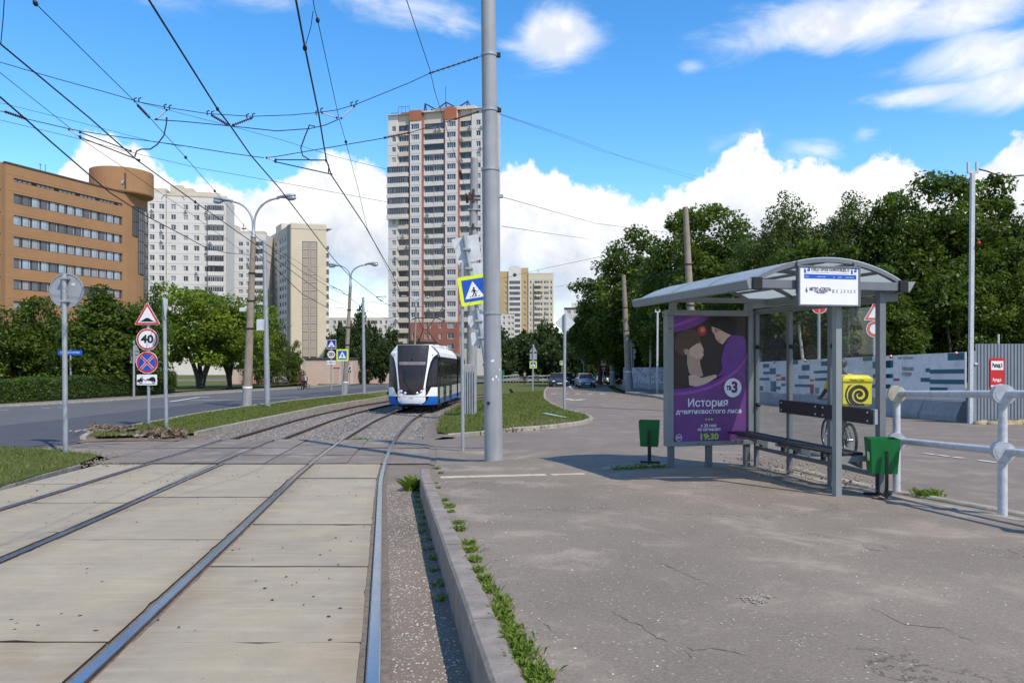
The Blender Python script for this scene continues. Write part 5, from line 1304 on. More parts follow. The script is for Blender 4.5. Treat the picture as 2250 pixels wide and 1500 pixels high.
# ------------------------------------------------------------------ poles and lamps
def base_of(x, y, fun=zg): return gp(x, y, fun)
def pole_thing(name, label, cat, x0, y0, x1, y1, w0, w1, m, group=None, n=14, fun=zg, part='shaft'):
    """straight tapered pole from its foot pixel to its top pixel, widths in pixels"""
    p = base_of(x0, y0, fun); q = at(x1, y1, p.y); s = p.y / F
    t = thing(name, label, cat, p, 0, group)
    MB().tube([(0, 0, -.15), q - p], [w0 * s / 2, w1 * s / 2], n).build(part, m, t)
    return t, p, q, s
def collar(t, v, r, m=None, h=.05, name='clamp'): MB().cyl((v[0], v[1], v[2] - h / 2), (v[0], v[1], v[2] + h / 2), r, None, 16).build(name, m or M['black'], t)
# the thick steel pole
p = base_of(1085, 1012, pz); s = p.y / F
t = thing('tram_pole', 'thick grey steel pole on the platform that leaves the picture at the top', 'pole', p); BIG = p
def bp_(y): return at(1085 - (1012 - y) * 12 / 1012, y, p.y) - p
MB().tube([(0, 0, -.1), bp_(690)], [20.5 * s, 19 * s], 28).build('lower_shaft', M['pole'], t)
MB().tube([bp_(690), bp_(373)], [19 * s, 18.6 * s], 28).build('middle_shaft', M['pole'], t)
MB().tube([bp_(373), bp_(-120)], [17 * s, 15.8 * s], 28).build('upper_shaft', M['pole'], t)
for y, w in ((122, 17.6), (243, 17.8), (373, 19.8), (688, 20)): collar(t, bp_(y), w * s + .006, M['steel'], .05)
for y in (122, 243):
    v = bp_(y); MB().bbox(v.x + .15, v.x + .23, v.y - .04, v.y + .04, v.z - .035, v.z + .045, .005).build('bracket', M['black'], t)
v = bp_(432); MB().bbox(v.x + .14, v.x + .25, v.y - .05, v.y + .02, v.z - .03, v.z + .04, .005).build('bracket', M['steel'], t)
v = bp_(884); MB().cyl((v.x - .09, v.y - .182, v.z), (v.x - .09, v.y - .19, v.z), .034, None, 14).build('hole', M['black'], t)
pb = MB(); rr_ = random.Random(2)
for x, y, w, h in ((1082, 792, 9, 7), (1101, 790, 5, 6), (1098, 812, 4, 5), (1084, 832, 6, 9), (1091, 826, 6, 8), (1096, 833, 3, 5)):
    q = at(x, y, p.y) - p; a = math.asin(max(-.97, min(.97, (q.x - bp_(y).x) / (19.9 * s)))); r = 19.95 * s
    poly = []
    for k in range(7):
        aa = k / 7 * 6.28; k2 = rr_.uniform(.5, 1.1); da = w * s / 2 * math.cos(aa) * k2 / r
        poly.append((bp_(y).x + r * math.sin(a + da), bp_(y).y - r * math.cos(a + da), q.z + h * s / 2 * math.sin(aa) * k2))
    pb.add(poly, [tuple(range(7))], 0)
pb.build('torn_notice', M['white'], t)
# concrete pole behind it
t, p2, q2, s2 = pole_thing('concrete_pole', 'old concrete pole with a cable casing behind the thick steel pole', 'pole', 1035, 914, 1042, 348, 25, 16, M['grey_concrete'], n=16)
CP = p2
def cp(x, y): return at(x, y, p2.y) - p2
MB().bbox(cp(1014, 0).x, cp(1049, 0).x - .12, -.32, -.24, cp(0, 912).z, cp(0, 800).z, .02).build('cable_casing', M['grey_concrete'], t)
cc = MB()
for x in (1018, 1023, 1028, 1033, 1038, 1043): cc.tube([(cp(x, 0).x, -.35, cp(0, 908).z), (cp(x, 0).x, -.35, cp(0, 815).z)], .028, 6)
cc.build('cable_bundle', M['steel'], t)
for y in (430, 438, 462, 500): MB().bbox(cp(1029, 0).x, cp(1056, 0).x, -.2, .2, cp(0, y).z - .03, cp(0, y).z + .03, .01).build('clamp', M['steel'], t)
for x, y in ((1033, 432), (1041, 425), (1041, 441), (1040, 500)): MB().cyl((cp(x, 0).x, -.3, cp(0, y + 8).z), (cp(x, 0).x, -.3, cp(0, y - 6).z), .07, .05, 8).build('insulator', M['insul'], t)
g_ = 'leaning concrete poles along the side street'
cpole = {}
for k, (x0, y0, x1, y1, w0, w1, lb) in enumerate(((1383, 860, 1370, 604, 17, 9, 'leaning concrete pole with a pale painted foot beside the side pavement'), (1347, 847, 1338, 672, 12, 7, 'leaning concrete pole close to the parked white car'), (1529, 905, 1506, 455, 22, 12, 'tall leaning concrete pole rising behind the bus shelter roof'))):
    t, a, b, sc_ = pole_thing('concrete_pole', lb, 'pole', x0, y0, x1, y1, w0, w1, M['concrete_pole'], g_, 14)
    for f_ in (.52, .72): collar(t, (b - a) * f_, (w0 + (w1 - w0) * f_) * sc_ / 2 + .02, M['black'], .06)
    if k < 2: MB().tube([(0, 0, .0), (b - a) * .17], [w0 * sc_ / 2 + .012, (w0 - 1.2) * sc_ / 2 + .012], 14).build('painted_foot', M['grey_concrete'], t); collar(t, (b - a) * .172, (w0 - 1.2) * sc_ / 2 + .02, M['white'], .08, 'white_band')
    cpole[k] = (a, b)
# plain steel masts
gm = 'plain grey steel masts on the grass strip'
pole_thing('steel_mast', 'plain tapered grey steel mast just right of the near lamp post', 'pole', 588, 897, 581, 530, 13, 9, M['steel'], gm)
t, a, b, sc_ = pole_thing('steel_mast', 'thin grey steel mast left of the tram', 'pole', 800, 866, 798, 653, 8.5, 5.5, M['steel'], gm)
pole_thing('thin_post', 'thin bare steel post in front of the leaning sign post', 'post', 1017, 990, 1015, 577, 8, 8, M['steel'], fun=pz)
gfp = 'far masts across the street'
for x, y0, y1, w, lb in ((1118, 826, 738, 3, 'far pale mast right of the thick pole'), (1143, 818, 757, 1.8, 'far thin mast behind the street guard rail'), (1202, 816, 724, 3, 'far mast with the yellow diamond sign'), (1270, 815, 745, 2.2, 'far mast with a bent arm right of the diamond sign'), (1320, 842, 790, 3.4, 'far grey mast left of the no entry sign')):
    pole_thing('far_mast', lb, 'pole', x, y0, x - 1, y1, w, w * .8, M['steel'], gfp, 6)
# double lamps
def lamp(label, x0, y0, x1, y1, w0, w1, left, right, ys, foot=True):
    """ys: pixel row of the steel cone's lower edge; left/right: (head pixel x, y)"""
    p = base_of(x0, y0); s = p.y / F; L = lambda x, y: at(x, y, p.y) - p
    t = thing('street_lamp', label, 'street lamp', p, 0, 'double armed street lamps')
    k = L(x1, ys); MB().tube([(0, 0, -.15), k], [w0 * s / 2, w1 * s / 2], 14).build('concrete_shaft', M['concrete_pole'], t)
    if foot:
        a = k * .12; r = (w0 + (w1 - w0) * .12) * s / 2; MB().tube([(0, 0, 0), a], [w0 * s / 2 + .015, r + .015], 14).build('painted_foot', M['grey_concrete'], t); collar(t, a, r + .025, M['white'], .09, 'white_band')
        for f_ in (.46, .62, .78): collar(t, k * f_, (w0 + (w1 - w0) * f_) * s / 2 + .03, M['black'], .07)
    top = L(x1, y1); MB().tube([k + Vector((0, 0, -.1)), top], [w1 * s / 2 + .03, w1 * s * .16], 14).build('steel_cone', M['steel'], t)
    for h, sg in ((left, -1), (right, 1)):
        e = L(*h); pts = [top + Vector((sg * .03, 0, -.25))]
        for i in range(1, 11):
            q = i / 10; th = q * math.pi / 2
            pts.append(Vector((top.x + sg * .03 + (e.x - top.x) * (1 - math.cos(th)), 0, top.z + (e.z - top.z) * math.sin(th) ** .9)))
        arm = MB().tube(pts, [.055] * 6 + [.05] * 5, 8).build('arm', M['steel'], t)
        d = sg; hd = MB(); ln = .95; c = e
        prof = [(0, .04), (.12, .09), (.4, .16), (.7, .18), (.92, .13), (1.0, .04)]
        rows = []
        for u, r in prof: rows.append([(c.x + d * (u * ln - .1), r * 1.05 * math.cos(a), c.z + .06 + r * .62 * math.sin(a) + u * .1) for a in [math.pi * 2 * j / 10 for j in range(11)]])
        hd.grid(rows, 0, True); hd.build('lamp_head', M['steel'], t)
        MB().ell((c.x + d * .62, 0, c.z + .02), (.27, .15, .13), 10, 6).build('lamp_cover', M['psky'], t)
    return t, p, L
t, LP, LL_ = lamp('near double armed street lamp on a concrete post standing in the grass strip', 542, 896, 557, 497, 20, 11, (507, 443), (612, 436), 517)
q = LL_(566, 714); MB().bbox(q.x - .0, q.x + .3, -.15, .1, q.z - .28, q.z + .28, .02).build('meter_box', M['backw'], t)
q = LL_(537, 681); MB().bbox(q.x - .12, q.x + .12, -.35, -.1, q.z - .1, q.z + .1, .02).build('floodlight', M['backw'], t)
t, LP2, LL2 = lamp('second double armed street lamp behind the pedestrian crossing sign', 757, 868, 770, 609, 12.5, 6.5, (748, 585), (805, 582), 628)
lamp('far double armed street lamp in front of the tower block, base hidden by the tram', 909, 838, 914, 664, 7, 4, (893, 652), (932, 654), 675, False)
# white square masts by the hoarding
def white_mast(label, x0, y0, x1, y1, w, yb, two=True, X=None):
    p = base_of(x0, y0) if X is None else X; s = p.y / F; L = lambda x, y: at(x, y, p.y) - p
    t = thing('white_mast', label, 'mast', p, 0, 'white square masts on the hoarding'); top = L(x1, y1); hw = w * s / 2
    mb = MB(); mb.v = [(-hw, -hw, 0), (hw, -hw, 0), (hw, hw, 0), (-hw, hw, 0)] + [(top.x + a, top.y + b, top.z) for a, b in ((-hw, -hw), (hw, -hw), (hw, hw), (-hw, hw))]
    mb.f = [(0, 1, 5, 4), (1, 2, 6, 5), (2, 3, 7, 6), (3, 0, 4, 7), (4, 5, 6, 7)]; mb.m = [0] * 5; mb.s = [False] * 5; mb.build('shaft', M['railing'], t)
    g = hw * 3.1; a = hw * .62; hh = (y1 - yb) * s
    b = MB(); b.box(top.x - g, top.x + g, top.y - a, top.y + a, top.z, top.z + 2 * a); b.box(top.x - g, top.x - g + 2 * a, top.y - a, top.y + a, top.z + 2 * a, top.z + hh); b.box(top.x + g - 2 * a, top.x + g, top.y - a, top.y + a, top.z + 2 * a, top.z + hh)
    b.build('forked_head', M['railing'], t); return t, p, L, hw
WM_, WMp, WML, whw = white_mast('tall white square mast with a forked head where the printed hoarding meets the metal fence', 2132, 930, 2137, 381, 7.6, 357)
q = WML(2144, 535); MB().ell((q.x + .02, -.14, q.z), (.06, .06, .06), 8, 6).build('warning_lamp', M['red'], WM_)
MB().tube([(whw * 1.3, -.02, WML(0, 770).z), (whw * 1.4, -.02, WML(0, 600).z), (whw * 1.25, -.02, WML(0, 390).z)], .012, 5).build('cable', M['backw'], WM_)
white_mast('slim white mast with a forked head left of the poster, the left one', 1428, 858, 1430, 693, 3.6, 689)
white_mast('slim white mast with a forked head left of the poster, touching its frame', 1444, 866, 1445, 686, 3.6, 680)

# ------------------------------------------------------------------ traffic signs
def tri(w, up=True, r=.0):
    h = w * .866; a = [(-w / 2, -h / 3), (w / 2, -h / 3), (0, 2 * h / 3)]
    if not up: a = [(-x, -z) for x, z in a]
    c = []; n = len(a)
    for i in range(n):
        p_, q_, r_ = Vector(a[i - 1]), Vector(a[i]), Vector(a[(i + 1) % n]); d0 = (p_ - q_).normalized() * r; d1 = (r_ - q_).normalized() * r
        if r: c += [tuple(q_ + d0), tuple(q_ + (d0 + d1) * .35), tuple(q_ + d1)]
        else: c.append(tuple(q_))
    return c
def rrect(w, h, r): 
    o = []
    for cx_, cz_, a0 in ((w / 2 - r, -h / 2 + r, -90), (w / 2 - r, h / 2 - r, 0), (-w / 2 + r, h / 2 - r, 90), (-w / 2 + r, -h / 2 + r, 180)):
        for k in range(4): a = R(a0 + 30 * k); o.append((cx_ + r * math.cos(a), cz_ + r * math.sin(a)))
    return o
def walker(mb, s, y, mi):
    """walking figure with crossing stripes, about s wide"""
    P = lambda pts: mb.prism([(x * s, z * s) for x, z in pts], y, y + .0015, mi)
    mb.disc(.02 * s, .30 * s, .075 * s, y, y + .0015, 12, mi)
    P([(-.05, .0), (.07, -.02), (.11, .18), (.02, .235), (-.09, .2)])
    P([(-.09, .2), (-.2, .08), (-.17, .02), (-.14, .03), (-.14, .07), (-.04, .15)]); P([(.09, .19), (.13, .1), (.21, .07), (.2, .02), (.1, .05), (.05, .14)])
    P([(-.05, .01), (-.1, -.15), (-.24, -.3), (-.16, -.32), (-.03, -.18), (.02, .0)]); P([(.0, .0), (.06, -.14), (.08, -.3), (.16, -.3), (.14, -.12), (.07, -.02)])
    for x in (-.34, .0, .3): P([(x - .05, -.33), (x + .03, -.33), (x + .09, -.27), (x + .01, -.27)])
def plate(t, c, outline, m_face, name='plate', yaw=0.0, roll=0.0, back=False, th=.02, m_side=None, label=None):
    """flat plate facing the camera (back=False) or seen from behind; returns it for printing on"""
    o = MB().prism(outline, -th / 2, th / 2, 0).build(name, [m_face], t)
    o.location = c; o.rotation_euler = Matrix.Rotation(yaw, 3, 'Z').to_4x4().to_3x3().to_euler() if not roll else (Matrix.Rotation(yaw, 3, 'Z') @ Matrix.Rotation(roll, 3, 'Y')).to_euler()
    if label: o['label'] = label
    return o
def lay(o, outline, m, depth, name='print', th=.0015): return MB().prism(outline, -.01 - depth * .002, -.01 - depth * .002 + th, 0).build(name, m, o)
def crossing(t, c, w, border=True, yaw=0.0, roll=0.0, m=None):
    o = plate(t, c, rrect(w, w, w * .04), M['lime'] if border else M['blue'], 'crossing_plate', yaw, roll)
    i = w * (.76 if border else .97)
    if border: lay(o, rrect(i, i, .01), M['blue'], 1, 'blue_field')
    lay(o, tri(i * .88), M['white'], 2, 'white_triangle').location = (0, 0, -i * .1)
    mb = MB(); walker(mb, i * .62, -.0165, 0); mb.build('walker_symbol', M['ink'], o).location = (0, 0, -i * .1)
    return o
def sign(name, label, x0, y0, x1, y1, w, group=None, fun=zg, m=None, cat='road sign'):
    p = base_of(x0, y0, fun); s = p.y / F; q = at(x1, y1, p.y) - p
    t = thing(name, label, cat, p, 0, group); MB().tube([(0, 0, -.1), q], [w * s / 2, w * s / 2], 10).build('post', m or M['steel'], t)
    def L(x, y, d=0.0): v = at(x, y, p.y) - p; v.y = -d; return v
    return t, p, s, L
# round sign seen from behind, left foreground
t, p, s, L = sign('round_sign', 'round road sign seen from behind on a tall grey post at the left', 144, 1000, 141, 602, 10.5)
r = 38 * s; o = MB().disc(0, 0, r, .07, .09, 40).ring(0, 0, r - .02, r, .055, 40).build('plate', M['signback'], t); o.location = L(142, 638)
for y in (612, 662): MB().bbox(-.09, .09, -.07, .06, -.02, .02, .004).build('clamp', M['steel'], t).location = L(142, y)
MB().box(0, .08, .063, .068, 0, .06).build('sticker', M['backw'], t).location = L(153, 627)
# stack of four signs
t, p, s, L = sign('road_sign_stack', 'post with speed bump triangle, 40 limit, no stopping disc and tow away plate', 327, 940, 326, 680, 6.5)
o = plate(t, L(326, 697, .06), tri(57 * s, True, .03), M['white'], 'warning_triangle'); lay(o, tri(55 * s, True, .03), M['red'], 1, 'red_border'); lay(o, tri(41 * s), M['white'], 2, 'white_field')
hb = [(-.2, -.02)] + [(-.2 + .4 * k / 12, -.02 + .1 * math.sin(math.pi * k / 12) ** 2) for k in range(13)] + [(.2, -.02)]; b_ = 17 * s / .2
lay(o, [(-17 * s, -10 * s), (17 * s, -10 * s)] + [((17 - 34 * k / 14) * s, (-10 + 1.2 + 7.5 * math.sin(math.pi * k / 14) ** 2.2) * s) for k in range(15)], M['ink'], 3, 'bump_symbol')
o = plate(t, L(326, 745.5, .06), [(24 * s * math.cos(6.2832 * k / 32), 24 * s * math.sin(6.2832 * k / 32)) for k in range(32)], M['white'], 'limit_disc')
C32 = lambda r_: [(r_ * s * math.cos(6.2832 * k / 32), r_ * s * math.sin(6.2832 * k / 32)) for k in range(32)]
lay(o, C32(23), M['red'], 1, 'red_ring'); lay(o, C32(19.2), M['white'], 2, 'white_field'); text('40', 24 * s, M['ink'], o, (0, -.0175, 0), bold=.012, fit=28 * s)
o = plate(t, L(325.5, 796, .06), C32(24), M['white'], 'no_stopping_disc'); lay(o, C32(23), M['red'], 1, 'red_ring'); lay(o, C32(18.5), M['blue'], 2, 'blue_field')
for a in (45, -45):
    c_, s_ = math.cos(R(a)), math.sin(R(a))
    for wd_, m_, dd in ((2.6, 'white', 3), (1.7, 'red', 4)):
        q = [(-19.5, -wd_), (19.5, -wd_), (19.5, wd_), (-19.5, wd_)]; lay(o, [((x * c_ - z * s_) * s, (x * s_ + z * c_) * s) for x, z in q], M[m_], dd + (a < 0) * .4, 'cross_bar')
o = plate(t, L(325, 834, .06), rrect(44 * s, 23 * s, .02), M['white'], 'tow_away_plate')
mb = MB(); T = lambda pts: mb.prism([(x * s, z * s) for x, z in pts], -.0155, -.013, 0)
T([(-21, -5), (-9, -5), (-8.5, 0), (-11, 2), (-13, 5), (-17, 1), (-21, 0)]); T([(-12, 4), (-10.5, 8), (-9.2, 8), (-10, 4), (-3, -1.5), (-1, 0), (1.5, 0), (1.5, -1.4), (-1, -1.4), (-3, -3.2), (-9.5, 2)])
T([(0, 2.2), (5, 2.4), (9, 6), (15, 6.5), (18.5, 3), (19.5, -4), (17, -5), (4, -1.5), (0, -.3)]); mb.box(-21 * s, 20 * s, -.0155, -.013, -9 * s, -8.3 * s)
for x, z in ((-13, -5.5), (15, -5.3)): mb.disc(x * s, z * s, 2.6 * s, -.0175, -.0155, 14, 0); mb.disc(x * s, z * s, 1.4 * s, -.019, -.0175, 12, 1)
mb.build('tow_symbol', [M['ink'], M['white']], o)
# give way sign edge on
t, p, s, L = sign('give_way_sign', 'give way sign turned almost edge on, on the tall post beside the 40 limit', 366, 948, 361, 664, 8)
o = plate(t, L(365, 672, .05), tri(56 * s, False, .03), M['white'], 'give_way_plate', R(-76)); lay(o, tri(54 * s, False, .03), M['red'], 1, 'red_border'); lay(o, tri(38 * s, False), M['white'], 2, 'white_field')
# others on the left
t, p, s, L = sign('crossing_sign', 'small pedestrian crossing sign half hidden behind the give way post', 366, 862, 365, 750, 4); crossing(t, L(362, 768, .05), 23 * s)
t, p, s, L = sign('warning_sign', 'triangular sign with two plates seen from behind, in front of the hedge', 294, 873, 294, 748, 5)
plate(t, L(295, 766, -.05), tri(23 * s, True, .02), M['signback'], 'plate'); plate(t, L(295, 775.5, -.05), rrect(20 * s, 9 * s, .02), M['signback'], 'plate'); plate(t, L(294.5, 788, -.05), rrect(19 * s, 19 * s, .02), M['signback'], 'plate')
t, p, s, L = sign('street_name_sign', 'blue street name plate on a post in front of the hedge', 156, 876, 155, 768, 4)
o = plate(t, L(155, 774.5, .05), rrect(53 * s, 11 * s, .03), M['blue'], 'name_plate'); text('УЛИЦА ГЕРОЕВ ПАНФИЛОВЦЕВ', 5 * s, M['white'], o, (0, -.0125, 0), fit=42 * s)
t, p, s, L = sign('speed_bump_sign', 'post with a blue speed bump square, a 20 limit and a distance plate', 728, 857, 728, 746, 3)
o = plate(t, L(728.5, 756.5, .04), rrect(20.5 * s, 20.5 * s, .02), M['white'], 'bump_plate'); lay(o, rrect(18.8 * s, 18.8 * s, .01), M['dblue'], 1, 'blue_field'); lay(o, tri(16 * s), M['white'], 2, 'white_triangle').location = (0, 0, -1.2 * s); lay(o, [(-4 * s, -4.8 * s), (4 * s, -4.8 * s), (2 * s, -2.6 * s), (-2 * s, -2.6 * s)], M['ink'], 3, 'bump_symbol')
o = plate(t, L(728, 778.5, .04), C32(9), M['white'], 'limit_disc'); lay(o, C32(8.8), M['red'], 1, 'red_ring'); lay(o, C32(7.9), M['white'], 2, 'white_field'); text('20', 10 * s, M['ink'], o, (0, -.0175, 0), bold=.015, fit=12.4 * s)
o = plate(t, L(728, 796, .04), rrect(19 * s, 8.5 * s, .02), M['white'], 'distance_plate'); text('50 м', 5 * s, M['ink'], o, (0, -.0125, 0), bold=.005)
for sg in (-1, 1): MB().prism([(sg * 7.6 * s - 1 * s, -1.8 * s), (sg * 7.6 * s + 1 * s, -1.8 * s), (sg * 7.6 * s, 2 * s)], -.013, -.0115).build('arrow_symbol', M['ink'], o)
t, p, s, L = sign('crossing_sign', 'yellow green pedestrian crossing sign in front of the second lamp post', 752, 874, 752, 768, 3); crossing(t, L(752.5, 780, .04), 26 * s)
t, p, s, L = sign('notice_sign', 'small white arrow plate on a thin post by the pink garage', 768, 846, 768, 795, 2); o = plate(t, L(768, 808, .04), rrect(8 * s, 9.5 * s, .01), M['white'], 'plate'); lay(o, [(-2 * s, -3.5 * s), (3 * s, -3.5 * s), (3 * s, 3 * s), (0, 3 * s)], M['ink'], 1, 'arrow_symbol')
# leaning post with the big crossing sign
pb_ = gp(1093, 985, pz); Ys = pb_.y + .3; s = Ys / F
t = thing('crossing_sign', 'big crooked pedestrian crossing sign with lime border beside the thick pole', 'road sign', (pb_.x, Ys, float(pz(pb_.x, Ys))))
p = Vector(t.location); L = lambda x, y, d=0.0: at(x, y, Ys) - p + Vector((0, -d, 0))
MB().tube([(0, 0, -.1), L(1062, 760), L(1020, 518)], [4.6 * s] * 3, 12).build('post', M['steel'], t)
rl = R(-9)
def qd(c4, m_, name, d): 
    P4 = [L(x, y, d) for x, y in c4]; n_ = MB(); n_.add([*P4, *[v + Vector((0, .02, 0)) for v in P4]], [(0, 1, 2, 3), (7, 6, 5, 4), (0, 4, 5, 1), (1, 5, 6, 2), (2, 6, 7, 3), (3, 7, 4, 0)], 0); return n_.build(name, m_, t)
qd([(1007, 582), (1057, 569), (1050, 513), (992, 525)], M['backw'], 'plate', -.07); qd([(1018, 606), (1060, 602), (1060, 576), (1016, 580)], M['backw'], 'plate', -.07)
crossing(t, L(1041.5, 638, .09), 64 * s, True, 0.0, rl)
o = MB().disc(0, 0, 22 * s, .06, .08, 32).build('plate', M['backw'], t); o.location = L(1049, 702)
o = MB().prism(rrect(30 * s, 30 * s, .05), .06, .08).build('plate', M['backw'], t); o.location = L(1050, 744); o.rotation_euler = (0, R(-6), 0)
for x, y in ((1026, 548), (1031, 590), (1042, 622), (1052, 705), (1058, 742)): MB().bbox(-.09, .09, -.075, .07, -.025, .025, .005).build('clamp', M['steel'], t).location = L(x, y)
# diamond seen from behind
t, p, s, L = sign('priority_sign', 'diamond shaped road sign seen from behind on the grass island', 1240, 906, 1241, 690, 6.5)
o = plate(t, L(1241.5, 709.5, -.06), [(0, -22 * s), (22.5 * s, 0), (0, 22 * s), (-22.5 * s, 0)], M['backw'], 'plate')
# island sign and others
t, p, s, L = sign('crossing_sign', 'lime bordered pedestrian crossing sign under triangular plates on the grass island', 1170, 862, 1172, 756, 4)
crossing(t, L(1171.5, 801, .05), 15.5 * s); plate(t, L(1172, 768, -.05), tri(17 * s, True, .02), M['signback'], 'plate'); plate(t, L(1172, 783, -.05), rrect(15 * s, 14 * s, .02), M['signback'], 'plate')
t, p, s, L = sign('crossing_sign', 'pedestrian crossing sign with white plates beside the leaning concrete pole', 1391, 850, 1387, 748, 3.5)
crossing(t, L(1386.5, 754, .05), 15 * s); o = MB().disc(0, 0, 7.5 * s, .04, .06, 20).build('plate', M['backw'], t); o.location = L(1390, 772); plate(t, L(1391, 784, -.05), rrect(10 * s, 8 * s, .02), M['backw'], 'plate'); plate(t, L(1389, 797, -.05), rrect(8 * s, 17 * s, .02), M['backw'], 'plate')
t, p, s, L = sign('no_entry_sign', 'far crossing sign above a round red no entry sign by the parked white car', 1326, 846, 1326, 792, 2); crossing(t, L(1326, 797, .05), 11 * s); o = plate(t, L(1326, 809, .05), C32(4.6), M['red'], 'no_entry_disc'); lay(o, rrect(6 * s, 1.8 * s, .01), M['white'], 1, 'white_bar')
for x0, y0, x, y, w, lb in ((1152, 822, 1152, 800, 9, 'far lime crossing sign beyond the guard rail'), (1235, 840, 1235, 797, 10, 'far crossing sign half hidden by the diamond sign post'), (1283, 838, 1283, 793, 10, 'far white bordered crossing sign above the silver car')):
    t, p, s, L = sign('crossing_sign', lb, x0, y0, x, y - 3, 1.6, 'far crossing signs'); crossing(t, L(x, y, .05), w * s)
for x0, y0, x, y, w, lb in ((1153, 824, 1189, 767, 9, 'far crossing sign hung on a bent arm left of the far mast'), (1270, 820, 1253, 768, 10, 'far crossing sign hung on an arm right of the diamond sign')):
    p = base_of(x0, y0); s = p.y / F; t = thing('crossing_sign', lb, 'road sign', p, 0, 'far crossing signs'); L = lambda a, b: at(a, b, p.y) - p
    MB().tube([(0, 0, -.1), L(x0, y + 16), L(x0 + (x - x0) * .2, y + 9), L(x, y + 2)], [.08, .07, .06, .05], 6).build('bent_arm', M['steel'], t); crossing(t, L(x, y) + Vector((0, -.08, 0)), w * s)
p = gp(1200, 822); s = p.y / F; t, p, s, L = sign('priority_sign', 'far yellow diamond priority sign across the street', 1200, 822, 1200, 790, 1.5); o = plate(t, L(1200.5, 795, .05), [(0, -5 * s), (5 * s, 0), (0, 5 * s), (-5 * s, 0)], M['white'], 'plate'); lay(o, [(0, -3.6 * s), (3.6 * s, 0), (0, 3.6 * s), (-3.6 * s, 0)], M['yellow'], 1, 'yellow_field')
t, p, s, L = sign('stop_board', 'white board with a red bar seen just right of the thick pole', 1103, 826, 1104, 785, 2); o = plate(t, L(1108, 790, .05), rrect(13 * s, 11 * s, .03), M['white'], 'board'); lay(o, [(-6 * s, -1.6 * s), (6 * s, -1.6 * s), (6 * s, 1.2 * s), (-6 * s, 1.2 * s)], M['red'], 1, 'red_bar')
# signs behind the shelter
t, p, s, L = sign('no_entry_sign', 'round red sign on a pale post seen through the shelter below the stop board', 1800, 893, 1799, 670, 7); o = plate(t, L(1799, 672, .06), C32(17.5), M['white'], 'plate'); lay(o, C32(16.3), M['red'], 1, 'red_field'); lay(o, rrect(22 * s, 6 * s, .01), M['white'], 2, 'white_bar')
t, p, s, L = sign('warning_sign', 'red bordered triangle over a red ring seen beside the near shelter post', 1922, 900, 1920, 680, 5); o = plate(t, L(1920, 690, .06), tri(48 * s, True, .05), M['white'], 'warning_triangle'); lay(o, tri(45 * s, True, .05), M['red'], 1, 'red_border'); lay(o, tri(28 * s), M['white'], 2, 'white_field')
o = plate(t, L(1920, 723, .06), C32(18), M['white'], 'ring_disc'); lay(o, C32(17), M['red'], 1, 'red_ring'); lay(o, C32(10.5), M['white'], 2, 'white_field')

# ------------------------------------------------------------------ overhead wires
def wire(name, label, pts, r, cat='wire', group=None, mm=None):
    o = MB().tube(pts, r, 5, 0, False).build(name, mm or M['wire']); tag(o, label, cat, group); return o
def ext(pts, d): p0, p1 = Vector(pts[0]), Vector(pts[1]); return [p0 + (p0 - p1).normalized() * d] + list(pts)
def along(pts, Hw, sag=0):
    """wire at a set height above the ground below it, through the given pixels"""
    out = []
    for x, y in pts:
        lo, hi = 2.0, 300.0
        for _ in range(50):
            m_ = (lo + hi) / 2
            if HY - F * (float(G(m_)) + Hw) / m_ < y: lo = m_
            else: hi = m_
        out.append(at(x, y, lo))
    return out
gw_ = 'overhead tram wires'
A = along([(650, 0), (670, 106), (700, 250), (717, 352), (728, 385), (800, 493), (860, 598), (880, 645)], 5.9); wire('contact_wire', 'thick contact wire over the right hand track', ext(A, 24), .0135, group=gw_)
D = along([(-60, 45), (0, 96), (200, 262), (300, 351), (340, 380), (429, 444), (547, 527), (627, 585), (723, 655), (760, 672)], 6.0); wire('contact_wire', 'thick contact wire over the left hand track, passing above the office roof', ext(D, 24), .0125, group=gw_)
B = along([(300, -45), (327, 0), (478, 240), (505, 275), (550, 340), (615, 415), (733, 569), (771, 609), (832, 656), (862, 676)], 6.75); wire('feeder_wire', 'heavy feeder wire running between the two tracks', ext(B, 24), .0155, group=gw_)
C_ = along([(40, -38), (78, 8), (298, 225), (332, 262), (408, 346), (472, 420), (540, 500), (579, 533), (650, 572), (730, 628), (760, 645)], 6.8); wire('messenger_wire', 'thin suspension wire over the left hand track with black clamps', ext(C_, 24), .007, group=gw_)
Mw = along([(684, -30), (690, 15), (698, 45), (744, 257), (760, 312), (788, 420), (806, 500), (862, 612)], 6.97); wire('messenger_wire', 'thin suspension wire over the right hand track', ext(Mw, 24), .0065, group=gw_)
Fw = along([(-60, 112), (0, 160), (152, 280), (176, 304), (268, 366), (420, 470), (560, 572), (660, 640)], 6.7); wire('messenger_wire', 'thin wire sinking towards the drum of the office building', ext(Fw, 20), .006, group=gw_)
# cable to the lamp post
Y1 = LP.y; E_ = []
for (x, y), q in zip([(-40, 178), (0, 213), (60, 265), (110, 310), (240, 422), (320, 474), (397, 514), (454, 545), (500, 556), (551, 560)], [10, 10.6, 11.6, 12.5, 16, 19, 23, 27, 31, Y1 - .25]): E_.append(at(x, y, q))
wire('service_cable', 'sagging black cable that ends at the near lamp post', ext(E_, 20), .014)
E2 = [at(x, y, q) for (x, y), q in zip([(563, 556), (592, 576), (664, 646), (723, 678), (757, 676)], [Y1 - .2, Y1 + 4, Y1 + 12, Y1 + 18, LP2.y - .2])]; wire('service_cable', 'black cable between the near and the second lamp post', E2, .02)
E3 = [at(x, y, q) for (x, y), q in zip([(563, 520), (660, 594), (740, 640), (766, 650)], [Y1, Y1 + 8, Y1 + 18, LP2.y])]; wire('service_cable', 'upper cable between the two lamp posts', E3, .014)
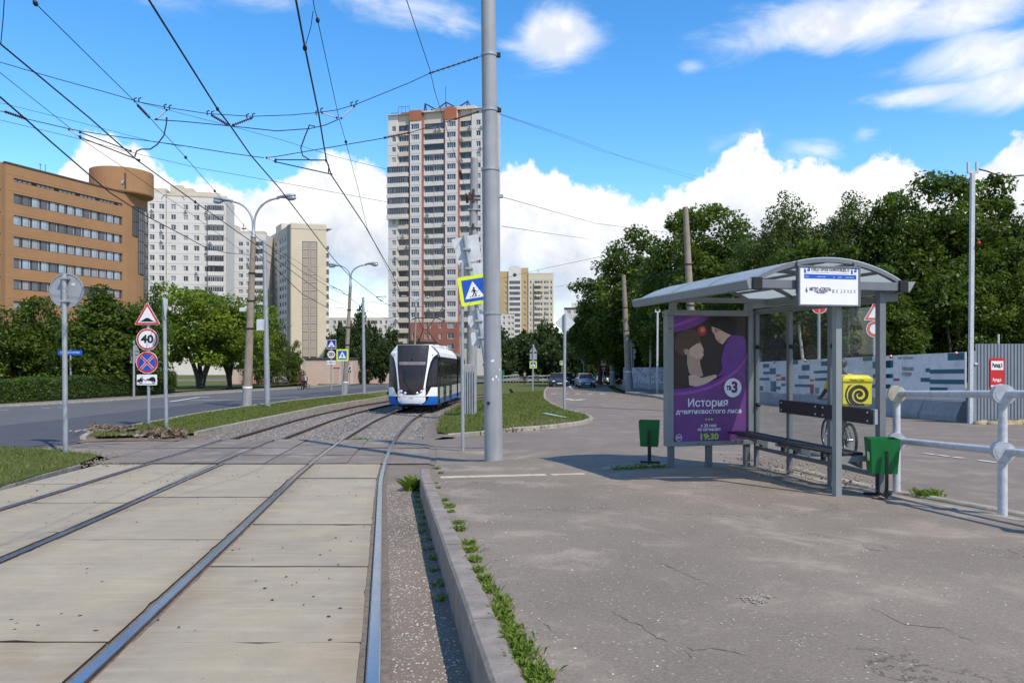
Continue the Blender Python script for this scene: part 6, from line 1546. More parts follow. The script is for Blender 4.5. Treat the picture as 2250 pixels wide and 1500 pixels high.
E4 = [at(x, y, q) for (x, y), q in zip([(770, 655), (800, 680), (850, 700), (905, 690)], [LP2.y, 60, 70, 80])]; wire('service_cable', 'cable running on from the second lamp post towards the tram', E4, .022)
E5 = [at(x, y, q) for (x, y), q in zip([(798, 662), (830, 664), (868, 672), (950, 676)], [52, 50, 48, 46])]; wire('span_wire', 'far span wire from the thin mast across the tracks', E5, .014)
# span wires, in the vertical plane through the thick pole
SPX, SPY = BIG.x, BIG.y
def span(pts, k=.09):
    out = []
    for x, y in pts:
        r_ = (x - CX) / F; Y = (SPY - k * (-SPX)) / (1 - k * r_) if False else None
        # plane: Y = SPY + k (X - SPX), X = r Y
        Y = (SPY - k * SPX) / (1 - k * r_); out.append(at(x, y, Y))
    return out
s1 = [(1055, 124), (1000, 143), (945, 161), (900, 182), (784, 229), (740, 242), (696, 248), (640, 253), (552, 256), (456, 250), (376, 238), (308, 225), (240, 205), (120, 172), (0, 137), (-60, 121), (-700, -60)]
wire('span_wire', 'upper span wire from the thick pole across both tracks', span(s1), .0075, group=gw_)
wire('span_wire', 'sagging equaliser wire hanging just under the upper span wire', span([(745, 262), (715, 275), (680, 283), (608, 288), (505, 277), (400, 267), (338, 263)]), .009, group=gw_)
s2 = [(1055, 244), (1000, 262), (900, 292), (848, 303), (760, 318), (690, 330), (608, 344), (585, 347)]
wire('span_wire', 'lower span wire from the thick pole to the steady arms', span(s2), .008, group=gw_)
wire('span_wire', 'lower span wire on the left ending at the left steady arms', span([(580, 347), (500, 336), (400, 320), (320, 309), (240, 298), (176, 288), (150, 283), (60, 262), (0, 244), (-60, 229), (-700, 70)]), .008, group=gw_)
wire('span_wire', 'thin wire falling from the left towards the lower steady arm', span([(-60, 212), (0, 226), (170, 268), (330, 310), (400, 322)], .05), .004, group=gw_)
wire('span_wire', 'faint thin wire below the lower span wire', span([(-60, 255), (0, 264), (160, 302), (330, 345), (440, 370), (600, 398), (720, 420), (850, 444)], .3), .004, group=gw_)
wire('span_wire', 'thin diagonal wire from the left insulators towards the tower', span([(310, 226), (400, 250), (505, 277), (620, 308), (735, 344), (850, 372)], .25), .004, group=gw_)
def bar(p0, p1, r, name, label, m_, k=.09, cat='insulator', n=7, ribs=0, group='insulators on the span wires'):
    a, b = span([p0, p1], k); t = thing(name, label, cat, a, 0, group); d = b - a
    MB().tube([(0, 0, 0), d], r, n).build('rod', m_, t)
    if ribs:
        mb = MB()
        for i in range(ribs):
            c = d * ((i + .5) / ribs); e = d.normalized() * .006; mb.cyl(c - e, c + e, r * 2.1, None, 9)
        mb.build('ribs', m_, t)
    for q in (Vector((0, 0, 0)), d): MB().ell(q, (.024, .024, .024), 7, 5).build('end_fitting', M['black'], t)
    return t
for a, b, m_, lb in (((303, 232), (328, 258), 'insul', 'left arm of the left V shaped insulator pair'), ((366, 242), (344, 262), 'insulw', 'pale right arm of the left V shaped insulator pair'), ((466, 254), (500, 274), 'insul', 'left arm of the middle V shaped insulator pair'), ((552, 260), (512, 275), 'insul', 'ribbed right arm of the middle V shaped insulator pair'),
                     ((708, 248), (740, 259), 'insulw', 'pale left arm of the right V shaped insulator pair'), ((778, 234), (750, 260), 'insulw', 'pale right arm of the right V shaped insulator pair'), ((945, 161), (1048, 127), 'insul', 'long ribbed insulator next to the thick pole on the upper span wire'), ((1000, 262), (1050, 246), 'insul', 'ribbed insulator next to the thick pole on the lower span wire'),
                     ((845, 303), (898, 292), 'insul', 'ribbed insulator on the lower span wire over the tower roof'), ((12, 246), (56, 261), 'insul', 'ribbed insulator at the left edge on the lower span wire'), ((152, 285), (176, 300), 'insulw', 'pale insulator at the head of the left steady arms'), ((586, 347), (604, 354), 'insulw', 'pale insulator at the head of the right steady arms')):
    bar(a, b, .013, 'insulator', lb, M[m_], ribs=9 if m_ == 'insul' else 0)
HK = {(298, 222): 'wire hook at the far left end of the left insulator pair', (308, 222): 'wire hook beside the left end of the left insulator pair', (364, 236): 'wire hook above the pale arm of the left insulator pair', (375, 238): 'wire hook at the right end of the left insulator pair', (458, 250): 'wire hook at the left end of the middle insulator pair', (468, 251): 'wire hook just left of the heavy feeder wire', (545, 257): 'wire hook above the right arm of the middle insulator pair', (558, 256): 'wire hook at the right end of the middle insulator pair', (697, 250): 'wire hook next to the thick contact wire', (708, 244): 'wire hook at the left end of the right insulator pair', (774, 231): 'wire hook above the right arm of the right insulator pair', (785, 228): 'rightmost wire hook on the upper span wire'}
for x, y in ((298, 222), (308, 222), (364, 236), (375, 238), (458, 250), (468, 251), (545, 257), (558, 256), (697, 250), (708, 244), (774, 231), (785, 228)):
    a = span([(x, y)])[0]; o = MB().tube([a + Vector((-.02, 0, -.03)), a + Vector((-.03, 0, .04)), a + Vector((.02, 0, .06))], .012, 5).build('wire_hook', M['black']); tag(o, HK[(x, y)], 'hook', 'wire hooks on the upper span wire')
gs = 'steady arms'
bar((176, 291), (287, 332), .011, 'steady_arm', 'upper bar of the left steady arm', M['black'], cat='steady arm', group=gs); bar((176, 302), (306, 352), .011, 'steady_arm', 'lower bar of the left steady arm', M['black'], cat='steady arm', group=gs)
bar((606, 351), (716, 352), .011, 'steady_arm', 'upper bar of the right steady arm', M['black'], cat='steady arm', group=gs); bar((606, 356), (728, 383), .011, 'steady_arm', 'lower bar of the right steady arm', M['black'], cat='steady arm', group=gs)
wire('jumper_cable', 'black looping jumper cable over the left steady arms', span([(364, 262), (367, 258), (365, 275), (360, 298), (345, 318), (330, 328), (310, 328), (300, 332), (296, 345)]), .013, 'cable', 'jumper cables')
wire('jumper_cable', 'black looping jumper cable over the right steady arms', span([(692, 278), (680, 275), (670, 300), (661, 325), (665, 342), (682, 352), (714, 352), (722, 362), (722, 380)]), .013, 'cable', 'jumper cables')
wire('jumper_cable', 'thin slack loop between two wires near the top of the picture', [at(688, 25, 9), at(683, 60, 9.3), at(672, 98, 9.6)], .005, 'cable', 'jumper cables')
for pl, k, lb in ((A, 1, 'clamp on the right contact wire near the top'), (Mw, 2, 'clamp on the thin wire near the top'), (C_, 1, 'clamp on the thin left wire at the top left'), (C_, 4, 'clamp on the thin left wire in the middle'), (C_, 5, 'clamp on the thin left wire left of the near lamp'), (D, 5, 'clamp on the left contact wire over the white block'), (Mw, 4, 'clamp on the thin right wire below the span'), (B, 2, 'clamp on the heavy feeder wire')):
    o = MB().ell(tuple(pl[k]), (.03, .045, .04), 8, 6).build('wire_clamp', M['black']); tag(o, lb, 'clamp', 'clamps on the wires')
wire('messenger_wire', 'drop wire hanging at the left edge of the picture', [at(10, -10, 9.3), at(7, 40, 9.4), at(2, 95, 9.6)], .006, group=gw_)
tw = [Vector((-2.2, -14, 5.6))] + [at(x, y, q) for (x, y), q in zip([(880, -50), (893, 0), (945, 155), (955, 200), (990, 312), (1013, 380), (1028, 443)], [9, 9.6, 13, 14.5, 19, 23, CP.y - .2])]; wire('guy_wire', 'wire coming down to the top of the old concrete pole', tw, .0065)
for a_, b_, lb in (((1011, 376), (1013, 392), 'insul'), ((1024, 428), (1027, 444), 'insul')):
    o = MB().tube([at(*a_, 23), at(*b_, 23.5)], .05, 7).build('insulator', M['insul']); tag(o, 'upper dark insulator on the wire to the old concrete pole' if a_[1] < 400 else 'lower dark insulator on the wire, close to the old concrete pole', 'insulator', 'insulators at the old concrete pole')
def straight(pts, Ys, r, lb, name='side_wire'): return wire(name, lb, [at(x, y, q) for (x, y), q in zip(pts, Ys)], r, group='wires over the side street')
straight([(1098, 250), (1236, 296), (1387, 352), (1540, 398)], [15.4, 22, 30, 42], .004, 'faint wire from the thick pole over the side street, highest one')
straight([(1098, 252), (1236, 300), (1320, 332), (1532, 388)], [15.4, 22, 28, 42], .004, 'second faint wire from the thick pole over the side street')
straight([(1101, 432), (1210, 463), (1309, 491), (1460, 510), (1506, 514)], [15.2, 20, 27, 33, 35], .0065, 'wire from the bracket of the thick pole to the tall leaning pole')
straight([(1103, 497), (1200, 512), (1293, 525)], [15.4, 21, 29], .006, 'short wire under the bracket of the thick pole')
straight([(1103, 612), (1187, 592), (1309, 566), (1420, 540), (1510, 520)], [58, 55, 48, 40, 34], .012, 'thin wire across the trees to the tall leaning pole')
straight([(1219, 631), (1290, 618), (1370, 606)], [90, 70, 52], .014, 'thin wire across the sky to the leaning pole beside the pavement')
straight([(1372, 625), (1440, 606), (1515, 585)], [52, 43, 35], .01, 'wire between the two nearer leaning poles'); straight([(1338, 690), (1360, 682), (1376, 676)], [70, 60, 52], .014, 'wire between the two farther leaning poles')
wb = [at(x, y, WMp.y) for x, y in ((2147, 371), (2168, 376), (2190, 384), (2215, 389), (2232, 387), (2262, 384), (2330, 366))]; wire('service_cable', 'black bundled cable leaving the head of the tall white mast', wb, .025)
# ------------------------------------------------------------------ the bus shelter
M['poly'] = None
def poly_mat():
    m, N, L, b = nodes('polycarbonate_roof'); b.inputs['Base Color'].default_value = (.62, .66, .69, 1); b.inputs['Roughness'].default_value = .25
    t = N.new('ShaderNodeBsdfTranslucent'); t.inputs[0].default_value = (.78, .82, .80, 1); ms = N.new('ShaderNodeMixShader'); ms.inputs[0].default_value = .6
    L.new(b.outputs[0], ms.inputs[1]); L.new(t.outputs[0], ms.inputs[2]); L.new(ms.outputs[0], N['Material Output'].inputs[0]); return m
M['poly'] = poly_mat()
SX, SY = 4.79, 9.76; SZ = float(pz(SX, SY)); SA = math.asin(.219)
sh = thing('bus_shelter', 'grey metal and glass tram shelter with a curved translucent roof and a lit poster box', 'bus shelter', (SX, SY, SZ), SA)
def sw(x, y): c, s_ = math.cos(SA), math.sin(SA); return SX + c * x - s_ * y, SY + s_ * x + c * y
def sg(x, y): return float(pz(*sw(x, y))) - SZ
EZ = -SZ                                   # eye level above the shelter's base
def spost(x, y, w, z1, m='shelter'): return MB().bbox(x - w / 2, x + w / 2, y - w / 2, y + w / 2, sg(x, y) - .05, z1, .008).build('post', M[m], sh)
spost(0, 0, .088, 2.70); spost(-.643, 0, .082, 2.70, 'shelter_light')
for y in (1.02, 2.04, 3.0): spost(0, y, .068, 2.56)
RX0, RX1, RZ, RISE = -1.91, .235, 2.72, .295
def arc(x0, x1, z, rise, n=18):
    c = (x1 - x0) / 2; r = (c * c + rise * rise) / (2 * rise); cx_ = (x0 + x1) / 2; cz_ = z + rise - r; a = math.asin(c / r)
    return [(cx_ + r * math.sin(-a + 2 * a * k / n), cz_ + r * math.cos(-a + 2 * a * k / n)) for k in range(n + 1)]
AR = arc(RX0, RX1, RZ + .03, RISE)
for y in (-.12, 1.1, 2.3, 3.5):
    mb = MB(); w = .03 if y > 0 else .035; rows = []
    for x, z in AR: rows.append([(x, y - w, z - .055), (x, y + w, z - .055), (x, y + w, z - .004), (x, y - w, z - .004), (x, y - w, z - .055)])
    mb.grid(rows, 0, False, True); mb.build('arch_rib', M['shelter'], sh)
for k in (3, 6, 9, 12, 15):
    x, z = AR[k]; MB().box(x - .02, x + .02, -.1, 3.5, z - .05, z - .012).build('purlin', M['shelter'], sh)
bays = [-.16, 1.1, 2.3, 3.54]
for a, b in zip(bays, bays[1:]):
    mb = MB(); top = [[(x, a + .01, z + .006), (x, b - .01, z + .006)] for x, z in AR]; mb.grid(top, 0, True)
    mb.grid([[(x, a + .01, z), (x, b - .01, z)] for x, z in AR], 0, True, True); mb.build('roof_sheet', M['poly'], sh)
seams = MB()
for y in (1.1, 2.3): seams.grid([[(x, y - .02, z + .011), (x, y + .02, z + .011)] for x, z in AR], 0, True)
seams.build('roof_seam', M['shelter'], sh)
# gutters and tie beams
mb = MB(); mb.prism([(-.1, .02), (-.07, -.085), (.03, -.085), (.03, .045), (-.05, .045)], -.16, 3.6, 0); mb.move(Matrix.Translation((RX0, 0, RZ))); mb.build('gutter', M['shelter_light'], sh)
mb = MB(); mb.prism([(-.03, -.085), (.07, -.085), (.16, .05), (-.03, .045)], -.16, 3.6, 0); mb.move(Matrix.Translation((RX1, 0, RZ))); mb.build('gutter', M['shelter_light'], sh)
for x in (RX0 + .035, RX1 - .035): MB().bbox(x - .06, x + .06, -.19, -.1, RZ - .09, RZ + .06, .006).build('end_cap', M['black'], sh)
MB().bbox(RX0 + .03, RX1 - .03, -.16, -.08, RZ - .075, RZ + .035, .006).build('tie_beam', M['shelter'], sh)
MB().bbox(RX0 + .03, RX1 - .03, 3.02, 3.1, RZ - .03, RZ + .05, .006).build('tie_beam', M['shelter_light'], sh)
for x in (-1.5, -.12): MB().bbox(x - .05, x + .05, 3.01, 3.11, 2.54, RZ - .032, .006).build('stub', M['shelter_light'], sh)
MB().bbox(-.04, .04, .06, 2.96, 2.50, 2.58, .006).build('back_beam', M['shelter'], sh)
MB().bbox(-.03, .03, .06, 2.96, .23, .295, .006).build('bottom_rail', M['shelter'], sh)
for y in (-.02,): MB().bbox(.05, .23, -.04, .04, RZ - .2, RZ - .09, .006).build('bracket', M['shelter'], sh)
for a, b in ((.06, .975), (1.065, 1.995), (2.085, 2.955)):
    MB().box(-.008, .004, a, b, .40, 2.46).build('glass_pane', M['glass'], sh)
    for y in (a + .12, b - .12): MB().bbox(-.03, .02, y - .03, y + .03, .295, .42, .008).build('glass_clip', M['black'], sh)
for y in (1.02, 2.04, 3.0):
    for z in (1.95, .98): 
        for q in (-.06, .06): MB().cyl((-.035, y + q, z), (.02, y + q, z), .035, None, 10).build('glass_clamp', M['black'], sh)
# bench
for k in range(4):
    x = -.58 + k * .105; MB().bbox(x, x + .085, .1, 2.92, .515 + .006 * (k == 0), .55 + .004 * (k % 2), .008).build('seat_slat', M['bench'], sh)
for y in (.35, 1.5, 2.65): MB().prism([(-.02, .30), (-.02, .51), (-.57, .51), (-.57, .475), (-.3, .42)][::-1], y - .03, y + .03).build('seat_bracket', M['shelter'], sh)
MB().prism([(-.60, .44), (-.16, .44), (-.16, .512), (-.60, .512)], .06, .1).build('seat_end', M['shelter_light'], sh)
for a, b in ((.02, 1.10), (1.11, 2.12)): MB().bbox(-.13, -.09, a, b, .92, 1.12, .008).build('backrest_board', M['bench'], sh)
bl = MB()
for y in (.08, 1.02, 1.19, 2.06):
    for z in (.965, 1.075): bl.cyl((-.138, y, z), (-.13, y, z), .013, None, 8)
bl.build('bolt', M['backw'], sh)
MB().bbox(-.1, -.05, -.02, .06, .92, 1.12, .004).build('backrest_bracket', M['steel'], sh)
# poster box at the far end
AX0, AX1, AZ0, AZ1, AY = -1.62, -.055, .31, 2.56, 3.0
ad = MB(); fwid = .11
ad.bbox(AX0, AX1, AY, AY + .16, AZ0, AZ0 + .075, .008); ad.bbox(AX0, AX1, AY, AY + .16, AZ1 - .095, AZ1, .008); ad.bbox(AX0, AX0 + fwid, AY + .001, AY + .159, AZ0 + .075, AZ1 - .095, .008); ad.bbox(AX1 - fwid + .02, AX1, AY + .001, AY + .159, AZ0 + .075, AZ1 - .095, .008)
ad.build('poster_frame', M['shelter_light'], sh)
MB().box(AX0 + .02, AX1 - .02, AY + .06, AY + .15, AZ0 + .02, AZ1 - .02).build('poster_box', M['shelter'], sh)
for x in (-1.52, -.84, -.14): MB().bbox(x - .045, x + .045, AY + .04, AY + .13, sg(x, AY) - .05, AZ0, .006).build('poster_leg', M['shelter'], sh)
PW, PH = AX1 - AX0 - 2 * fwid + .02, AZ1 - AZ0 - .17
PXC, PZC = (AX0 + AX1) / 2 + .01, (AZ0 + .075 + AZ1 - .095) / 2
po = MB().box(-PW / 2, PW / 2, 0, .012, -PH / 2, PH / 2).build('poster', mat('purple_poster_print', (.165, .055, .215), .35, var=.12, scale=1.5), sh, (PXC, AY + .045, PZC))
PS = PW / 840.0
def pp(pts): return [((x - 500) * PS, (697.5 - y) * PS * (PH / PW) * 840 / 1285) for x, y in pts]
def ink(name, col, r=.35): return mat(name, col, r, var=.1, scale=5)
def pr(name, pts, m, d): q = pp(pts); return MB().prism(q, -.0012 * d, -.0012 * d + .001, 0).build(name, m, po)
swo = [(920, 430), (880, 500), (800, 590), (700, 660), (600, 720), (480, 768), (350, 803), (200, 824), (80, 830)]
pr('dark_scene', [(80, 55), (920, 55)][::-1] + [(920, 55)][:0] + [] + swo[::-1][:0] + [], M['ink'], 1) if False else None
pr('dark_scene', [(920, 55), (80, 55)] + swo[::-1], ink('poster_dark', (.034, .022, .026)), 1)
sk = ink('poster_skin', (.62, .43, .35)); sk2 = ink('poster_skin_shade', (.47, .31, .25)); hr = ink('poster_hair', (.085, .055, .042)); hr2 = ink('poster_black_hair', (.012, .008, .010)); pu = ink('poster_violet', (.16, .05, .29)); mg = ink('poster_magenta', (.32, .085, .38)); ct = ink('poster_coat', (.04, .026, .024))
pr('violet_swoosh', [(490, 55), (80, 55), (80, 225), (220, 200), (330, 165), (430, 110)], pu, 2)
pr('magenta_swoosh', [(400, 55), (300, 55), (240, 95), (80, 150), (80, 175), (230, 130), (340, 95)], mg, 3)
ctr = pp([(405, 205)])[0]
for rr_, cl, d in ((58, (.20, .025, .03), 2), (48, (.42, .05, .04), 3), (26, (.62, .24, .2), 4)):
    MB().disc(ctr[0] + (rr_ < 30) * .01, ctr[1] + (rr_ < 30) * .015, rr_ * PS, -.0012 * d, -.0012 * d + .001, 22).build('red_glow', ink('poster_red', cl), po)
pr('coat', [(250, 790), (250, 640), (240, 500), (180, 470), (80, 480), (80, 826), (160, 822)], ct, 3)
pr('neck', [(240, 440), (240, 540), (262, 640), (330, 690), (420, 668), (388, 570), (378, 480), (300, 460)][::-1][::-1], sk2, 4)
pr('face', [(255, 440), (300, 475), (350, 495), (400, 488), (424, 455), (416, 430), (424, 402), (404, 360), (382, 315), (340, 325), (285, 370), (262, 400)][::-1][::-1], sk, 5)
pr('ear', [(195, 400), (215, 450), (262, 455), (268, 420), (235, 385)], sk2, 6)
pr('hair', [(105, 400), (150, 450), (200, 470), (212, 395), (260, 400), (290, 372), (350, 335), (392, 305), (375, 235), (315, 190), (220, 200), (140, 240), (95, 310)], hr, 6)
pr('black_hair', [(480, 105), (520, 172), (600, 195), (680, 235), (765, 255), (805, 205), (795, 110), (700, 62), (560, 66)], hr2, 4)
pr('face', [(512, 162), (515, 205), (545, 245), (560, 292), (602, 330), (636, 346), (690, 282), (735, 250), (670, 225), (600, 190)], sk, 5)
pr('eye', [(352, 330), (372, 322), (392, 326), (372, 338)], hr, 7); pr('brow', [(340, 312), (392, 300), (394, 308), (344, 322)], hr, 7.2); pr('mouth_line', [(396, 414), (424, 402), (424, 408), (398, 420)], sk2, 7); pr('eye', [(548, 205), (572, 216), (566, 226), (548, 216)], hr2, 6.2); pr('brow', [(545, 185), (592, 200), (590, 208), (546, 195)], hr2, 6.4); pr('jaw_shade', [(300, 470), (350, 492), (400, 486), (395, 500), (340, 512), (290, 492)], sk2, 5.4)
pr('lips', [(585, 292), (596, 312), (614, 304)], ink('poster_lips', (.4, .06, .06)), 6)
pr('gown', [(690, 300), (650, 380), (618, 490), (632, 600), (570, 680), (700, 642), (800, 575), (905, 425), (900, 300), (860, 256), (745, 250)], pu, 6)
pr('forearm', [(255, 665), (262, 765), (330, 778), (400, 768), (480, 735), (572, 682), (560, 655), (400, 690), (310, 655)], sk, 7)
off = lambda d: [(x, y + d) for x, y in swo]
pr('magenta_swoosh', off(8) [::-1][::-1] + [(x, y) for x, y in off(40)[::-1]], mg, 7)
pr('violet_swoosh', off(-26) + off(8)[::-1], pu, 8)
lg = pp([(750, 795)])[0]; MB().disc(lg[0], lg[1], 98 * PS, -.0012 * 9, -.0012 * 9 + .001, 36).build('channel_disc', ink('poster_white', (.78, .80, .82)), po)
lv = ink('poster_lettering', (.80, .79, .83)); lpu = ink('poster_logo_violet', (.14, .02, .16)); lgreen = ink('poster_green', (.42, .62, .06))
def pt(s_, x, y, size, m, fit, bold=.0, d=10): q = pp([(x, y)])[0]; return text(s_, size * PS, m, po, (q[0], -.0012 * d, q[1]), fit=fit * PS, bold=bold, extrude=.0004)
pt('тв', 705, 795, 75, lpu, 58, .006); pt('3', 770, 795, 150, lpu, 70, .012)
pt('История', 470, 950, 112, lv, 445, .003); pt('девятихвостого лиса', 482, 1037, 66, lv, 730, .002)
for x in (449, 481, 513): q = pp([(x, 1118)])[0]; MB().disc(q[0], q[1], 11 * PS, -.012, -.011, 12).build('green_dot', lgreen, po)
pt('с 20 мая', 476, 1182, 46, lv, 172, .0015); pt('по пятницам', 482, 1221, 46, lv, 252, .0015)
pt('19', 420, 1298, 84, lgreen, 85, .006); pt(':', 478, 1298, 84, lv, 14, .004); pt('30', 540, 1298, 84, lgreen, 92, .006)
q = pp([(147, 1298)])[0]; MB().ring(q[0], q[1], 30 * PS, 35 * PS, -.012, 24).build('age_ring', lv, po); pt('16+', 147, 1298, 34, lv, 50, .002)
lk = MB(); lk.cyl((AX0 + .05, AY - .006, 2.25), (AX0 + .05, AY + .01, 2.25), .014, None, 8); lk.cyl((AX0 + .55, AY - .006, AZ0 + .035), (AX0 + .55, AY + .01, AZ0 + .035), .012, None, 8); lk.build('lock', M['black'], sh)
# the stop board hanging in the near arch
bd = thing('stop_sign_board', 'white tram stop board with a blue band hung under the near arch of the shelter', 'stop sign', (0, 0, 0), SA)
cx_, cy_ = sw(-.915, -.24); bd.location = (cx_, cy_, SZ + 2.68)
BW, BH = .87, .50
fr = MB(); fr.bbox(-BW / 2, BW / 2, .0, .05, -BH / 2, -BH / 2 + .022, .004); fr.bbox(-BW / 2, BW / 2, .0, .05, BH / 2 - .022, BH / 2, .004); fr.bbox(-BW / 2, -BW / 2 + .022, .001, .049, -BH / 2 + .022, BH / 2 - .022, .004); fr.bbox(BW / 2 - .022, BW / 2, .001, .049, -BH / 2 + .022, BH / 2 - .022, .004); fr.build('frame', M['shelter'], bd)
pn = MB().box(-BW / 2 + .02, BW / 2 - .02, .012, .04, -BH / 2 + .02, BH / 2 - .02).build('panel', M['white'], bd)
for x in (-.40, .40): MB().bbox(x - .02, x + .02, .05, .09, -.1, .31, .004).build('hanger', M['shelter'], bd)
US = BW / 1110.0
SPX_ = 0
def sp(x, y): return ((x - 635) * US, (610 - y) * US * BH / BW * 1110 / 690)
def st(s_, x, y, size, m, fit, bold=0.0, sx=1): q = sp(x, y); return text(s_, size * US, m, pn, (q[0], .0105, q[1]), fit=fit * US, bold=bold, extrude=.0005)
a, b = sp(185, 410), sp(1122, 485); MB().box(a[0], b[0], .0105, .012, b[1], a[1]).build('blue_band', M['blue'], pn)
for x in (182, 1022):
    a, b = sp(x, 290), sp(x + 105, 395); k = MB().box(a[0], b[0], .0105, .012, b[1], a[1]).build('logo_square', M['blue'], pn)
    mb = MB(); w = b[0] - a[0]; mb.box(a[0] + w * .05, b[0] - w * .3, .009, .0105, a[1] - w * .32, a[1] - w * .18); mb.box(a[0] + w * .32, a[0] + w * .5, .0092, .0107, b[1] + w * .02, a[1] - w * .3); mb.box(a[0] + w * .5, b[0] - w * .02, .0091, .0106, b[1] + w * .02, b[1] + w * .25); mb.build('logo_mark', M['white'], k)
st('УЛИЦА ГЕРОЕВ ПАНФИЛОВЦЕВ, 33', 650, 335, 62, M['ink'], 690, .0012)
mb = MB()
for x0, x1, y in ((305, 640, 381), (660, 985, 387)): a, b = sp(x0, y - 3), sp(x1, y + 3); mb.box(a[0], b[0], .0108, .012, b[1], a[1])
for x0, x1, y, h in ((205, 265, 447, 16), (412, 558, 450, 14), (700, 730, 456, 12), (790, 845, 455, 20), (880, 900, 462, 8), (940, 1070, 444, 6), (905, 925, 470, 6), (950, 970, 470, 6), (1020, 1045, 472, 6), (1080, 1100, 470, 10)): 
    pass
mb.build('small_print', M['ink'], pn)
for s_, x, w in (('маршрут', 235, 70), ('конечная остановка', 485, 150), ('дни', 715, 32), ('интервал', 820, 66), ('время отправления', 1000, 140)): st(s_, x, 452, 22, M['white'], w)
st('6', 226, 685, 112, M['ink'], 36, .002); st('МЕТРО «СОКОЛ»', 470, 667, 70, M['ink'], 385, .0018); st('Улица Панфилова', 480, 705, 26, M['dblue'], 240, .001); st('Балтийская', 478, 730, 20, M['dblue'], 150, .0008)
for i, (x, a_, b_) in enumerate(((703, 'РАБ', 'ВЫХ'), (770, '5', '5'), (850, '7', '8'), (907, '9', '9'), (968, '12', '12'), (1022, '16', '16'), (1090, '20', '22'))): st(a_, x, 680, 30, M['ink'], 44 if i == 0 else 26); st(b_, x, 712, 30, M['ink'], 44 if i == 0 else 26)

# ------------------------------------------------------------------ green bins
def bin_(x, y, label, hpx, rz):
    p = gp(x, y, pz); t = thing('litter_bin', label, 'litter bin', p, rz, 'green litter bins at the shelter')
    b = MB(); w0, w1, d0, d1, z0, z1 = .15, .175, .115, .155, .32, .76
    vs = [(-w0, -d0, z0), (w0, -d0, z0), (w0, d0, z0), (-w0, d0, z0), (-w1, -d1, z1), (w1, -d1, z1), (w1, d1, z1), (-w1, d1, z1)]
    vi = [(-w0 + .01, -d0 + .01, z0 + .02), (w0 - .01, -d0 + .01, z0 + .02), (w0 - .01, d0 - .01, z0 + .02), (-w0 + .01, d0 - .01, z0 + .02), (-w1 + .008, -d1 + .008, z1), (w1 - .008, -d1 + .008, z1), (w1 - .008, d1 - .008, z1), (-w1 + .008, d1 - .008, z1)]
    b.add(vs + vi, [(0, 3, 2, 1), (0, 1, 5, 4), (1, 2, 6, 5), (2, 3, 7, 6), (3, 0, 4, 7), (8, 9, 10, 11), (8, 12, 13, 9), (9, 13, 14, 10), (10, 14, 15, 11), (11, 15, 12, 8), (4, 5, 13, 12), (5, 6, 14, 13), (6, 7, 15, 14), (7, 4, 12, 15)]); b.build('bucket', M['green'], t)
    l = MB()
    for s_ in (-1, 1): l.bbox(-.018, .018, s_ * .19 - .012, s_ * .19 + .012, .0, .62, .003); l.bbox(-.17, .17, s_ * .19 - .016, s_ * .19 + .016, .0, .03, .003)
    l.bbox(-.014, .014, -.178, .178, .031, .055, .003); l.build('stand', M['black'], t)
    k = MB(); k.prism([(-.05, .47), (.05, .47), (.055, .63), (-.055, .63)], -.0015, 0, 0); k.prism([(-.045, .5), (.045, .5), (.048, .60), (-.048, .60)], -.003, -.0015, 1)
    k.move(Matrix.Translation((-.162, -.0, 0)) @ Matrix.Rotation(R(-90), 4, 'Z')); k.build('sticker', [M['lime'], M['white']], t)
    return t
bin_(1938, 1093, 'green metal litter bin on a black stand beside the near shelter post', 0, R(-10))
bin_(1427, 1020, 'green metal litter bin left of the poster box', 0, R(-14))

# ------------------------------------------------------------------ street railing
rt = thing('street_railing', 'white tube railing with drum shaped joints along the street side of the platform', 'railing', (0, 0, 0))
pA = gp(1970, 1083, pz); pB = gp(2203, 1132, pz); pC = pB + (pB - pA); H1 = 1.32; H2 = .70
dv = (pB - pA); dv.normalize(); nrm = Vector((-dv.y, dv.x, 0)).normalized()
M['drumy'] = mat('yellowed_railing_paint', (.56, .52, .38), .5, var=.1, dirt=(.35, .3, .2))
for i, p in enumerate((pA, pB, pC, pC + (pB - pA), pC + 2 * (pB - pA))):
    MB().cyl(p - Vector((0, 0, .05)), p + Vector((0, 0, H1)), .048, .046, 16).build('post', M['railing'], rt)
    for h in (H1, H2):
        c = p + Vector((0, 0, h)); ax = Vector((.62, .0, -.02)) if True else nrm
        ax = Vector((-.35, -.94, 0)).normalized()
        d = MB(); d.tube([c + ax * .085, c - ax * .085], .108, 24, 0, True, False); d.tube([c + ax * .088, c + ax * .084], .085, 20, 0); d.build('drum', M['drumy'] if (i == 0 and h == H1) else M['railing'], rt)
for a, b in ((pA, pB), (pB, pC), (pC, pC + (pB - pA)), (pC + (pB - pA), pC + 2 * (pB - pA))):
    for h in (H1, H2): MB().cyl(a + Vector((0, 0, h)), b + Vector((0, 0, h)), .042, None, 16).build('rail', M['railing'], rt)

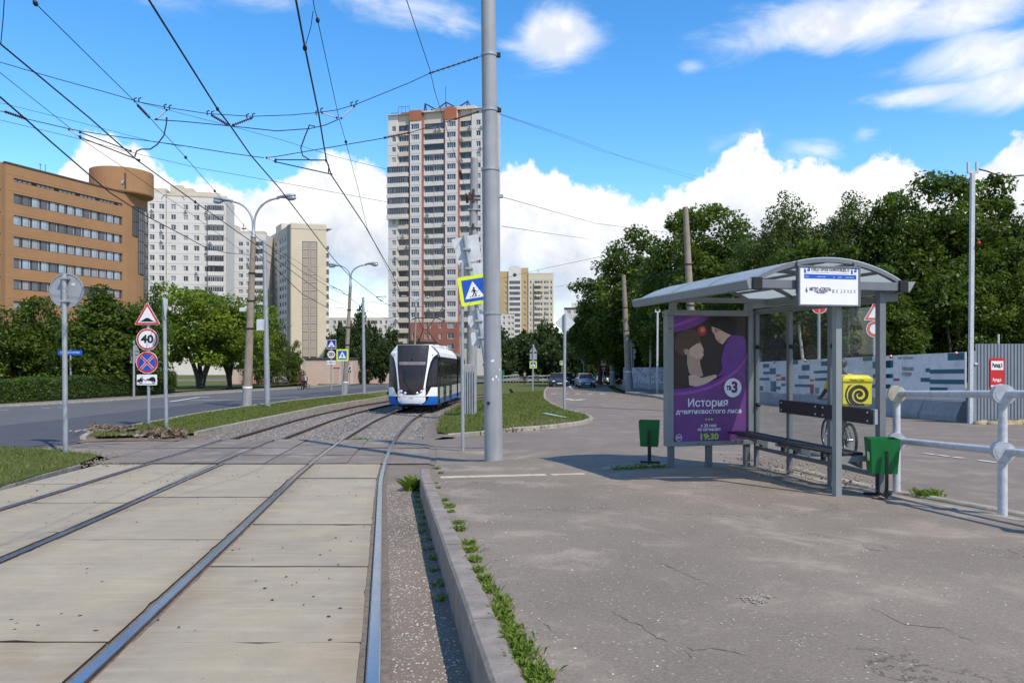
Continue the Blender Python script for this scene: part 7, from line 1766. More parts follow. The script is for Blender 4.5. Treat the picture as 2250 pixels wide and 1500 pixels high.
# ------------------------------------------------------------------ hoardings
M['teal'] = mat('teal_print', (.02, .13, .17), .6, var=.1); M['hred'] = mat('red_print', (.42, .06, .07), .6, var=.1); M['lteal'] = mat('pale_teal_print', (.14, .26, .26), .6, var=.1)
M['hoard'] = mat('white_hoarding_sheet', (.70, .70, .70), .6, var=.05, scale=.8, dirt=(.42, .41, .38)); M['metalfence'] = mat('grey_profiled_sheet', (.235, .26, .285), .45, .15, var=.08, scale=1.5, streak=.15)
pa = gp(2122, 926); pbk = gp(1640, 882)
fH = Face(0, 1, 0); fH.X, fH.Y, fH.z = pbk.x, pbk.y, 0.0; dlt = pa - pbk; fH.a = math.atan2(dlt.y, dlt.x); LH = math.hypot(dlt.x, dlt.y)
ho = thing('printed_hoarding', 'white site hoarding printed with teal and red bars, standing on concrete blocks', 'hoarding', (pbk.x, pbk.y, 0), fH.a)
line = lambda pts: (lambda x: float(np.interp(x, [p_[0] for p_ in pts], [p_[1] for p_ in pts])))
# straight edges in space: take the two ends only
def edge(ya, yb): 
    za, zb = (HY - ya) * pa.y / F, (HY - yb) * pbk.y / F; return lambda u: zb + (za - zb) * u / LH
etop, ebot = edge(773, 796.5), edge(880, 859)
def hz(u, t): return ebot(u) + (etop(u) - ebot(u)) * t
def hq(mb, u0, u1, t0, t1, y0, y1, mi=0):
    vs = [(u, y, hz(u, t)) for y in (y0, y1) for u, t in ((u0, t0), (u1, t0), (u1, t1), (u0, t1))]
    return mb.add(vs, [(0, 1, 2, 3), (7, 6, 5, 4), (0, 4, 5, 1), (1, 5, 6, 2), (2, 6, 7, 3), (3, 7, 4, 0)], mi)
joints = [0] + [fH.u(x) for x in (1662, 1688, 1729, 1754, 1816, 1858, 1902, 1976, 2043)] + [LH]
panels = []
for a, b in zip(joints, joints[1:]): panels.append((a, b, hq(MB(), a + .012, b - .012, 0, 1, 0, .04).build('hoarding_panel', M['hoard'], ho)))
def ty(x, y): u = fH.u(x); yt_ = HY - F * etop(u) / (fH.Y + u * math.sin(fH.a)); yb_ = HY - F * ebot(u) / (fH.Y + u * math.sin(fH.a)); return u, (yb_ - y) / (yb_ - yt_)
rects = [('teal', 3, q) for q in ((255, 355, 275, 335), (360, 455, 340, 435), (260, 360, 395, 435), (190, 360, 490, 530), (370, 460, 540, 705), (460, 530, 625, 670), (540, 605, 575, 620), (180, 260, 615, 690), (640, 800, 220, 285), (858, 980, 290, 378), (800, 975, 455, 508), (1042, 1125, 380, 425), (1060, 1125, 495, 540), (745, 985, 590, 632), (1155, 1290, 235, 305), (1126, 1290, 375, 420), (1126, 1290, 490, 535), (1800, 1945, 150, 230), (1950, 2230, 235, 340), (1955, 2230, 435, 495), (1960, 2230, 590, 650), (1900, 1960, 605, 640))] + \
        [('hred', 3, q) for q in ((462, 530, 440, 468), (540, 605, 475, 505), (462, 605, 506, 535), (985, 1042, 510, 545), (985, 1042, 588, 735))] + [('lteal', 3, (1060, 1125, 640, 735))] + \
        [('teal', 4, q) for q in ((-25, 90, 370, 480), (-25, 90, 580, 645), (-25, 40, 750, 810), (945, 1205, 250, 365), (600, 665, 490, 553), (665, 1205, 507, 575), (522, 665, 640, 705), (665, 1205, 667, 740), (665, 945, 790, 925))] + [('hred', 4, (95, 190, 650, 690))]
for k, (m_, c, (x0, x1, y0, y1)) in enumerate(rects):
    sx_, ox, oy = (7.03, 1640, 760) if c == 3 else (7.14, 1950, 740)
    xa, xb = ox + x0 / sx_, ox + x1 / sx_; xm = (xa + xb) / 2
    _, t0 = ty(xm, oy + y1 / sx_); _, t1 = ty(xm, oy + y0 / sx_)
    ua, ub = fH.u(xa), fH.u(xb); t0, t1 = max(.005, t0), min(.995, t1)
    par = min(panels, key=lambda q: abs((q[0] + q[1]) / 2 - (ua + ub) / 2))[2]
    hq(MB(), ua, ub, t0, t1, -.004 - .0004 * (k % 5), 0).build('printed_bar', M[m_], par)
for x, y in ((1704, 798), (1771.6, 796), (1961, 784), (2105, 778)):
    u, t_ = ty(x, y); MB().ell((u, -.07, hz(u, .965)), (.06, .06, .055), 8, 6).ell((u, -.07, hz(u, .965) + .045), (.05, .05, .035), 8, 5, 1).build('warning_lamp', [M['red'], M['white']], ho)
M['gtext'] = mat('grey_print', (.12, .13, .15), .6, var=0)
for s_, y, wd in (('Возвращаемся', 809.5, 26), ('в будущее', 821, 21)):
    u0 = fH.u(1982); u1 = fH.u(1982 + wd); u, t_ = ty(1982 + wd / 2, y); text(s_, .26, M['gtext'], ho, (u, -.008, hz(u, t_)), fit=u1 - u0)
u, t_ = ty(1990, 786.5); text('МЫ ДЕЛАЕМ', .14, M['gtext'], ho, (u, -.008, hz(u, t_)), fit=.9)
# concrete blocks under the hoarding
def conc_block(u0, u1, k):
    mb = MB(); vs = []
    pr_ = [(-.34, 0), (-.34, .26), (-.09, 1), (.25, 1), (.45, .26), (.45, 0)]
    for u in (u0 + .02, u1 - .02):
        X, Y = fH.X + u * math.cos(fH.a), fH.Y + u * math.sin(fH.a); zb_ = float(zg(X, Y)) - .02; zt_ = ebot(u) - .03
        for y, f_ in pr_: vs.append((u, y, zb_ + (zt_ - zb_) * f_))
    n = len(pr_); fs = [(j, (j + 1) % n, (j + 1) % n + n, j + n) for j in range(n)] + [tuple(range(n - 1, -1, -1)), tuple(range(n, 2 * n))]
    mb.add(vs, fs); o = mb.build('concrete_block', M['grey_concrete'], None, (fH.X, fH.Y, 0), fH.a)
    return tag(o, ['end block of the concrete barrier beside the metal fence', 'second concrete barrier block from the metal fence', 'concrete barrier block behind the near shelter post', 'concrete barrier block behind the courier box', 'concrete barrier block behind the middle glass pane of the shelter', 'concrete barrier block left of the no entry post', 'concrete barrier block behind the far glass pane of the shelter', 'concrete barrier block half hidden by the poster box'][min(k, 7)], 'concrete block', 'concrete barrier blocks under the hoarding')
bj = [LH - .02, fH.u(2036)] + [fH.u(2036) - 2.6 * i for i in range(1, 8)]
for i, (b, a) in enumerate(zip(bj, bj[1:])):
    if a > -1: conc_block(max(a, .0), b, i)
# far printed hoarding along the bend
fz = mat('graffiti_print', (.45, .46, .48), .6); 
def graffiti():
    m, N, L, b = nodes('blotchy_white_print'); tc = wobj(N)
    c = mixc(N, L, mr(N, L, noi(N, L, tc, 3.2, 3, .6, 1.5), .5, .56, 0, 1), (.5, .52, .55), (.10, .11, .125)); L.new(c, b.inputs['Base Color']); b.inputs['Roughness'].default_value = .7; return m
gm_ = graffiti(); pts = [(14.9, 53.5), (13.6, 66), (12.8, 72), (11.7, 79)]
fh2 = thing('printed_hoarding', 'far pale hoarding with a blotchy black and white print beside the side pavement', 'hoarding', (0, 0, 0))
for (xa, ya), (xb, yb) in zip(pts, pts[1:]):
    n = 3
    for k in range(n):
        a = Vector((xa + (xb - xa) * k / n, ya + (yb - ya) * k / n, 0)); b = Vector((xa + (xb - xa) * (k + 1) / n, ya + (yb - ya) * (k + 1) / n, 0)); zA, zB = float(zg(a.x, a.y)) + .1, float(zg(b.x, b.y)) + .1
        mb = MB(); mb.add([(a.x, a.y, zA + .5), (b.x, b.y - .02, zB + .5), (b.x, b.y - .02, zB + 2.0), (a.x, a.y, zA + 2.0), (a.x + .06, a.y, zA + .5), (b.x + .06, b.y - .02, zB + .5), (b.x + .06, b.y - .02, zB + 2.0), (a.x + .06, a.y, zA + 2.0)], [(0, 1, 2, 3), (7, 6, 5, 4), (3, 2, 6, 7), (0, 4, 5, 1), (1, 5, 6, 2), (0, 3, 7, 4)]); mb.build('hoarding_panel', gm_, fh2)
        mb = MB(); mb.add([(a.x - .2, a.y, zA - .1), (b.x - .2, b.y - .03, zB - .1), (b.x - .06, b.y - .03, zB + .5), (a.x - .06, a.y, zA + .5), (a.x + .2, a.y, zA - .1), (b.x + .2, b.y - .03, zB - .1), (b.x + .1, b.y - .03, zB + .5), (a.x + .1, a.y, zA + .5)], [(0, 1, 2, 3), (7, 6, 5, 4), (3, 2, 6, 7), (0, 4, 5, 1), (1, 5, 6, 2), (0, 3, 7, 4)]); mb.build('base_block', M['grey_concrete'], fh2)
# grey profiled metal fence
mf = thing('metal_fence', 'grey profiled sheet metal fence with a red exit sign', 'fence', (WMp.x + .12, WMp.y, 0)); fy = WMp.y; zt_ = (HY - 754.5) * fy / F; zb_ = float(zg(WMp.x + 1, fy)) - .05
sheet_mb = MB(); ww_ = 1.15; k = 0; rows0 = []; x = 0
while x < ww_ - .001:
    for dx, y in ((0, 0), (.05, 0), (.065, -.03), (.10, -.03), (.115, 0)): rows0.append((min(ww_, x + dx), y))
    x += .115
sheet_mb.grid([[(a, b, zb_) for a, b in rows0], [(a, b, zt_) for a, b in rows0]], 0, False, True)
sme = sheet_mb.mesh('fence_sheet', [M['metalfence']])
for i in range(9): put('fence_sheet', sme, mf, (.06 + i * ww_, .005 * (i % 2), rnd.uniform(-.012, .012)))
MB().bbox(-.06, .05, -.05, .05, zb_ + .1, (HY - 771) * fy / F, .01).build('post', M['metalfence'], mf)
MB().bbox(-.02, .08, -.1, -.05, (HY - 801) * fy / F, (HY - 797) * fy / F, .01).build('hinge', M['backw'], mf)
es = thing('exit_sign', 'red sign with a white field and exit lettering on the metal fence', 'sign', at(2191.5, 818, fy - .06))
S_ = fy / F; bx = MB().box(-15.5 * S_, 15.5 * S_, 0, .02, -32 * S_, 31.5 * S_).build('board', M['red'], es)
MB().box(-13.5 * S_, 13 * S_, -.002, 0, 5.5 * S_, 25 * S_).build('white_field', M['white'], bx); text('Выход 3', 12 * S_, M['ink'], bx, (-.2 * S_, -.003, 15 * S_), fit=22 * S_, bold=.012); text('Выход 4', 9 * S_, M['white'], bx, (-1 * S_, -.002, -17 * S_), fit=18 * S_, bold=.008)
MB().box(-14 * S_, 3 * S_, -.002, 0, -31.5 * S_, -28 * S_).build('white_bar', M['white'], bx)
MB().tube([at(2194, 756, fy + 1.2), at(2194, 734, fy + 1.2)], .035, 6).build('thin_post', M['backw']).update_tag()
o = bpy.data.objects.get('thin_post.001') or bpy.data.objects['thin_post']; tag(o, 'short pale post peeping over the metal fence', 'post')
so = thing('soil_heap', 'line of sandy soil and litter at the foot of the metal fence', 'soil', (0, 0, 0))
mb = MB(); rr_ = random.Random(6)
for i in range(40):
    x, y = WMp.x + .3 + i * .2, fy - .35 + rr_.uniform(-.25, .1); mb.ell((x, y, float(zg(x, y)) - .02), (.28 + rr_.random() * .2, .25, .10 + rr_.random() * .1), 8, 5)
mb.v = [(a + rr_.uniform(-.04, .04), b + rr_.uniform(-.04, .04), c + rr_.uniform(-.03, .03)) for a, b, c in mb.v]
mb.build('heap', mat('sandy_soil', (.34, .27, .17), .95, var=.3, scale=4, bmp=.6), so)
# sheet of debris lying on the island: a pale green plank
p0, p1 = gp(1196, 917), gp(1244, 924); pl = MB(); d = p1 - p0; pl.bbox(0, math.hypot(d.x, d.y), -.07, .07, 0, .04, .005)
o = pl.build('plank', mat('pale_green_paint', (.38, .5, .44), .6, var=.15), None, (p0.x, p0.y, p0.z + .14), math.atan2(d.y, d.x)); tag(o, 'pale green plank lying on the island grass', 'plank')
# ------------------------------------------------------------------ the tram
M['tw'] = mat('tram_white_paint', (.78, .785, .79), .25, var=.03, spec=.5); M['tb'] = mat('tram_blue_paint', (.012, .135, .50), .25, var=.05); M['tk'] = mat('tram_black_gloss', (.012, .008, .007), .14, var=.1, spec=.3)
M['tg'] = mat('tram_window_glass', (.030, .024, .026), .09, var=.25, scale=.8, spec=.32); M['tgrey'] = mat('tram_grey_panel', (.035, .035, .04), .3, var=.1, spec=.2); M['tcream'] = mat('tram_side_panel', (.50, .49, .46), .3, var=.06)
M['lampw'] = mat('headlight_lens', (.7, .7, .68), .1, var=0, spec=.9); M['tyre'] = mat('black_rubber', (.02, .02, .02), .8, var=.1); M['rim'] = mat('wheel_rim', (.35, .36, .38), .35, .7, var=.1)
def interp_rows(rows, step=.05):
    rows = sorted(rows); zs = np.array([r[0] for r in rows]); out = []
    z = zs[0]; grid = sorted(set(list(np.arange(zs[0], zs[-1], step)) + list(zs)))
    return [(float(z), *[float(np.interp(z, zs, [r[k] for r in rows])) for k in range(1, len(rows[0]))]) for z in grid]
def tram_front(tr):
    yf = lambda x, z: .62 * (abs(x) / 1.24) ** 2.3 + .42 * max(0, (z - 1.1) / 2.2) ** 1.7 + .10 * max(0, (.8 - z) / .45) ** 2
    W_ = lambda z: float(np.interp(z, [.35, .6, 2.75, 3.0, 3.2, 3.38], [1.19, 1.24, 1.24, 1.17, .99, .80]))
    def patch(name, rows, m, d, nx=10, th=0.0):
        mb = MB(); g = []
        for z, a, b in interp_rows(rows):
            g.append([(a + (b - a) * i / nx, yf(a + (b - a) * i / nx, z) - .012 * d, z) for i in range(nx + 1)])
        mb.grid(g, 0, True)
        # give the patch an edge so that it has thickness
        edge = [r[0] for r in g] ; edge2 = [r[-1] for r in g]
        mb.grid([edge, [(x, y + .03, z) for x, y, z in edge]], 0, True); mb.grid([edge2, [(x, y + .03, z) for x, y, z in edge2]], 0, True)
        mb.grid([g[0], [(x, y + .03, z) for x, y, z in g[0]]], 0, True); mb.grid([g[-1], [(x, y + .03, z) for x, y, z in g[-1]]], 0, True)
        return mb.build(name, m, tr)
    mb = MB(); g = []
    for z in np.arange(.35, 3.39, .1): g.append([(W_(z) * (-1 + 2 * i / 24), yf(W_(z) * (-1 + 2 * i / 24), z), z) for i in range(25)])
    mb.grid(g, 0, True)
    for s in (-1, 1): mb.grid([[(W_(z) * s, yf(W_(z), z), z) for z in np.arange(.35, 3.39, .1)], [(W_(z) * s, 1.5, z) for z in np.arange(.35, 3.39, .1)]], 0, True)
    mb.build('cab_shell', M['tk'], tr)
    outer = [(3.38, .82), (3.2, .98), (3.02, 1.14), (2.93, 1.21), (2.86, 1.12), (2.74, 1.0), (2.5, .90), (2.2, .83), (1.9, .775), (1.5, .72), (1.2, .69), (.95, .70), (.78, .69), (.6, .70), (.5, .64), (.42, .5)]
    patch('front_frame', [(z, -w, w) for z, w in outer], M['tw'], 1, 24)
    inner = [(3.37, .80), (3.2, .80), (2.95, .785), (2.5, .755), (2.2, .73), (1.6, .655), (1.25, .605), (1.08, .56), (.97, .48), (.90, .36), (.865, .2)]
    patch('windscreen', [(z, -w, w) for z, w in inner], M['tg'], 2, 14)
    patch('destination_display', [(2.36, -.66, .66), (2.52, -.68, .68)], mat('display_reflection', (.22, .18, .17), .15, var=.25, scale=2), 2.3, 8)
    patch('windscreen_top', [(2.56, -.738, .738), (2.95, -.763, .763), (3.2, -.772, .772), (3.365, -.758, .758)], M['tgrey'], 2.3, 10)
    for s in (-1, 1):
        f = lambda rows: [(z, min(s * a, s * b), max(s * a, s * b)) for z, a, b in rows]
        patch('white_flank', f([(1.24, 1.235, .97), (1.2, 1.238, .93), (1.05, 1.24, .86), (.9, 1.24, .79), (.79, 1.24, .70)]), M['tw'], .8, 6)
        patch('blue_skirt', f([(.785, 1.24, .86), (.6, 1.238, .79), (.5, 1.22, .70), (.44, 1.2, .6), (.36, 1.19, 0)]), M['tb'], .8, 8)
        patch('cab_window', f([(1.3, 1.2, .80), (1.6, 1.2, .84), (2.0, 1.2, .90), (2.4, 1.2, .99), (2.65, 1.2, 1.09)]), M['tg'], .5, 5)
        for x, z in ((.50, 1.05), (.30, .955)):
            MB().ell((s * x, yf(x, z) - .03, z), (.066, .03, .062), 12, 8).build('headlight', M['lampw'], tr)
        MB().ell((s * .98, yf(.98, 2.86) - .02, 2.86), (.035, .02, .035), 8, 6).build('marker_lamp', M['tk'], tr)
        MB().ell((s * .6, yf(.6, 1.16) - .03, 1.17), (.06, .015, .02), 8, 5).build('indicator', M['red'], tr)
    patch('bumper', [(.44, -.34, .34), (.48, -.44, .44), (.58, -.53, .53), (.72, -.56, .56), (.765, -.565, .565)], M['tw'], 2.2, 12)
    patch('bumper_joint', [(.77, -.72, .72), (.785, -.72, .72)], M['tgrey'], 2.0, 12)
    wp_ = MB(); wp_.tube([(.0, yf(0, .98) - .05, .98), (-.3, yf(.3, 1.5) - .05, 1.5), (-.38, yf(.38, 1.75) - .05, 1.75)], .012, 5); wp_.tube([(-.38, yf(.4, 1.35) - .045, 1.35), (-.36, yf(.36, 2.15) - .045, 2.15)], .014, 5); wp_.build('wiper', M['black'], tr)
    text('31041', .085, M['tgrey'], tr, (0, yf(0, .70) - .034, .70))
    MB().ell((0, yf(0, 2.60) - .02, 2.62), (.05, .03, .045), 8, 6).build('camera_lamp', M['tk'], tr)
    cp_ = MB()
    cp_.box(-.5, .5, .8, 1.2, 3.36, 3.41); cp_.build('roof_front', M['tgrey'], tr)
def tram_body(tr, y0, y1, full=True):
    L = y1 - y0; x = 1.24
    prof = [(-1.21, .36), (-1.24, .62), (-1.24, 2.78), (-1.17, 3.0), (-.95, 3.24), (-.72, 3.34), (.72, 3.34), (.95, 3.24), (1.17, 3.0), (1.24, 2.78), (1.24, .62), (1.21, .36)]
    mb = MB(); mb.grid([[(a, y, b) for a, b in prof] for y in (y0, y1)], 0, False); mb.add([(a, y1, b) for a, b in prof], [tuple(range(12))], 0); mb.build('body_shell', M['tk'], tr)
    for s in (-1, 1):
        rf = MB(); rows = [[(s * 1.252, y, 2.80), (s * 1.18, y, 3.02), (s * .96, y, 3.26), (s * .7, y, 3.37)] for y in (y0 + .05, y1 - .02)]; rf.grid(rows, 0, False); rf.grid([[(s * 1.252, y, 2.80) for y in (y0 + .05, y1)], [(s * 1.2, y, 2.80) for y in (y0 + .05, y1)]], 0, False); rf.build('roof_fairing', M['tw'], tr)
        ys = np.linspace(y0 + .12, y1 - .12, 7); kinds = ['w', 'd', 'w', 'd', 'w', 'w'] if full else ['w', 'd', 'w', 'w', 'd', 'w']
        for a, b, k in zip(ys, ys[1:], kinds):
            xs = s * 1.244; o = s * .012
            if k == 'w':
                MB().box(xs, xs + o, a + .04, b - .04, 1.30, 2.5).build('side_window', M['tg'], tr); MB().box(xs, xs + o, a + .04, b - .04, .66, 1.22).build('side_panel', M['tcream'], tr)
                MB().box(xs, xs + o, a + .04, b - .04, .38, .65).build('blue_panel', M['tb'], tr)
            else:
                m_ = (a + b) / 2; dr = MB().box(xs, xs + o, a + .05, b - .05, .40, 2.5).build('door', M['tgrey'], tr)
                for p_, q_ in ((a + .11, m_ - .04), (m_ + .04, b - .11)): MB().box(xs + o, xs + o * 1.6, p_, q_, .7, 2.42).build('door_glass', M['tg'], dr)
            MB().box(xs, xs + o, a + .04, b - .04, 2.54, 2.76).build('top_band', M['tgrey'], tr)
    for a, b, h in ((y0 + .9, y0 + 2.9, .10), (y0 + 3.4, y0 + 6.0, .16), (y0 + 6.6, min(y1 - .4, y0 + 8.6), .2)): MB().bbox(-.75, .75, a, b, 3.345, 3.345 + h, .05).build('roof_equipment', M['tw'], tr)
    for yb in (y0 + 1.6, y1 - 2.2):
        bg_ = MB(); bg_.bbox(-1.05, 1.05, yb - .9, yb + .9, .18, .40, .03, 0)
        for sx in (-.76, .76):
            for dy in (-.75, .75): bg_.cyl((sx - .06, yb + dy, .31), (sx + .06, yb + dy, .31), .30, None, 18, 1)
        bg_.build('bogie', [M['black'], M['railside']], tr)
TA = R(-1.8); TX, TY = -5.02, 37.35
tram = thing('tram', 'white, black and blue low floor tram coming along the right hand track', 'tram', (TX, TY, float(G(TY)) - .01), TA)
tram.rotation_euler = (math.atan2(float(G(TY + 10) - G(TY)), 10), 0, TA)
tram_front(tram); tram_body(tram, 1.45, 9.9)
for s in (-1, 1):
    mm_ = MB(); mm_.tube([(s * 1.25, 1.2, 2.5), (s * 1.48, 1.0, 2.45)], .03, 6); mm_.bbox(s * 1.52 - .07, s * 1.52 + .07, .95, 1.05, 2.05, 2.45, .02)
for k in range(7): pass
gang = MB().box(-1.1, 1.1, 9.9, 10.5, .45, 3.1)
gang.build('gangway_bellows', M['tyre'], tram)
sec = tram.matrix_basis
back = MB(); prof = [(-1.21, .36), (-1.24, .62), (-1.24, 2.78), (-1.17, 3.0), (-.95, 3.24), (.95, 3.24), (1.17, 3.0), (1.24, 2.78), (1.24, .62), (1.21, .36)]
ang = R(2.5); c_, s_ = math.cos(ang), math.sin(ang)
rot = lambda a, y: (a * c_ - y * s_, 10.5 + a * s_ + y * c_)
back.grid([[(*rot(a, y), b) for a, b in prof] for y in (0.05, 9)], 0, False); back.add([(*rot(a, 0.05), b) for a, b in prof], [tuple(range(10))], 0); back.build('rear_section', M['tk'], tram)
for k in range(5):
    y = .3 + k * 1.7; q = [rot(1.245, y), rot(1.245, y + 1.5), rot(1.26, y + 1.5), rot(1.26, y)]
    for za, zb_, m_ in ((1.3, 2.5, 'tg'), (.66, 1.22, 'tcream'), (.38, .65, 'tb')):
        mb = MB(); mb.add([(*p_, z) for z in (za, zb_) for p_ in q], [(0, 1, 2, 3), (7, 6, 5, 4), (0, 4, 5, 1), (1, 5, 6, 2), (2, 6, 7, 3), (3, 7, 4, 0)], 0); mb.build('rear_panel', M[m_], tram)
# pantograph
pg = MB(); pg.tube([(-.5, 5.4, 3.7), (-.1, 4.6, 4.35), (-.45, 5.2, 5.0)], .025, 6); pg.tube([(.5, 5.4, 3.7), (.1, 4.6, 4.35), (.45, 5.2, 5.0)], .025, 6); pg.tube([(-.85, 5.2, 4.95), (-.6, 5.2, 5.05), (.6, 5.2, 5.05), (.85, 5.2, 4.95)], .03, 6); pg.bbox(-.6, .6, 5.1, 5.7, 3.6, 3.7, .02); pg.build('pantograph', M['black'], tram)
# triangular hanger in the far overhead line
a, b, c = at(826, 652, 47), at(849, 651, 47), at(838, 662, 47); o = MB().tube([a, b, c, a + Vector((.01, 0, .01))], .03, 5, 0, False).build('wire_hanger', M['black']); tag(o, 'black triangular hanger in the overhead line left of the tower', 'hanger')
hw = thing('span_wire', 'far span wire with dark insulators meeting the second lamp post', 'wire', at(770, 660, LP2.y)); q0 = Vector(hw.location)
MB().tube([at(725, 628, 50) - q0, at(748, 638, 50) - q0, at(760, 648, 50) - q0, at(770, 646, LP2.y) - q0], .02, 5).build('strand', M['wire'], hw)
for x, y in ((733, 632), (739, 634), (746, 637)): MB().ell(tuple(at(x, y, 50) - q0), (.05, .05, .04), 7, 5).build('insulator', M['black'], hw)

# ------------------------------------------------------------------ cars
def car(x, y, col, label, head=0.0, scale=1.0, suv=False, group='cars on the side street', dark=False):
    p = gp(x, y); m = mat('car_paint', col, .25, .15, var=.04, spec=.6)
    t = thing('car', label, 'car', p, head, group); k = scale; hh = 1.12 if suv else 1.0
    st_ = [(-2.12, .46, .62, .70), (-2.05, .34, .70, .80), (-1.85, .24, .78, .86), (-1.1, .22, .94, .88), (-.85, .22, .98, .88), (.9, .22, 1.0, .88), (1.75, .24, .99, .87), (2.05, .3, .92, .82), (2.14, .42, .7, .74)]
    mb = MB(); rows = []
    for y_, zb, zt, w in st_:
        zt *= hh; rows.append([(-w * .93, y_, zb), (-w, y_, zb + .16), (-w, y_, zt - .16), (-w * .93, y_, zt), (0, y_, zt + .03), (w * .93, y_, zt), (w, y_, zt - .16), (w, y_, zb + .16), (w * .93, y_, zb)])
    mb.grid(rows, 0, True); mb.add(rows[0], [tuple(range(9))], 0); mb.add(rows[-1], [tuple(range(8, -1, -1))], 0)
    mb.v = [(a * k, b * k, c * k) for a, b, c in mb.v]; mb.build('body', m, t)
    zt = .97 * hh; zr = 1.45 * (1.14 if suv else 1.0); yb = 1.9 if suv else 1.55; tb = 1.7 if suv else 1.0
    def cabin(e, mi): return [(-.80 - e, -.92, zt), (.80 + e, -.92, zt), (.63 + e, -.22, zr - .02), (-.63 - e, -.22, zr - .02), (-.80 - e, yb, zt), (.80 + e, yb, zt), (.62 + e, tb, zr - .02), (-.62 - e, tb, zr - .02)]
    vs = [(a * k, b * k, c * k) for a, b, c in cabin(0, 0)]
    MB().add(vs, [(0, 1, 2, 3), (1, 5, 6, 2), (5, 4, 7, 6), (4, 0, 3, 7)], 0).build('window_glass', M['tg'], t)
    r = MB(); r.bbox(-.66 * k, .66 * k, -.26 * k, (tb + .05) * k, (zr - .03) * k, (zr + .03) * k, .025 * k)
    for s in (-1, 1):
        r.tube([(s * .81 * k, -.92 * k, zt * k), (s * .64 * k, -.22 * k, (zr - .01) * k)], .035 * k, 6); r.tube([(s * .81 * k, yb * k, zt * k), (s * .63 * k, tb * k, (zr - .01) * k)], .05 * k, 6); r.tube([(s * .83 * k, .35 * k, zt * k), (s * .65 * k, .3 * k, (zr - .01) * k)], .035 * k, 6)
    r.build('roof', m, t)
    for s in (-1, 1):
        for y_ in (-1.32, 1.28):
            wv = MB().tube([((s * .70) * k, y_ * k, .31 * k), ((s * .89) * k, y_ * k, .31 * k)], .31 * k, 18).build('tyre', M['tyre'], t); MB().cyl((s * .891 * k, y_ * k, .31 * k), (s * .90 * k, y_ * k, .31 * k), .19 * k, None, 14).build('rim', M['rim'], wv)
        MB().ell((s * .66 * k, -2.02 * k, .66 * k), (.19 * k, .12 * k, .085 * k), 10, 6).build('headlight', M['lampw'], t); MB().ell((s * .93 * k, -.72 * k, 1.0 * k), (.11 * k, .06 * k, .075 * k), 8, 6).build('wing_mirror', m, t)
    g = MB(); g.bbox(-.48 * k, .48 * k, -2.16 * k, -2.08 * k, .50 * k, .62 * k, .015); g.bbox(-.7 * k, .7 * k, -2.12 * k, -2.0 * k, .27 * k, .38 * k, .02); g.build('grille', M['black'], t)
    MB().box(-.26 * k, .26 * k, -2.18 * k, -2.165 * k, .40 * k, .50 * k).build('number_plate', M['white'], t)
    return t
car(1226, 849, (.035, .045, .07), 'dark blue car driving towards the camera on the side street', R(2)); car(1286, 850.5, (.36, .38, .41), 'silver car coming towards the camera right of the dark blue car', R(1))
car(1243, 845, (.02, .02, .022), 'black car behind the dark blue car', R(2)); car(1327, 842, (.6, .6, .6), 'white car parked by the kerb beside the leaning poles', R(-14), 1.0, True)
car(1352, 841, (.02, .02, .025), 'black car parked under the trees next to the white one', R(-16), 1.0, True); car(1376, 842, (.03, .03, .035), 'dark car parked under the trees behind the pale footed pole', R(-16), 1.0)
car(1402, 842, (.05, .05, .055), 'dark estate car parked under the trees by the far hoarding', R(-16), 1.0)
car(1340, 833, (.55, .56, .58), 'pale car farther back in the parked row', R(-40)); car(1235, 826, (.5, .5, .52), 'white car on the far street behind the dark blue car', R(88))
car(1178, 824, (.35, .4, .25), 'greenish car on the far street behind the crossing sign', R(88)); car(1262, 825, (.55, .5, .35), 'beige car on the far street left of the silver car', R(88))
car(612, 842, (.6, .6, .62), 'white car glimpsed behind the red fence', R(80))
# far street guard rails and a green skip
def guard(pts, label, h=1.0):
    t = thing('guard_rail', label, 'railing', (0, 0, 0), 0, 'guard rails at the far crossing'); P = [gp(*q) for q in pts]
    for a, b in zip(P, P[1:]):
        n = 5
        for f_ in (.5, 1.0): MB().tube([a + Vector((0, 0, h * f_)), b + Vector((0, 0, h * f_))], .05, 6).build('rail', M['backw'], t)
        for i in range(n + 1): q = a.lerp(b, i / n); MB().tube([q, q + Vector((0, 0, h))], .04, 6).build('post', M['steel'], t)
guard([(1108, 829), (1138, 827)], 'pale guard rail just right of the thick pole across the street'); guard([(1106, 843), (1140, 839)], 'nearer pale guard rail right of the thick pole'); guard([(1160, 844), (1212, 840)], 'grey guard rail left of the dark blue car')
p = gp(1101, 833); sk_ = thing('green_skip', 'dark green box container across the street at the edge of the thick pole', 'container', p); s = p.y / F
MB().bbox(-9 * s, 7 * s, 0, 1.6, 0, 20 * s, .05).build('box', M['green'], sk_); MB().bbox(-9.6 * s, 7.6 * s, -.06, 1.66, 20 * s, 21.5 * s, .03).build('lid', M['black'], sk_)
for x, y, lb in ((1108, 822, 0),): pass

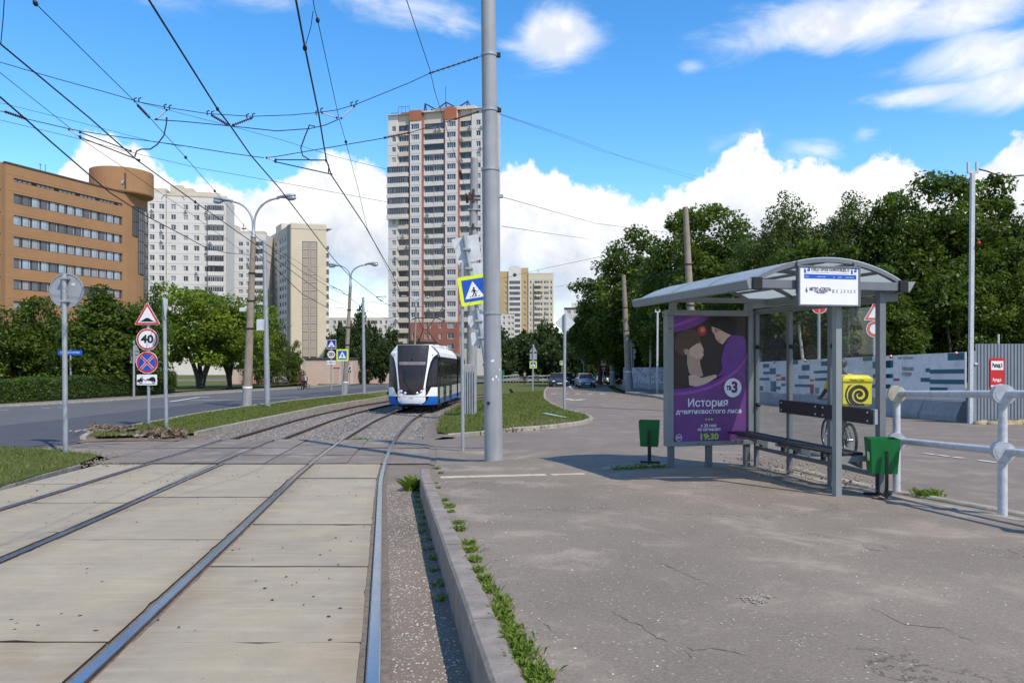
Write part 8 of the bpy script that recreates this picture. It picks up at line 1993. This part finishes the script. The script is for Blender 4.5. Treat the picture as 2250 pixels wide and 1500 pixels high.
# ------------------------------------------------------------------ people
M['skin'] = mat('skin', (.40, .24, .17), .55, var=.05); M['hair'] = mat('dark_hair', (.03, .02, .015), .6, var=.1)
def person(name, label, loc, rz, J, edges, m_body, s=1.0, parts=(), group=None, root=0, cat='person'):
    """J: {key: (x, y, z, radius)}; one skinned surface with materials by height"""
    t = thing(name, label, cat, loc, rz, group); keys = list(J); me = bpy.data.meshes.new('body')
    me.from_pydata([tuple(c * s for c in J[k][:3]) for k in keys], [(keys.index(a), keys.index(b)) for a, b in edges], [])
    o = put('body', me, t); me.materials.append(m_body); md = o.modifiers.new('skin', 'SKIN'); md.use_smooth_shade = True
    for i, k in enumerate(keys):
        v = me.skin_vertices[0].data[i]; r = J[k][3] * s; v.radius = (r, r); v.use_root = (i == root)
    o.modifiers.new('sub', 'SUBSURF').levels = 1; o.modifiers['sub'].render_levels = 1
    return t
HUM = [('pel', 'wai'), ('wai', 'che'), ('che', 'nek'), ('nek', 'hed'), ('che', 'shl'), ('shl', 'ell'), ('ell', 'wrl'), ('wrl', 'hal'), ('che', 'shr'), ('shr', 'elr'), ('elr', 'wrr'), ('wrr', 'har'), ('pel', 'hil'), ('hil', 'knl'), ('knl', 'anl'), ('anl', 'tol'), ('pel', 'hir'), ('hir', 'knr'), ('knr', 'anr'), ('anr', 'tor')]
def standing(step=.14):
    return dict(pel=(0, 0, .95, .13), wai=(0, 0, 1.1, .12), che=(0, 0, 1.32, .14), nek=(0, 0, 1.48, .055), hed=(0, -.01, 1.58, .06), shl=(-.19, 0, 1.40, .06), ell=(-.24, .02, 1.13, .045), wrl=(-.25, -.06, .9, .035), hal=(-.25, -.08, .82, .04), shr=(.19, 0, 1.40, .06), elr=(.24, .02, 1.13, .045), wrr=(.25, -.06, .9, .035), har=(.25, -.08, .82, .04),
                hil=(-.1, 0, .88, .095), knl=(-.11, -step * .6, .49, .065), anl=(-.11, -step, .08, .045), tol=(-.12, -step - .16, .04, .04), hir=(.1, 0, .88, .095), knr=(.11, step * .3, .49, .065), anr=(.11, step, .09, .045), tor=(.12, step - .14, .04, .04))
def head(t, c, s=1.0, hat=None, hair=True, back=False):
    x, y, z = c; mb = MB().ell((x * s, y * s, z * s), (.075 * s, .095 * s, .115 * s), 14, 10); mb.ell((x * s, (y - .1) * s, (z - .015) * s), (.014 * s, .02 * s, .02 * s), 6, 5)
    for q in (-1, 1): mb.ell(((x + q * .077) * s, (y + .01) * s, (z - .005) * s), (.012 * s, .022 * s, .032 * s), 6, 5)
    h = mb.build('head', M['skin'], t)
    f = MB()
    for q in (-1, 1): f.ell(((x + q * .03) * s, (y - .089) * s, (z + .015) * s), (.012 * s, .008 * s, .007 * s), 6, 4)
    f.ell((x * s, (y - .09) * s, (z - .055) * s), (.024 * s, .008 * s, .006 * s), 6, 4); f.build('face_features', M['hair'], h)
    if hair: MB().ell((x * s, (y + .018) * s, (z + .03) * s), (.083 * s, .097 * s, .098 * s), 12, 8).build('hair', M['hair'], h)
    return h
p = gp(1152.5, 844); ps = 1.0
t = person('person', 'pedestrian in dark trousers and pale top standing at the far crossing', p, R(200), standing(), HUM, mat('dark_trousers', (.03, .03, .035), .8)); head(t, (0, -.01, 1.65))
top_ = MB(); top_.tube([(0, 0, .98), (0, 0, 1.15), (0, 0, 1.38), (0, 0, 1.46)], [.15, .15, .17, .1], 12); top_.build('jacket', mat('grey_pink_top', (.3, .22, .2), .8), t)
bike_cols = mat('dark_frame_paint', (.02, .02, .022), .4, .3)
def bicycle(name, label, loc, rz, s=1.0, rw=.33, wb=1.05, steer=0.0, group=None):
    """local x points forward; origin at the rear tyre's contact"""
    t = thing(name, label, 'bicycle', loc, rz, group)
    for x0, nm in ((0, 'rear'), (wb, 'front')):
        mb = MB(); n = 28; rows = []
        for i in range(n + 1):
            a = 6.28318 * i / n; rows.append([((x0 + (rw - .028 + .026 * math.cos(b)) * math.cos(a)) * s, (.026 * math.sin(b)) * s, (rw + (rw - .028 + .026 * math.cos(b)) * math.sin(a)) * s) for b in [6.28318 * j / 7 for j in range(8)]])
        mb.grid(rows, 0, True); wl = mb.build('wheel', M['tyre'], t)
        sp_ = MB()
        for i in range(14): a = 6.28318 * i / 14; sp_.tube([((x0 + .03 * math.cos(a)) * s, 0, (rw + .03 * math.sin(a)) * s), ((x0 + (rw - .045) * math.cos(a)) * s, 0, (rw + (rw - .045) * math.sin(a)) * s)], .0035 * s, 4)
        sp_.tube([(x0 * s, -.05 * s, rw * s), (x0 * s, .05 * s, rw * s)], .03 * s, 8); ri = [((x0 + (rw - .05) * math.cos(6.28318 * i / 24)) * s, 0, (rw + (rw - .05) * math.sin(6.28318 * i / 24)) * s) for i in range(25)]; sp_.tube(ri, .009 * s, 5); sp_.build('rim', M['rim'], wl)
    f = MB(); bb = (.42, 0, .30); st_ = (.30, 0, .80); hd_ = (.86, 0, .86); fx = (wb, 0, rw)
    def tb(a, b, r): f.tube([tuple(c * s for c in a), tuple(c * s for c in b)], r * s, 8)
    tb(bb, st_, .018); tb(st_, hd_, .018); tb(bb, (.9, 0, .74), .022); tb((.9, 0, .7), (.84, 0, .96), .02)
    for q in (-.05, .05): tb((0, q, rw), (.3, q * .3, .74), .010); tb((0, q, rw), (.42, q * .6, .3), .011); tb((wb, q, rw), (.9, q, .72), .013)
    f.build('frame', bike_cols, t)
    h = MB(); h.tube([(.86 * s, 0, .93 * s), (.83 * s, 0, 1.02 * s)], .016 * s, 8); h.tube([(.76 * s, -.30 * s, 1.06 * s), (.85 * s, -.16 * s, 1.04 * s), (.85 * s, .16 * s, 1.04 * s), (.76 * s, .30 * s, 1.06 * s)], .014 * s, 8); h.build('handlebar', bike_cols, t)
    MB().ell((.27 * s, 0, .93 * s), (.14 * s, .075 * s, .035 * s), 12, 6).tube([(.30 * s, 0, .79 * s), (.285 * s, 0, .92 * s)], .014 * s, 8).build('saddle', M['black'], t)
    c = MB(); c.cyl((.42 * s, -.05 * s, .3 * s), (.42 * s, -.06 * s, .3 * s), .09 * s, None, 16); c.tube([(.42 * s, -.08 * s, .3 * s), (.52 * s, -.08 * s, .17 * s)], .011 * s, 6); c.tube([(.42 * s, .08 * s, .3 * s), (.32 * s, .08 * s, .43 * s)], .011 * s, 6); c.bbox(.48 * s, .57 * s, -.17 * s, -.08 * s, .155 * s, .175 * s, .004); c.bbox(.28 * s, .37 * s, .08 * s, .17 * s, .42 * s, .44 * s, .004); c.build('crank', bike_cols, t)
    return t
pr_, pf_ = gp(1867, 1006), gp(1813, 999.5); dv = pf_ - pr_; hd = math.atan2(dv.y, dv.x); hd = R(88); bs = 1.04
bicycle('bicycle', 'delivery courier bicycle seen through the shelter glass, heading away', pr_, hd, bs)
RJ = dict(pel=(.28, 0, 1.00, .135), wai=(.33, 0, 1.15, .125), che=(.36, 0, 1.40, .15), nek=(.38, 0, 1.57, .055), hed=(.385, 0, 1.66, .06), shl=(.37, .19, 1.48, .062), ell=(.52, .23, 1.25, .047), wrl=(.74, .25, 1.09, .036), hal=(.80, .25, 1.07, .042), shr=(.37, -.19, 1.48, .062), elr=(.52, -.23, 1.25, .047), wrr=(.74, -.25, 1.09, .036), har=(.80, -.25, 1.07, .042),
          hil=(.31, .1, .95, .10), knl=(.68, .12, .80, .07), anl=(.38, .13, .50, .048), tol=(.50, .13, .45, .042), hir=(.31, -.1, .95, .10), knr=(.62, -.12, .60, .07), anr=(.46, -.13, .24, .048), tor=(.58, -.13, .20, .042))
M['courier'] = mat('yellow_jacket_fabric', (.72, .56, .02), .75, var=.06, scale=8); M['dtrous'] = mat('black_trousers', (.018, .018, .022), .8, var=.1)
cr_ = person('person', 'bicycle courier in dark clothes and helmet with a yellow box on the back', pr_, hd, RJ, HUM, M['dtrous'], bs)
# jacket over torso and arms
jk = bpy.data.meshes.new('jacket'); kk = ['wai', 'che', 'nek', 'shl', 'ell', 'shr', 'elr', 'hem']; RJ['hem'] = (.30, 0, 1.05, .15)
jk.from_pydata([tuple(c * bs for c in RJ[k][:3]) for k in kk], [(kk.index(a), kk.index(b)) for a, b in (('hem', 'wai'), ('wai', 'che'), ('che', 'nek'), ('che', 'shl'), ('shl', 'ell'), ('che', 'shr'), ('shr', 'elr'))], [])
o = put('jacket', jk, cr_); jk.materials.append(M['courier']); md = o.modifiers.new('skin', 'SKIN'); md.use_smooth_shade = True
for i, k in enumerate(kk): v = jk.skin_vertices[0].data[i]; r = (RJ[k][3] + .022) * bs; v.radius = (r, r); v.use_root = (k == 'che')
o.modifiers.new('sub', 'SUBSURF').levels = 1
# head faces forward (+x): build it facing -y and turn it
hdo = head(cr_, (0, 0, 0), bs, hair=False); hdo.location = Vector((.40, 0, 1.725)) * bs; hdo.rotation_euler = (0, 0, R(90))
MB().ell((0, .012 * bs, .035 * bs), (.105 * bs, .128 * bs, .108 * bs), 16, 10).build('helmet', mat('dark_helmet', (.03, .03, .045), .4, var=.05), hdo)
for q in (-1, 1):
    fg = MB()
    for j in range(4): fg.tube([(.80 * bs, q * (.232 + .018 * j) * bs, 1.085 * bs), (.835 * bs, q * (.232 + .018 * j) * bs, 1.07 * bs), (.83 * bs, q * (.232 + .018 * j) * bs, 1.04 * bs)], .009 * bs, 6)
    fg.tube([(.79 * bs, q * .22 * bs, 1.07 * bs), (.80 * bs, q * .205 * bs, 1.045 * bs)], .010 * bs, 6); fg.build('fingers', M['skin'], cr_)
# the delivery box, worn on the back
M['boxy'] = mat('yellow_box_fabric', (.80, .66, .012), .55, var=.05, scale=6, bmp=.1, bscale=12)
bx = thing('delivery_box', 'yellow delivery box with a black spiral on the back of the courier', 'bag', pr_, hd); B_ = .255
cz = 1.26; bxo = MB().bbox(-.34, .12, -B_, B_, cz - .28, cz + .26, .05).build('box', M['boxy'], bx)
for v in bxo.data.vertices: v.co = v.co * bs
lid = MB(); lid.bbox(-.365, .13, -B_ - .012, B_ + .012, cz + .12, cz + .285, .06); lo = lid.build('lid', M['boxy'], bx)
for v in lo.data.vertices: v.co = v.co * bs
mb = MB(); N_ = 64; rows = []; cy_, cz_ = -.04, cz - .07
for i in range(N_ + 1):
    th = i / N_ * 2 * math.pi * 1.9; r = .03 + .17 * (i / N_); w = .017 + .022 * (i / N_)
    rr2 = []
    for q in (r - w, r + w):
        yy = max(-B_ + .015, min(B_ - .015, cy_ + q * math.cos(th + 2.6))); zz = max(cz - .265, min(cz + .115, cz_ + q * math.sin(-(th + 2.6)) * 1.0)); rr2.append((-.344 * bs, yy * bs, zz * bs))
    rows.append(rr2)
mb.grid(rows, 0, False)
mb.ell((-.342 * bs, cy_ * bs, cz_ * bs), (.003, .04, .04), 10, 6)
band = [];
for i in range(13):
    a = R(-60 + 10 * i); band.append([(-.344 * bs, max(-B_ + .01, min(B_ - .01, (cy_ + q * math.cos(a)))) * bs, max(cz - .265, min(cz + .115, cz_ + q * math.sin(a))) * bs) for q in (.232, .262)])
mb.grid(band, 0, False); mb.build('spiral_mark', M['ink'], bx)
text('Яндекс Еда', .05 * bs, M['ink'], bx, (-.368 * bs, 0.02, (cz + .20) * bs), rot=(0, 0, R(-90)), fit=.26)
stp = MB()
for q in (-.13, .13): stp.tube([(.14 * bs, q * bs, (cz + .2) * bs), (.36 * bs, q * bs, 1.50 * bs), (.5 * bs, q * bs, 1.40 * bs)], .02 * bs, 6)
stp.build('strap', M['ink'], bx)
# two people with a bicycle by the far roadside
p = gp(664, 856)
t = person('person', 'person in dark clothes across the dark road, left of the small bicycle', p, R(30), standing(.1), HUM, mat('dark_clothes', (.03, .025, .03), .8), .9); head(t, (0, -.01, 1.65), .9)
MB().tube([(0, 0, .86), (0, 0, 1.2), (0, 0, 1.32)], [.15, .16, .1], 10).build('jacket', mat('brown_jacket', (.12, .06, .05), .8), t)
p = gp(671, 855.5); t = person('person', 'person in a pale top across the dark road, beside the small bicycle', p, R(-20), standing(.1), HUM, mat('black_clothes', (.02, .02, .022), .8), .88); head(t, (0, -.01, 1.65), .88)
MB().tube([(0, 0, .84), (0, 0, 1.18), (0, 0, 1.3)], [.15, .16, .1], 10).build('shirt', mat('pale_pink_shirt', (.5, .36, .34), .8), t)
p = gp(676, 856); bicycle('bicycle', 'small bicycle beside the two people across the dark road', p, R(160), .85)
